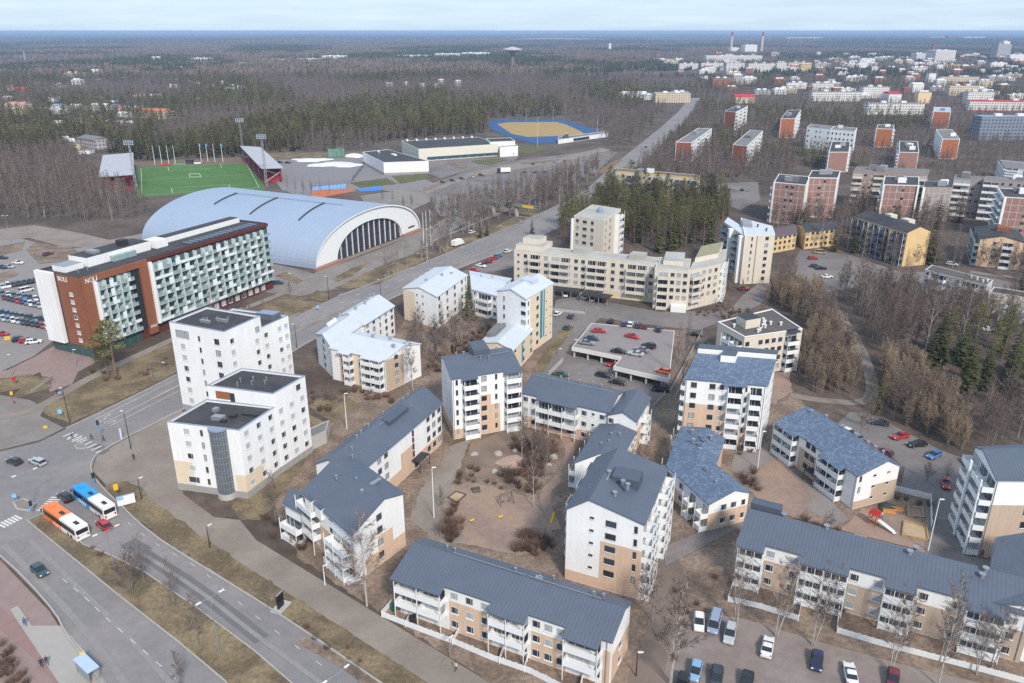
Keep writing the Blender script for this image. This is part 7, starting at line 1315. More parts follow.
# ================================================================ yards: play things, rocks, bins
def swing(label, x, y, rz):
    o = thing('swing_frame', label, 'swing', at(x, y), rz); m = MB()
    for s in (-1, 1):
        for t in (-1, 1): m.tube([(s * 1.5, t * .9, 0), (s * 1.3, 0, 2.4)], [.07, .06], 6)
    m.tube([(-1.4, 0, 2.4), (1.4, 0, 2.4)], [.07, .07], 6); m.build('frame', M('dark_timber_frame', (.09, .065, .05), .8, .1, 1), o)
    for s in (-.6, .6): m = MB(); m.box(s - .25, -.1, .5, s + .25, .1, .55); m.tube([(s - .2, 0, .55), (s - .2, 0, 2.4)], [.015, .015], 3); m.tube([(s + .2, 0, .55), (s + .2, 0, 2.4)], [.015, .015], 3); m.build('seat', TYRE, o)
swing('dark timber swing frame at the edge of the sand playground', 506, 503, .4)
def rider(label, x, y, mt):
    o = thing('spring_rider', label, 'play rider', at(x, y), .5); o.scale = (.65,) * 3; m = MB(); m.tube([(.25 * math.cos(k * 1.2) * .5, .25 * math.sin(k * 1.2) * .5, .05 + .04 * k) for k in range(12)], [.035] * 12, 5); m.build('spring', DMETAL, o); m = MB(); loft(m, [(-.8, .6, .85, .08, .06), (-.5, .5, 1.2, .16, .12), (0, .5, .9, .2, .16), (.5, .55, 1.0, .16, .12), (.8, .7, 1.1, .06, .05)]); m.build('body', mt, o); m = MB(); m.tube([(-.35, -.3, 1.2), (-.35, .3, 1.2)], [.03, .03], 5); m.build('handle', DMETAL, o)
rider('yellow spring rider left on the sand playground', 472, 522, YEL); rider('low yellow and black spring rider right on the sand playground', 500.5, 518.5, YEL)
def sandbox(label, C_, h=.35, mat=WOOD, fill=PALE):
    P = [at(*c) for c in C_]; o = thing('sandbox', label, 'sandbox', P[0]); O = P[0]; n = len(P); m = MB()
    for i in range(n):
        a, c = P[i] - O, P[(i + 1) % n] - O; d = (c - a).normalized(); q = Vector((-d.y, d.x, 0)) * .12; e = d * .12; m.prism([(v.x, v.y) for v in (a - q - e, c - q - e * .9, c + q - e * 1.1, a + q + e * .9)], 0, h + .01 * i)
    m.build('timber_edge', mat, o); m = MB(); m.v = [(p.x - O.x, p.y - O.y, .12) for p in P]; m.f = [list(range(n))] if sum((P[i].x * P[(i + 1) % n].y - P[(i + 1) % n].x * P[i].y) for i in range(n)) > 0 else [list(reversed(range(n)))]; m.m = [0]; m.build('sand_fill', fill, o)
sandbox('square sandbox with yellow corner seat at the left of the sand playground', [(448, 498), (457, 503), (466, 495), (456, 492)], .3, M('dark_edge_timber', (.12, .09, .07), .8, .1, 1)); sandbox('timber edged sandpit in the right hand play yard', [(902, 536), (928, 541), (926, 526), (904, 522)], .4); sandbox('smaller sandy pit behind the timber edged one', [(908, 516), (924, 518), (922, 509), (908, 507)], .3, WOOD, SAND)
def table(label, x, y, rz):
    o = thing('picnic_table', label, 'picnic table', at(x, y), rz); TM = M('dark_table_timber', (.08, .08, .06), .8, .1, 1)
    for nm, y0, y1, z in (('table_top', -.4, .4, .75), ('bench', -.95, -.65, .45), ('bench', .65, .95, .45)): m = MB(); m.box(-.9, y0, z - .05, .9, y1, z); m.build(nm, TM, o)
    m = MB()
    for s in (-1, 1): m.tube([(s * .7, -.9, 0), (s * .7, -.3, .7)], [.05, .05], 4); m.tube([(s * .7, .9, 0), (s * .7, .3, .7)], [.05, .05], 4); m.box(s * .7 - .04, -.95, .36, s * .7 + .04, .95, .4)
    m.build('leg', TM, o)
table('dark picnic table at the top of the sand playground', 476, 491, .3)
for k, (x, y, l) in enumerate(((897, 511.5, 'orange wooden bench box, right of two in the right hand play yard'), (889, 514, 'orange wooden bench box, left of two in the right hand play yard'))):
    o = thing('bench', l, 'bench', at(x, y), -.2); m = MB(); m.box(-1.2, -.35, .38, 1.2, .35, .48); m.build('seat', M('orange_wood', (.5, .24, .07), .8, .1, 1), o); m = MB(); m.box(-1.15, -.3, 0, 1.15, .3, .37); m.build('base', WOOD, o); m = MB(); m.box(-1.2, .3, .48, 1.2, .37, .95); m.build('backrest', MATS['orange_wood'], o)
o = thing('play_tower', 'red play tower with white slide in the right hand play yard', 'play tower', at(873, 524), -.9); m = MB()
for x in (-.7, .7):
    for y in (-.7, .7): m.box(x - .06, y - .06, 0, x + .06, y + .06, 2.6)
m.build('post', RED, o); m = MB(); m.box(-.8, -.8, 1.2, .8, .8, 1.3); m.build('platform', WOOD, o)
for y in (-.45, .45): m = MB(); m.add([(-.95, y - .42, 2.5), (.95, y - .42, 2.5), (.95, y + .42, 2.5), (-.95, y + .42, 2.5), (-.8, y, 3.2), (.8, y, 3.2)], [(0, 1, 5, 4), (2, 3, 4, 5), (0, 4, 3), (1, 2, 5), (3, 2, 1, 0)]); m.build('roof', RED, o)
m = MB(); m.add([(.8, -.4, 1.3), (4.2, -.4, .3), (4.6, -.4, .3), (4.6, .4, .3), (4.2, .4, .3), (.8, .4, 1.3)], [(0, 1, 4, 5), (1, 2, 3, 4)]); 
for y in (-.42, .38): m.add([(.8, y, 1.3), (4.2, y, .3), (4.2, y, .55), (.8, y, 1.6), (.8, y + .04, 1.3), (4.2, y + .04, .3), (4.2, y + .04, .55), (.8, y + .04, 1.6)], [(0, 1, 2, 3), (7, 6, 5, 4), (3, 2, 6, 7)])
m.build('slide', WHITE2, o)
o = thing('play_slide', 'yellow play slide beside the white tower, half hidden by bushes', 'slide', at(554, 517), -1.9); o.scale = (.6,) * 3; m = MB(); m.add([(0, -.35, 2), (3.4, -.35, .3), (4, -.35, .3), (4, .35, .3), (3.4, .35, .3), (0, .35, 2)], [(0, 1, 4, 5), (1, 2, 3, 4)])
for y in (-.38, .34): m.add([(0, y, 2), (3.4, y, .3), (3.4, y, .6), (0, y, 2.4), (0, y + .04, 2), (3.4, y + .04, .3), (3.4, y + .04, .6), (0, y + .04, 2.4)], [(0, 1, 2, 3), (7, 6, 5, 4), (3, 2, 6, 7)])
m.build('slide', YEL, o); m = MB()
for y in (-.3, .3): m.tube([(-.8, y, 0), (0, y, 2.3)], [.05, .05], 5)
for k in range(6): m.tube([(-.7 + .12 * k, -.3, .3 + .33 * k), (-.7 + .12 * k, .3, .3 + .33 * k)], [.035, .035], 4)
m.build('ladder', M('teal_metal', (.04, .22, .25), .6, .1, 1), o)
for x, y, r, l in ((474.5, 455, 1.5, 'upright pale boulder with dark shrub beside it'), (499, 455, 2.0, 'long flat pale boulder above the round sandy patch'), (550, 446, 2.2, 'whitish boulder highest on the right of the rock garden'), (553.5, 458, 1.9, 'white domed boulder on the right of the rock garden'), (494, 472, 1.4, 'blue grey boulder in the middle of the rock garden'), (515, 451, 1.4, 'small pale boulder behind the round sandy patch'), (549, 465, 1.0, 'small grey boulder under the white domed one')): mound('boulder', x, y, r * .55, r * .6, ROCK, .7, l, 'boulder', 'boulders in the courtyard')
o = mound('sandy_mound', 512, 463, 3.4, .5, M('pinkish_sand', (.4, .28, .23), .95, .1, .6), .8); tag(o, kind='structure'); o.name = 'sand'
o = mound('covered_heap', 887, 508, 1.9, 1.3, M('dark_cover', (.035, .05, .045), .7, .2, 1), .7, 'dark green covered heap beside the benches of the play yard', 'heap')
for x, y, l in ((312, 401, 'first'), (319, 399, 'second'), (326, 400, 'third'), (334, 400, 'fourth'), (341, 402, 'fifth')):
    o = thing('bicycle', l + ' from left of the bicycles stacked in the yard rack behind the angled block', 'bicycle', at(x, y), .8, 'bicycles in the yard rack'); m = MB()
    for s in (-.5, .5): m.tube([(s + .33 * math.cos(2 * PI * k / 12), 0, .34 + .33 * math.sin(2 * PI * k / 12)) for k in range(13)], [.03] * 13, 4)
    m.build('wheel', TYRE, o); m = MB()
    for q in ([(-.5, 0, .34), (-.15, 0, .85), (.3, 0, .85), (.5, 0, .34)], [(-.15, 0, .85), (0, 0, .34), (.3, 0, .85)], [(-.5, 0, .34), (0, 0, .34)]): m.tube(q, [.025] * len(q), 4)
    m.build('frame', JB, o); m = MB(); m.tube([(.35, -.28, 1.0), (.35, .28, 1.0)], [.02, .02], 4); m.build('handlebar', DMETAL, o); m = MB(); m.box(-.28, -.07, .9, -.02, .07, .96); m.build('saddle', TYRE, o)
for x, y, l, mt in ((394, 610, 'green bin in the first garden of the bottom terrace', M('bin_green', (.02, .12, .08), .6, .1, 1)), (413, 622, 'black bin in the second garden of the bottom terrace', DMETAL)): o = thing('garden_bin', l, 'bin', at(x, y), .2); m = MB(); m.prism([(-.45, -.4), (.45, -.4), (.5, .45), (-.5, .45)], .05, 1.1); m.build('body', mt, o); m = MB(); m.box(-.55, -.48, 1.1, .55, .5, 1.2); m.build('lid', mt, o)
# ================================================================ trees
BIRK = M('birch_bark', (.4, .365, .335), .9, .3, 1.5); BARK = M('grey_bark', (.2, .17, .15), .9, .25, 1.5); PBARK = M('pine_bark', (.2, .12, .08), .9, .2, 1.5)
TWIG = M('purple_brown_twigs', (.17, .12, .098), .95, .1, .05, rand=.3); TWIGB = M('birch_twigs', (.17, .12, .1), .95, .1, .05, rand=.2); TWIGW = M('tan_willow_twigs', (.3, .225, .155), .95, .12, .05, rand=.25); TWIGG = M('grey_twigs', (.2, .165, .145), .95, .1, .05, rand=.2)
SPRU = M('spruce_needles', (.066, .072, .022), .95, .3, .5, rand=.3); PINE = M('pine_needles', (.118, .114, .04), .95, .3, .5, rand=.3); SHRB = M('shrub_twigs', (.15, .092, .066), .95, .15, .05, rand=.35)
def bare(seed, h=14, spread=4.2, tr=.2, limbs=15, subs=6, twigs=6, tw=.035, up=.9, start=.22, stems=1, n=5):
    r = random.Random(seed); T = MB(); C = MB()
    def strip(p, q, w, mi=0):
        d = (q - p).normalized(); a = d.orthogonal().normalized(); a = (a * math.cos(r.random() * 6.3) + d.cross(a) * math.sin(r.random() * 6.3)); C.add([p - a * w / 2, p + a * w / 2, q], [(0, 1, 2)], mi)
    for s in range(stems):
        lean = Vector((r.uniform(-1, 1), r.uniform(-1, 1), 0)) * (.05 if stems == 1 else .16); base = Vector((r.uniform(-.3, .3), r.uniform(-.3, .3), 0)) if stems > 1 else Vector((0, 0, 0)); P = []; K = 7; hh = h * r.uniform(.85, 1) if stems > 1 else h
        for k in range(K): f = k / (K - 1); P.append(base + lean * hh * f + Vector((r.uniform(-1, 1) * .12 * f * 2, r.uniform(-1, 1) * .12 * f * 2, hh * f)))
        T.tube(P, [tr * (1 - .93 * k / (K - 1)) for k in range(K)], n, 0)
        for i in range(limbs):
            f = start + (1 - start) * (i + r.random() * .8) / limbs; f = min(f, .97); k = min(int(f * (K - 1)), K - 2); p = P[k].lerp(P[k + 1], f * (K - 1) - k); a = i * 2.4 + r.uniform(-.5, .5); ln = spread * (1.15 - .85 * f) * r.uniform(.65, 1.15) * (1 if f > start + .06 else .7); el = up * r.uniform(.65, 1.2) + .25 * f
            d = Vector((math.cos(a) * math.cos(el), math.sin(a) * math.cos(el), math.sin(el))); m1 = p + d * ln * .5 + Vector((0, 0, .04 * ln)); e = p + d * ln + Vector((0, 0, .14 * ln)); w = tr * (1 - .85 * f) * .55
            C.tube([p, m1, e], [w, w * .55, .012], 3, 1, cap=False)
            for j in range(max(2, round(subs * (.2 + .9 * min(1.1, ln / spread))))):
                g = r.uniform(.2, 1); q = p.lerp(m1, g * 2) if g < .5 else m1.lerp(e, g * 2 - 1); d2 = (d + Vector((r.uniform(-1, 1), r.uniform(-1, 1), r.uniform(-.4, .8))) * .8).normalized(); l2 = ln * r.uniform(.2, .45) * (1.25 - g * .5); e2 = q + d2 * l2; strip(q, e2, max(.05, tw * 1.8), 1)
                for t_ in range(max(3, round(twigs * (.3 + .75 * min(1.1, ln / spread))))):
                    u = r.uniform(.15, 1); b = q.lerp(e2, u); d3 = (d2 + Vector((r.uniform(-1, 1), r.uniform(-1, 1), r.uniform(-.9, .8)))).normalized(); strip(b, b + d3 * r.uniform(.4, 1.0) * (l2 * .4 + .6), tw, 0)
    return T, C
def spruce(seed, h=16, rad=2.9, whorls=15, br=9, lod=False):
    r = random.Random(seed); T = MB(); C = MB(); T.tube([(0, 0, 0), (0, 0, h * .5), (0, 0, h)], [.22, .13, .02], 5)
    for i in range(whorls):
        f = (i + .3) / whorls; z = h * (.06 + .93 * f); R = rad * (1 - f) ** .85 * r.uniform(.8, 1.12) + .12
        for j in range(max(4, int(br * (1.1 - .55 * f)))):
            if r.random() < .1: continue
            a = j * 2 * PI / br + i * .9 + r.uniform(-.3, .3); ln = R * r.uniform(.72, 1.15); d = Vector((math.cos(a), math.sin(a), 0)); s = Vector((-d.y, d.x, 0)); dr = -.32 * ln * r.uniform(.6, 1.3); p0 = Vector((0, 0, z)); p1 = d * ln * .55 + Vector((0, 0, z + dr * .35)); p2 = d * ln + Vector((0, 0, z + dr)); w = .34 * ln + .12
            C.add([p0, p1 - s * w, p2, p1 + s * w], [(0, 1, 2), (0, 2, 3)])
            if not lod:
                for q in range(4):
                    g = r.uniform(.35, .95); c = p0.lerp(p2, g) + Vector((0, 0, .05)); sd = s * r.choice((-1, 1)); e = c + sd * w * r.uniform(.6, 1.2) + d * .3 - Vector((0, 0, r.uniform(.1, .45))); C.add([c - d * .16, c + d * .16, e], [(0, 1, 2)])
                C.add([p1 - s * w * .5, p1 + s * w * .5, p1 - Vector((0, 0, .35 * w + .25))], [(0, 1, 2)])
    return T, C
def pinet(seed, h=17, rad=2.7, clumps=26, leaves=34, lod=False, start=.42):
    r = random.Random(seed); T = MB(); C = MB(); top = Vector((r.uniform(-.4, .4), r.uniform(-.4, .4), h * .96)); T.tube([(0, 0, 0), tuple(top * .5), tuple(top)], [.24, .17, .05], 5)
    for i in range(clumps):
        f = start + (1 - start) * (i + r.random()) / clumps; a = i * 2.4 + r.uniform(-.5, .5); prof = math.sin(PI * min(1, (f - start + .16) / (1.14 - start))) ** .8; R = rad * prof * r.uniform(.35, 1.0); c = Vector((math.cos(a) * R, math.sin(a) * R, h * f)); q = top * max(.1, f - .06)
        if not lod: T.tube([tuple(q), tuple(c)], [.07, .03], 3, cap=False)
        cr = rad * .36 * r.uniform(.7, 1.25)
        for k in range(leaves):
            v = Vector((r.gauss(0, 1), r.gauss(0, 1), r.gauss(0, .62))); v = v.normalized() * cr * r.random() ** .4; p = c + v; d = Vector((r.gauss(0, 1), r.gauss(0, 1), r.gauss(.3, .7))).normalized(); o = d.orthogonal().normalized(); s = (.3 if not lod else .7) * r.uniform(.7, 1.3); C.add([p - o * s * .45, p + o * s * .45, p + d * s * 1.3], [(0, 1, 2)])
    return T, C
def shrubm(seed, h=1.8, n=60, tw=.03):
    r = random.Random(seed); C = MB()
    for i in range(n):
        a = r.uniform(0, 6.3); R = r.random() ** .5 * .5; p = Vector((math.cos(a) * R, math.sin(a) * R, 0)); d = Vector((math.cos(a) * r.uniform(.1, .7), math.sin(a) * r.uniform(.1, .7), 1)).normalized(); e = p + d * h * r.uniform(.6, 1); o = d.orthogonal().normalized() * .03; C.add([p - o, p + o, e], [(0, 1, 2)])
        for j in range(9):
            b = p.lerp(e, r.uniform(.25, 1)); d2 = (d + Vector((r.uniform(-1, 1), r.uniform(-1, 1), r.uniform(-.4, .6)))).normalized(); o = d2.orthogonal().normalized() * tw / 2; C.add([b - o, b + o, b + d2 * h * r.uniform(.15, .4)], [(0, 1, 2)])
    return C
def merge(T, C, n1):
    m = MB(); m.v = list(T.v) + list(C.v); k = len(T.v); m.f = list(T.f) + [[i + k for i in f] for f in C.f]; m.m = list(T.m) + [q + n1 for q in C.m]; return m
KINDS_ = {
    'birch_tree': ([lambda s: bare(s, 16, 4.0, .13, 26, 10, 17, .034, .8, .22), lambda s: bare(s + 50, 15, 3.6, .12, 24, 10, 17, .034, 1.0, .25), lambda s: bare(s + 90, 14, 3.8, .11, 17, 10, 16, .034, .9, .22, 2)], BIRK, [TWIGB, MATS['birch_bark']], 16),
    'bare_tree': ([lambda s: bare(s, 13, 4.2, .14, 22, 10, 15, .042, .8, .2), lambda s: bare(s + 30, 14, 3.7, .13, 22, 10, 15, .042, 1.0, .22), lambda s: bare(s + 70, 12, 4.4, .14, 16, 10, 15, .042, .75, .15, 2)], BARK, [TWIG, BARK], 13),
    'willow_tree': ([lambda s: bare(s, 9, 3.4, .09, 15, 9, 11, .042, 1.2, .08, 3), lambda s: bare(s + 10, 10, 3.3, .09, 15, 9, 11, .042, 1.25, .1, 2)], BARK, [TWIGW, TWIGW], 9.5),
    'spruce_tree': ([lambda s: spruce(s), lambda s: spruce(s + 5, 16, 2.5, 16, 8), lambda s: spruce(s + 9, 16, 3.3, 14, 10)], PBARK, [SPRU], 16),
    'pine_tree': ([lambda s: pinet(s), lambda s: pinet(s + 3, 17, 2.4, 24, 34, False, .5), lambda s: pinet(s + 6, 17, 3.0, 28, 34, False, .35)], PBARK, [PINE], 17)}
PROTO = {}
for kd, (fs, tm, cm, h) in KINDS_.items():
    L = []
    for i, f in enumerate(fs):
        T, C = f(11 + i); L.append((T.mesh('trunk', tm), C.mesh('crown', cm if len(cm) > 1 else cm[0]), merge(T, C, 1).mesh(kd, [tm] + list(cm))))
    PROTO[kd] = L
PROTO['shrub'] = [(None, None, shrubm(i).mesh('shrub', SHRB)) for i in range(3)]
LOD = {}
def lodset(kd, meshes):
    c = bpy.data.collections.new('lod_' + kd)
    for i, me in enumerate(meshes): o = bpy.data.objects.new('%s_%02d' % (kd, i), me); c.objects.link(o)
    LOD[kd] = c
TWL = M('wood_twigs', (.2, .142, .115), .95, .12, .05, rand=.3)
lodset('wood', [merge(*bare(s, 14 - s % 3, 3.7, .13, 14, 6, 6, .17, .9, .22, 1, 3), 1).mesh('bare_wood', [[BARK, BIRK][s == 3], TWL if s % 2 else TWIGB, BARK]) for s in range(5)] + [merge(*bare(40 + s, 9, 3, .1, 12, 6, 6, .15, 1.1, .1, 1, 3), 1).mesh('willow_wood', [BARK, TWIGW, TWIGW]) for s in range(2)] +
       [merge(*spruce(60 + s, 16, 2.7, 11, 7, True), 1).mesh('spruce_wood', [PBARK, SPRU]) for s in range(3)] + [merge(*pinet(80 + s, 17, 2.6, 12, 12, True), 1).mesh('pine_wood', [PBARK, PINE]) for s in range(3)])
SPF = M('far_spruce_needles', (.042, .05, .018), .95, .3, .02, rand=.3); TWF = M('far_bare_twigs', (.25, .18, .15), .95, .12, .02, rand=.25); TWL = M('wood_twigs', (.2, .142, .115), .95, .12, .05, rand=.3)
def patch(seed, size, n, con):
    r = random.Random(seed); m = MB(); mats = [SPF, SPRU, TWF, TWL]
    for i in range(n):
        x, y = r.uniform(-size, size) / 2, r.uniform(-size, size) / 2; h = r.uniform(11, 19)
        if r.random() < con:
            mi = r.choice((0, 0, 1)); R = r.uniform(2, 3.2); b = [(x + R * math.cos(k * 2.1 + i), y + R * math.sin(k * 2.1 + i), h * .12) for k in range(3)]; m.add(b + [(x, y, h)], [(0, 1, 3), (1, 2, 3), (2, 0, 3)], mi); b = [(x + R * .7 * math.cos(k * 2.1 + i + 1), y + R * .7 * math.sin(k * 2.1 + i + 1), h * .45) for k in range(3)]; m.add(b + [(x, y, h * 1.05)], [(0, 1, 3), (1, 2, 3), (2, 0, 3)], mi)
        else:
            mi = r.choice((2, 2, 3)); R = r.uniform(1.8, 2.8)
            for k in range(7): a = r.uniform(0, 6.3); z = h * r.uniform(.3, .8); m.add([(x, y, z - 2), (x + .3, y + .3, z - 2), (x + R * math.cos(a), y + R * math.sin(a), z + r.uniform(1, 3.5))], [(0, 1, 2)], mi); m.add([(x + R * math.cos(a) * .4, y + R * math.sin(a) * .4, z), (x + R * math.cos(a + .5), y + R * math.sin(a + .5), z + 1), (x + R * .6 * math.cos(a), y + R * .6 * math.sin(a), z + 3)], [(0, 1, 2)], mi)
    return m.mesh('forest_patch', mats)
lodset('patch', [patch(s, 26, 11, .12) for s in range(3)] + [patch(10 + s, 26, 11, .85) for s in range(3)]); lodset('far', [patch(20 + s, 100, 70, .3) for s in range(2)] + [patch(30 + s, 100, 70, .85) for s in range(2)])
def scatter(name, label, pts, coll):
    if not pts: return
    me = bpy.data.meshes.new(name); me.from_pydata([p[0] for p in pts], [], [])
    for an, ty, i in (('sc', 'FLOAT', 1), ('rz', 'FLOAT', 2), ('ix', 'INT', 3)): me.attributes.new(an, ty, 'POINT').data.foreach_set('value', [p[i] for p in pts])
    o = link(name, me); t = bpy.data.node_groups.new(name, 'GeometryNodeTree'); t.interface.new_socket('Geometry', in_out='INPUT', socket_type='NodeSocketGeometry'); t.interface.new_socket('Geometry', in_out='OUTPUT', socket_type='NodeSocketGeometry')
    gi, go = t.nodes.new('NodeGroupInput'), t.nodes.new('NodeGroupOutput'); ip = t.nodes.new('GeometryNodeInstanceOnPoints'); ci = t.nodes.new('GeometryNodeCollectionInfo'); ci.inputs['Collection'].default_value = coll; ci.inputs['Separate Children'].default_value = True; ci.inputs['Reset Children'].default_value = True
    def at_(n, ty): a = t.nodes.new('GeometryNodeInputNamedAttribute'); a.data_type = ty; a.inputs['Name'].default_value = n; return a.outputs['Attribute']
    ip.inputs['Pick Instance'].default_value = True; cx = t.nodes.new('ShaderNodeCombineXYZ'); L = t.links.new
    L(gi.outputs[0], ip.inputs['Points']); L(ci.outputs[0], ip.inputs['Instance']); L(at_('ix', 'INT'), ip.inputs['Instance Index']); L(at_('rz', 'FLOAT'), cx.inputs[2]); L(cx.outputs[0], ip.inputs['Rotation']); L(at_('sc', 'FLOAT'), ip.inputs['Scale']); L(ip.outputs[0], go.inputs[0])
    o.modifiers.new('scatter', 'NODES').node_group = t
    return tag(o, label, None, None, 'stuff')
# ---- blocked ground lookup
GC = 25.0; GRID = {}
for P in BLOCKED:
    xs = [p[0] for p in P]; ys = [p[1] for p in P]
    if max(ys) > 3000: continue
    for i in range(int(min(xs) // GC), int(max(xs) // GC) + 1):
        for j in range(int(min(ys) // GC), int(max(ys) // GC) + 1): GRID.setdefault((i, j), []).append(P)
def free(x, y, pad=1.6):
    for dx, dy in ((0, 0), (pad, 0), (-pad, 0), (0, pad), (0, -pad)):
        for P in GRID.get((int((x + dx) // GC), int((y + dy) // GC)), ()):
            if inpoly(x + dx, y + dy, P): return False
    return True
RT = random.Random(21); CAND = []   # (kind, x, y, scale, rz, zone label, group)
def zone(poly, spacing, mix, label, sc=(.75, 1.1), pad=1.6, free_=True):
    P = [at(*p) for p in poly]; xs = [p.x for p in P]; ys = [p.y for p in P]; Q = [(p.x, p.y) for p in P]; ks = [k for k, _ in mix]; ws = [w for _, w in mix]; y = min(ys)
    while y < max(ys):
        x = min(xs)
        while x < max(xs):
            a, b = x + RT.uniform(-.48, .48) * spacing, y + RT.uniform(-.48, .48) * spacing
            if inpoly(a, b, Q) and (not free_ or free(a, b, pad)): CAND.append((RT.choices(ks, ws)[0], a, b, RT.uniform(*sc), RT.uniform(0, 6.28), label))
            x += spacing
        y += spacing
B_, R_2, W_, S_2, P_ = 'birch_tree', 'bare_tree', 'willow_tree', 'spruce_tree', 'pine_tree'
zone([(-60, 160), (20, 158), (70, 152), (100, 178), (135, 199), (150, 214), (140, 219), (120, 222), (60, 221), (0, 221), (-60, 222)], 5.0, ((R_2, .78), (B_, .22)), 'in the bare wood left of the football pitch')
zone([(556, 240), (575, 208), (625, 192), (700, 186), (738, 200), (724, 222), (716, 244), (665, 254), (630, 246), (600, 250)], 5.4, ((P_, .6), (S_2, .27), (R_2, .13)), 'in the dark wood behind the cream blocks', (.65, 1.2))
zone([(640, 246), (665, 254), (716, 246), (724, 224), (735, 205), (716, 212), (690, 240)], 5.5, ((R_2, .7), (B_, .3)), 'before the dark wood beside the cream corner tower', (.6, .85))
zone([(735, 300), (775, 285), (812, 286), (835, 330), (858, 380), (852, 396), (812, 396), (796, 372), (808, 330), (775, 306), (742, 306)], 2.7, ((W_, .85), (R_2, .15)), 'in the tan willow thicket beside the woodland path', (.65, 1.1))
zone([(872, 362), (905, 366), (945, 400), (965, 435), (962, 452), (930, 440), (900, 424), (876, 404)], 2.6, ((W_, .9), (R_2, .1)), 'in the tan thicket above the right hand car park', (.7, 1.1))
zone([(828, 292), (860, 290), (900, 300), (960, 312), (1040, 326), (1040, 350), (940, 345), (900, 362), (868, 352)], 4.4, ((R_2, .7), (B_, .3)), 'in the open wood right of the woodland path', (.8, 1.1))
zone([(925, 352), (960, 345), (1040, 350), (1040, 400), (985, 396), (950, 392)], 7.0, ((S_2, .75), (P_, .25)), 'in the dark spruces on the right', (.75, 1.15))
zone([(960, 405), (1040, 400), (1060, 450), (985, 450)], 3.8, ((R_2, .9), (B_, .1)), 'in the bare scrub behind the right edge tower', (.5, .9))
zone([(770, 236), (850, 262), (860, 272), (920, 274), (1000, 300), (1040, 310), (1040, 262), (1000, 268), (940, 262), (930, 240), (980, 214), (1040, 230), (1040, 205), (930, 212), (850, 205), (840, 225), (770, 220)], 5.2, ((R_2, .7), (B_, .2), (S_2, .1)), 'between the blocks on the right')
zone([(726, 284), (746, 292), (780, 284), (800, 296), (776, 300), (735, 298)], 4.5, ((W_, .9), (R_2, .1)), 'at the foot of the cream corner tower', (.5, .8))
zone([(436, 262), (470, 244), (516, 222), (545, 212), (580, 190), (600, 176), (618, 160), (600, 158), (575, 170), (530, 195), (490, 212), (430, 236), (400, 250), (410, 262)], 5.5, ((B_, .45), (R_2, .55)), 'along the boulevard beyond the arena', (.8, 1.2), 1.0)
zone([(426, 214), (470, 200), (520, 188), (575, 172), (590, 180), (540, 205), (500, 214), (450, 226)], 5.2, ((R_2, .75), (B_, .25)), 'beside the sports centre lots', (.6, .9), free_=False)
zone([(560, 232), (590, 212), (625, 186), (640, 190), (605, 215), (575, 235)], 6.0, ((R_2, .8), (B_, .2)), 'between the boulevard and the dark wood', (.7, 1.0))
zone([(612, 158), (640, 140), (655, 122), (668, 110), (650, 108), (625, 118), (604, 140)], 7, ((R_2, .75), (B_, .2), (S_2, .05)), 'left of the long avenue', (.8, 1.15))
zone([(632, 174), (660, 150), (682, 130), (700, 108), (712, 112), (700, 132), (668, 160), (645, 180)], 6, ((R_2, .8), (B_, .2)), 'right of the long avenue', (.7, 1.0))
zone([(410, 340), (440, 332), (480, 330), (474, 350), (440, 372), (415, 380)], 4.6, ((R_2, .55), (W_, .25), (B_, .2)), 'in the yard below the U shaped white block', (.55, .9), 1.5)
zone([(655, 170), (700, 140), (735, 170), (770, 150), (800, 170), (770, 200), (765, 185), (660, 182)], 5.5, ((R_2, .85), (B_, .15)), 'round the brick slab blocks by the avenue', (.75, 1.1))
zone([(256, 512), (300, 520), (320, 556), (300, 550), (270, 534)], 4, ((R_2, .8), (B_, .2)), 'on the slope between path and angled block', (.5, .8), .5)
zone([(436, 500), (448, 500), (452, 540), (430, 540)], 4.5, ((R_2, 1),), 'at the left edge of the sand playground', (.3, .5), 0, False)
zone([(484, 540), (545, 530), (556, 548), (500, 550)], 5.5, ((R_2, 1),), 'between playground and bottom terrace', (.3, .5), 0, False)
zone([(520, 440), (545, 440), (556, 470), (540, 490), (520, 480)], 4.4, ((R_2, .7), (B_, .3)), 'in the courtyard rock garden', (.45, .75), 0, False)
zone([(640, 575), (664, 600), (660, 670), (640, 683), (636, 620)], 5, ((B_, .6), (R_2, .4)), 'left of the bottom right car park', (.5, .85), 0, False)
zone([(820, 585), (1000, 640), (1000, 650), (820, 600)], 7, ((R_2, 1),), 'in the gardens of the bottom right terrace', (.35, .55), .5, False)
zone([(690, 320), (735, 300), (742, 310), (700, 332)], 5.5, ((R_2, .7), (W_, .3)), 'beside the drive above the parking deck', (.4, .6), 0, False)
zone([(842, 425), (856, 412), (870, 430), (860, 445)], 4.5, ((R_2, 1),), 'behind the three storey blue roofed block', (.7, .9), 0, False)
zone([(905, 475), (960, 480), (960, 492), (905, 490)], 5, ((R_2, 1),), 'on the strip below the small car park', (.35, .55), 0, False)
zone([(300, 398), (345, 394), (352, 402), (326, 424), (306, 414)], 5.5, ((R_2, 1),), 'beside the bicycle yard', (.4, .6), .5, False)
zone([(258, 600), (372, 682), (352, 690), (256, 618)], 9, ((R_2, 1),), 'on the verge between boulevard and path', (.3, .5), 0, False)
zone([(200, 330), (290, 290), (300, 298), (215, 342)], 9, ((R_2, .6), (B_, .4)), 'on the verge before the hotel', (.5, .8), 0, False)
zone([(800, 495), (850, 530), (838, 545), (800, 520)], 5.5, ((R_2, 1),), 'before the right hand play yard', (.35, .55), 0, False)
zone([(660, 470), (640, 500), (630, 470), (650, 440)], 6, ((R_2, 1),), 'along the alley beside the playground tower', (.4, .6), .5, False)
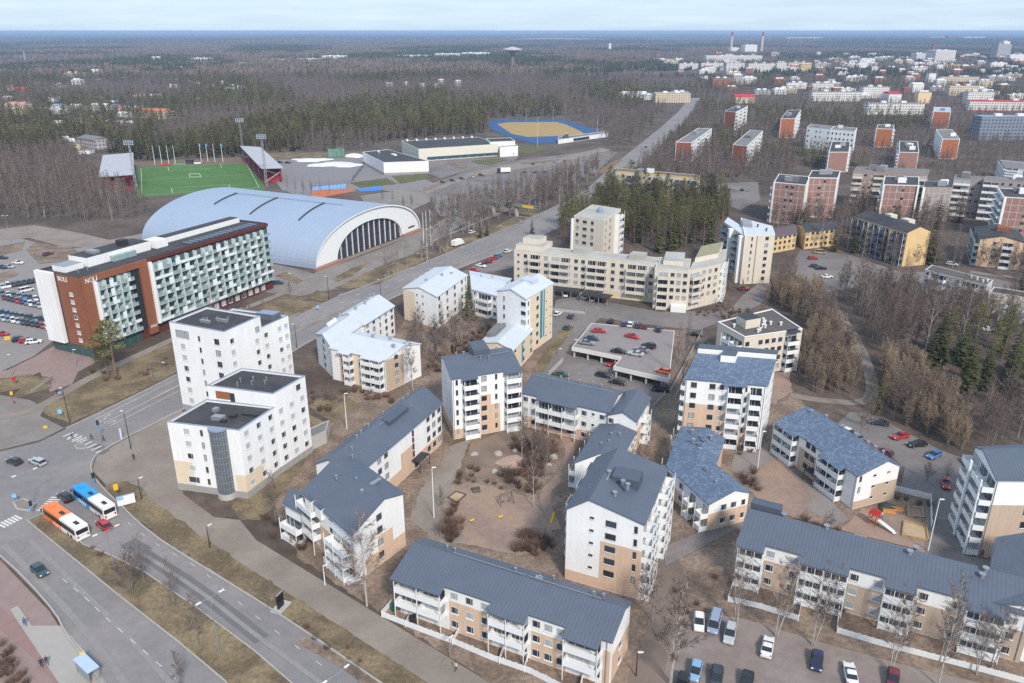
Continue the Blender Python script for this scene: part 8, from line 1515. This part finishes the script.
BG = [(-60, 158), (40, 156), (100, 149), (140, 163), (240, 159), (275, 154), (360, 151), (400, 139), (485, 133), (490, 118), (562, 116), (606, 130), (625, 118), (655, 104), (684, 92), (690, 96), (670, 118), (652, 146), (676, 150), (720, 160), (775, 160), (850, 175), (1090, 190), (1090, 96), (-70, 96)]
# ---- background forest, 480 m to 1700 m
STUFF = []
def conif(x, y, ex, ey):
    n = 1.3 * noise.noise(Vector((x / 170, y / 260, 1.7))) + .5 * noise.noise(Vector((x / 45, y / 60, 4.2))); b = .0
    if 250 < ex < 500 and 104 < ey < 156: b = .6
    elif 140 < ex < 252 and 100 < ey < 166: b = .45
    elif ex > 640: b = .08
    elif ey > 98 and ex < 142: b = .3
    return n + b > .12
y = 430.0
while y < 1750:
    sp = 6.0 if y < 900 else 8.5; hw = y * .74 + 20; x = -hw
    while x < hw:
        a, b = x + RT.uniform(-.45, .45) * sp, y + RT.uniform(-.45, .45) * sp; ex, ey = px((a, b, 0))
        ok = ey < 96 or inpoly(ex, ey, BG)
        if ok and ex > 640 and ey > 70: ok = RT.random() < .8
        if ok and ex < 170 and 80 < ey < 150: ok = RT.random() < .72
        if ok and free(a, b, 3):
            c = conif(a, b, ex, ey); k = RT.choice((S_2, P_, P_) if 250 < ex < 500 else (S_2, S_2, P_)) if c else RT.choice((B_, R_2, R_2, R_2))
            CAND.append((k, a, b, RT.uniform(.7, 1.2) * (1 if ex < 640 else .72), RT.uniform(0, 6.28), 'in the broad forest beyond the sports ground' if ex < 640 else 'among the far blocks on the right'))
        x += sp
    y += sp
# ---- the 300 largest of each kind become trees of their own, the rest one wood
def psize(c): return KINDS_[c[0]][3] * c[3] / math.hypot(c[1], c[2])
def inview(c):
    ex, ey = px((c[1], c[2], 4)); return -25 < ex < 1050 and ey < 720
NAMES = {B_: 'birch', R_2: 'bare deciduous tree', W_: 'tan twigged willow', S_2: 'dark green spruce', P_: 'green pine'}
def plant(kd, x, y, sc, rz, label, group, parts, z=0, w=None):
    pr = PROTO[kd][hash((round(x), round(y))) % len(PROTO[kd])]; s3 = (sc * (w or 1), sc * (w or 1), sc)
    if parts and pr[0]:
        o = thing(kd, label, 'shrub' if kd == 'shrub' else 'tree', (x, y, z), rz, group); link('trunk', pr[0], o); link('crown', pr[1], o)
    else: o = link(kd, pr[2], None, (x, y, z), rz); tag(o, label, 'shrub' if kd == 'shrub' else 'tree', group)
    o.scale = s3; return o
left = {k: 300 for k in KINDS_}
HAND = []
def tree(kd, bx, by, yt, label, group=None, w=1):
    p = at(bx, by); z = zof(bx, by, yt); plant(kd, p.x, p.y, z / KINDS_[kd][3], bx * 1.7, label, group, True, 0, w); left[kd] -= 1
for a in ((B_, 367, 606, 514, 'big bare birch with dense drooping crown between the angled block and the bottom terrace', None, 1.5), (B_, 668, 684, 548, 'front of two tall white birches beside the bottom right car park'), (B_, 678, 655, 572, 'rear of two tall white birches beside the bottom right car park'),
          (B_, 534, 508, 436, 'slender white birch on its own in the middle of the courtyard'), (B_, 413, 391, 335, 'pale birch at the right corner of the angled white roofed block', None, 1.2), (B_, 462, 346, 300, 'thin pale birch in the yard of the U shaped white block', None, .7), (B_, 450, 354, 312, 'birch left of the thin pale one in the yard of the U shaped block', None, .9), (B_, 923, 362, 286, 'bright white birch with slim crown before the dark spruces on the right', None, .8), (R_2, 904, 350, 288, 'spreading many limbed tree left of the bright white birch'), (B_, 958, 360, 291, 'leaning birch above the dark spruces on the right', None, .8), (B_, 975, 342, 292, 'birch nearest the grey terrace on the right'), (B_, 857, 331, 279, 'left trunk of a close birch pair beside the woodland path', None, .6), (B_, 860.5, 331.5, 280, 'right trunk of a close birch pair beside the woodland path', None, .6),
          (P_, 116, 379, 320, 'tall dark pine on the lawn in front of the hotel', None, 1.9), (P_, 109, 378, 330, 'shorter pine beside the tall one in front of the hotel', None, 1.7), (S_2, 469, 318, 278, 'small dark spruce in the yard of the U shaped white block'), (P_, 867, 420, 371, 'narrow dark evergreen left of two above the right hand car park', None, .55), (S_2, 877, 414, 368, 'narrow dark evergreen right of two above the right hand car park', None, .6), (S_2, 931, 366, 333, 'broad dark spruce leftmost of the right hand group', None, 1.3), (S_2, 971, 388, 340, 'yellow green spruce in front of the right hand group', None, 1.0), (S_2, 987, 391, 344, 'tall spruce right of the yellow green one', None, .9), (S_2, 1013, 376, 328, 'tallest spruce nearest the right edge', None, 1.1), (S_2, 532, 236, 217, 'lone small spruce at the road end of the long cream block'), (S_2, 480, 238, 219, 'small spruce on the arena lawn, left of two'), (S_2, 487, 236, 221, 'small spruce on the arena lawn, right of two'),
          (R_2, 132, 594, 541, 'young bare tree farthest left on the median'), (R_2, 145, 584, 538, 'young bare tree second on the median behind the first'), (R_2, 176, 610, 565, 'young bare tree third on the median'), (R_2, 199, 648, 596, 'young bare tree fourth on the median left of the twin lamp'), (R_2, 184, 692, 655, 'young bare tree at the bottom edge of the median')): tree(*a)
for k, (bx, by, yt) in enumerate(((737, 624, 530), (776, 638, 534), (813, 647, 547), (891, 673, 570), (938, 686, 578), (977, 674, 598), (990, 668, 588), (940, 662, 590))): tree(B_, bx, by, yt, 'white birch, %s in the row before the bottom right terrace' % ('first from the left', 'second from the left', 'third from the left', 'fourth from the left', 'fifth, nearest the bottom edge', 'seventh from the left', 'last on the right', 'sixth, inside the garden fence')[k], 'birches before the bottom right terrace', .9)
for k, (bx, by) in enumerate(((386, 278), (388.5, 277), (394, 275), (397.5, 273), (407.5, 268), (422, 261), (440, 253), (447, 250))): tree(B_, bx, by, by - 27, 'birch, %s from the left on the lawn before the arena' % ORD[k], 'birches before the arena', .8)
for k, (bx, by) in enumerate(((288, 193), (296, 194.5), (304, 195), (312, 194.5), (321, 196), (330, 198), (383, 205), (393, 206), (404, 211), (412, 209))): tree(R_2, bx, by, by - 17, 'slim bare poplar, %s from the left in the line behind the arena' % ORD[k], 'poplars behind the arena', .45)
for k, (bx, by, yt) in enumerate(((681, 398, 335), (676, 384, 326), (686, 366, 316))): tree(R_2, bx, by, yt, 'tall narrow bare poplar, %s of three beside the parking deck ramp' % ('nearest', 'middle', 'farthest')[k], 'poplars beside the ramp', .4)
by_kind = {k: sorted((c for c in CAND if c[0] == k and inview(c)), key=psize, reverse=True) for k in KINDS_}
own = set()
for k, L in by_kind.items():
    for i, c in enumerate(L[:left[k]]): own.add(id(c)); plant(k, c[1], c[2], c[3], c[4], '%s %s' % (NAMES[k], c[5]), '%ss %s' % (NAMES[k], c[5]), psize(c) > .062)
IX = {B_: (1, 3), R_2: (0, 2, 4), W_: (5, 6), S_2: (7, 8, 9), P_: (10, 11, 12)}
PT = [(Vector((c[1], c[2], hills(c[1], c[2]))), c[3], c[4], RT.choice(IX[c[0]])) for c in CAND if id(c) not in own]
scatter('woodland', 'mixed bare and evergreen woodland spreading behind the sports ground and blocks', PT, LOD['wood'])
# ---- forest patches to the horizon
PT = []; y = 1750.0
while y < 5200:
    sp = 27; hw = y * .7; x = -hw
    while x < hw:
        a, b = x + RT.uniform(-.5, .5) * sp, y + RT.uniform(-.5, .5) * sp; ex, ey = px((a, b, 0)); n = noise.noise(Vector((a / 500, b / 900, 2.2))) + .4 * noise.noise(Vector((a / 120, b / 160, 8.8)))
        if not (ex > 690 and ey > 56 and RT.random() < .45) and not (ey > 56 and RT.random() < .12) and noise.noise(Vector((a / 260, b / 420, 9.1))) < .42 and free(a, b, 12): PT.append((Vector((a, b, hills(a, b) - .5)), RT.uniform(.8, 1.15) * (.75 if ex > 660 else 1), RT.uniform(0, 6.28), RT.randint(3, 5) if n > (.02 if ex < 640 else .1) else RT.randint(0, 2)))
        x += sp
    y += sp
while y < 22000:
    sp = 105 if y < 9000 else 190; hw = y * .7; x = -hw
    while x < hw:
        a, b = x + RT.uniform(-.5, .5) * sp, y + RT.uniform(-.5, .5) * sp; n = noise.noise(Vector((a / 1500, b / 2600, 5.5)))
        if math.hypot(a - bpy.data.objects['hill'].location.x, b - bpy.data.objects['hill'].location.y) > 560: STUFF.append((Vector((a, b, hills(a, b) - 1)), RT.uniform(.9, 1.15) * (1 if y < 9000 else 1.25), RT.uniform(0, 6.28), RT.randint(2, 3) if n > -.1 else RT.randint(0, 1)))
        x += sp
    y += sp * 1.2
scatter('forest', 'dark mixed forest stretching from the town to the hills', PT, LOD['patch'])
scatter('distant_forest', 'blue hazed forest covering the land to the horizon', STUFF, LOD['far'])
# ---- shrubs and hedges
def shrubs(poly, spacing, label, sc=(.6, 1.2), prob=.8, pad=.3):
    P = [at(*p) for p in poly]; xs = [p.x for p in P]; ys = [p.y for p in P]; Q = [(p.x, p.y) for p in P]; y = min(ys)
    while y < max(ys):
        x = min(xs)
        while x < max(xs):
            a, b = x + RT.uniform(-.45, .45) * spacing, y + RT.uniform(-.45, .45) * spacing
            if inpoly(a, b, Q) and RT.random() < prob: plant('shrub', a, b, RT.uniform(*sc), RT.uniform(0, 6.28), label, label.replace('low bare shrub', 'low bare shrubs').replace('brown shrub', 'brown shrubs'), False, 0, 1.15)
            x += spacing
        y += spacing
shrubs([(508, 440), (545, 438), (560, 452), (545, 470), (535, 496), (520, 490), (498, 478), (520, 462)], 1.6, 'low bare shrub in the middle of the courtyard rock garden', (.6, 1.25), .62)
shrubs([(456, 470), (470, 462), (482, 476), (510, 488), (504, 492), (470, 482), (456, 484)], 1.8, 'low bare shrub along the top of the sand playground', (.4, .8), .7); shrubs([(445, 520), (455, 500), (463, 530), (450, 545), (436, 535)], 1.4, 'low bare shrub at the left edge of the sand playground', (.6, 1.2), .8); shrubs([(505, 540), (545, 530), (556, 548), (540, 556), (515, 552)], 1.5, 'low bare shrub between playground and bottom terrace', (.6, 1.2), .75)
shrubs([(262, 515), (300, 520), (325, 560), (300, 552), (270, 535)], 2.0, 'brown shrub on the slope between path and angled block', (.5, 1.1), .8); shrubs([(336, 392), (352, 388), (392, 398), (400, 404), (380, 404)], 2.2, 'brown shrub in the hedge before the angled white roofed block', (.5, .9), .9); shrubs([(455, 340), (495, 322), (490, 338), (470, 356), (440, 372), (420, 372)], 2.3, 'low bare shrub in the yard below the U shaped block', (.6, 1.2), .8)
shrubs([(684, 470), (700, 480), (694, 488)], 1.8, 'low bare shrub beside the low scuffed blue roof', (.5, .9), .9); shrubs([(740, 478), (752, 470), (764, 482), (756, 494), (742, 490)], 1.9, 'low bare shrub heap beside the low bent block', (.6, 1.1), .9); shrubs([(735, 446), (750, 446), (752, 454), (738, 456)], 1.5, 'round bare shrub at the foot of the raised strip tower', (.6, 1), .9); shrubs([(800, 520), (835, 524), (850, 536), (838, 543), (812, 535)], 2.2, 'brown shrub before the right hand play yard', (.4, .9), .7); shrubs([(880, 494), (918, 502), (940, 506), (934, 512), (900, 505)], 2.2, 'low bare shrub on the strip below the small car park', (.4, .9), .7)
shrubs([(86, 540), (100, 552), (118, 570), (106, 572), (90, 556)], 1.8, 'brown shrub at the tip of the median by the orange bus', (.35, .7), .8); shrubs([(285, 610), (340, 640), (372, 672), (350, 672), (300, 636)], 2.4, 'brown shrub on the verge between boulevard and path', (.3, .6), .7); shrubs([(0, 640), (14, 650), (34, 690), (0, 700)], 1.6, 'dark brown shrub in the bottom left corner', (.5, .9), .9); shrubs([(90, 372), (130, 372), (190, 346), (200, 352), (150, 378), (100, 384)], 3.4, 'brown shrub under the pines in front of the hotel', (.4, .9), .5); shrubs([(300, 399), (312, 390), (332, 412), (318, 418)], 2.2, 'brown shrub beside the bicycle yard', (.5, .9), .7)
shrubs([(665, 600), (700, 560), (720, 575), (700, 605), (676, 630)], 3.2, 'low bare shrub on the soil left of the bottom right terrace', (.3, .7), .4); shrubs([(820, 590), (860, 605), (850, 625), (818, 615)], 2.6, 'low bare shrub in the gardens of the bottom right terrace', (.4, .9), .6); shrubs([(720, 318), (738, 306), (752, 312), (724, 326)], 2.2, 'brown shrub beside the drive behind the deck', (.4, .8), .8); shrubs([(690, 312), (724, 306), (728, 312), (700, 318)], 1.8, 'brown shrub in the bed before the cream balcony block', (.3, .6), .9)
# ================================================================ haze
hz = MB(); hz.box(-36000, -400, -2, 36000, 36000, 96)
hm = bpy.data.materials.new('haze_air'); hm.use_nodes = True; ht = hm.node_tree; ht.nodes.clear(); hv = ht.nodes.new('ShaderNodeVolumePrincipled'); hout = ht.nodes.new('ShaderNodeOutputMaterial'); hv.inputs['Color'].default_value = (.5, .69, 1, 1); hv.inputs['Density'].default_value = 1e-4; hv.inputs['Anisotropy'].default_value = 0
ht.links.new(hv.outputs[0], hout.inputs['Volume'])
if not globals().get('NO_HAZE'): tag(hz.build('haze', hm), 'thin blue air haze over the whole landscape', None, None, 'stuff')
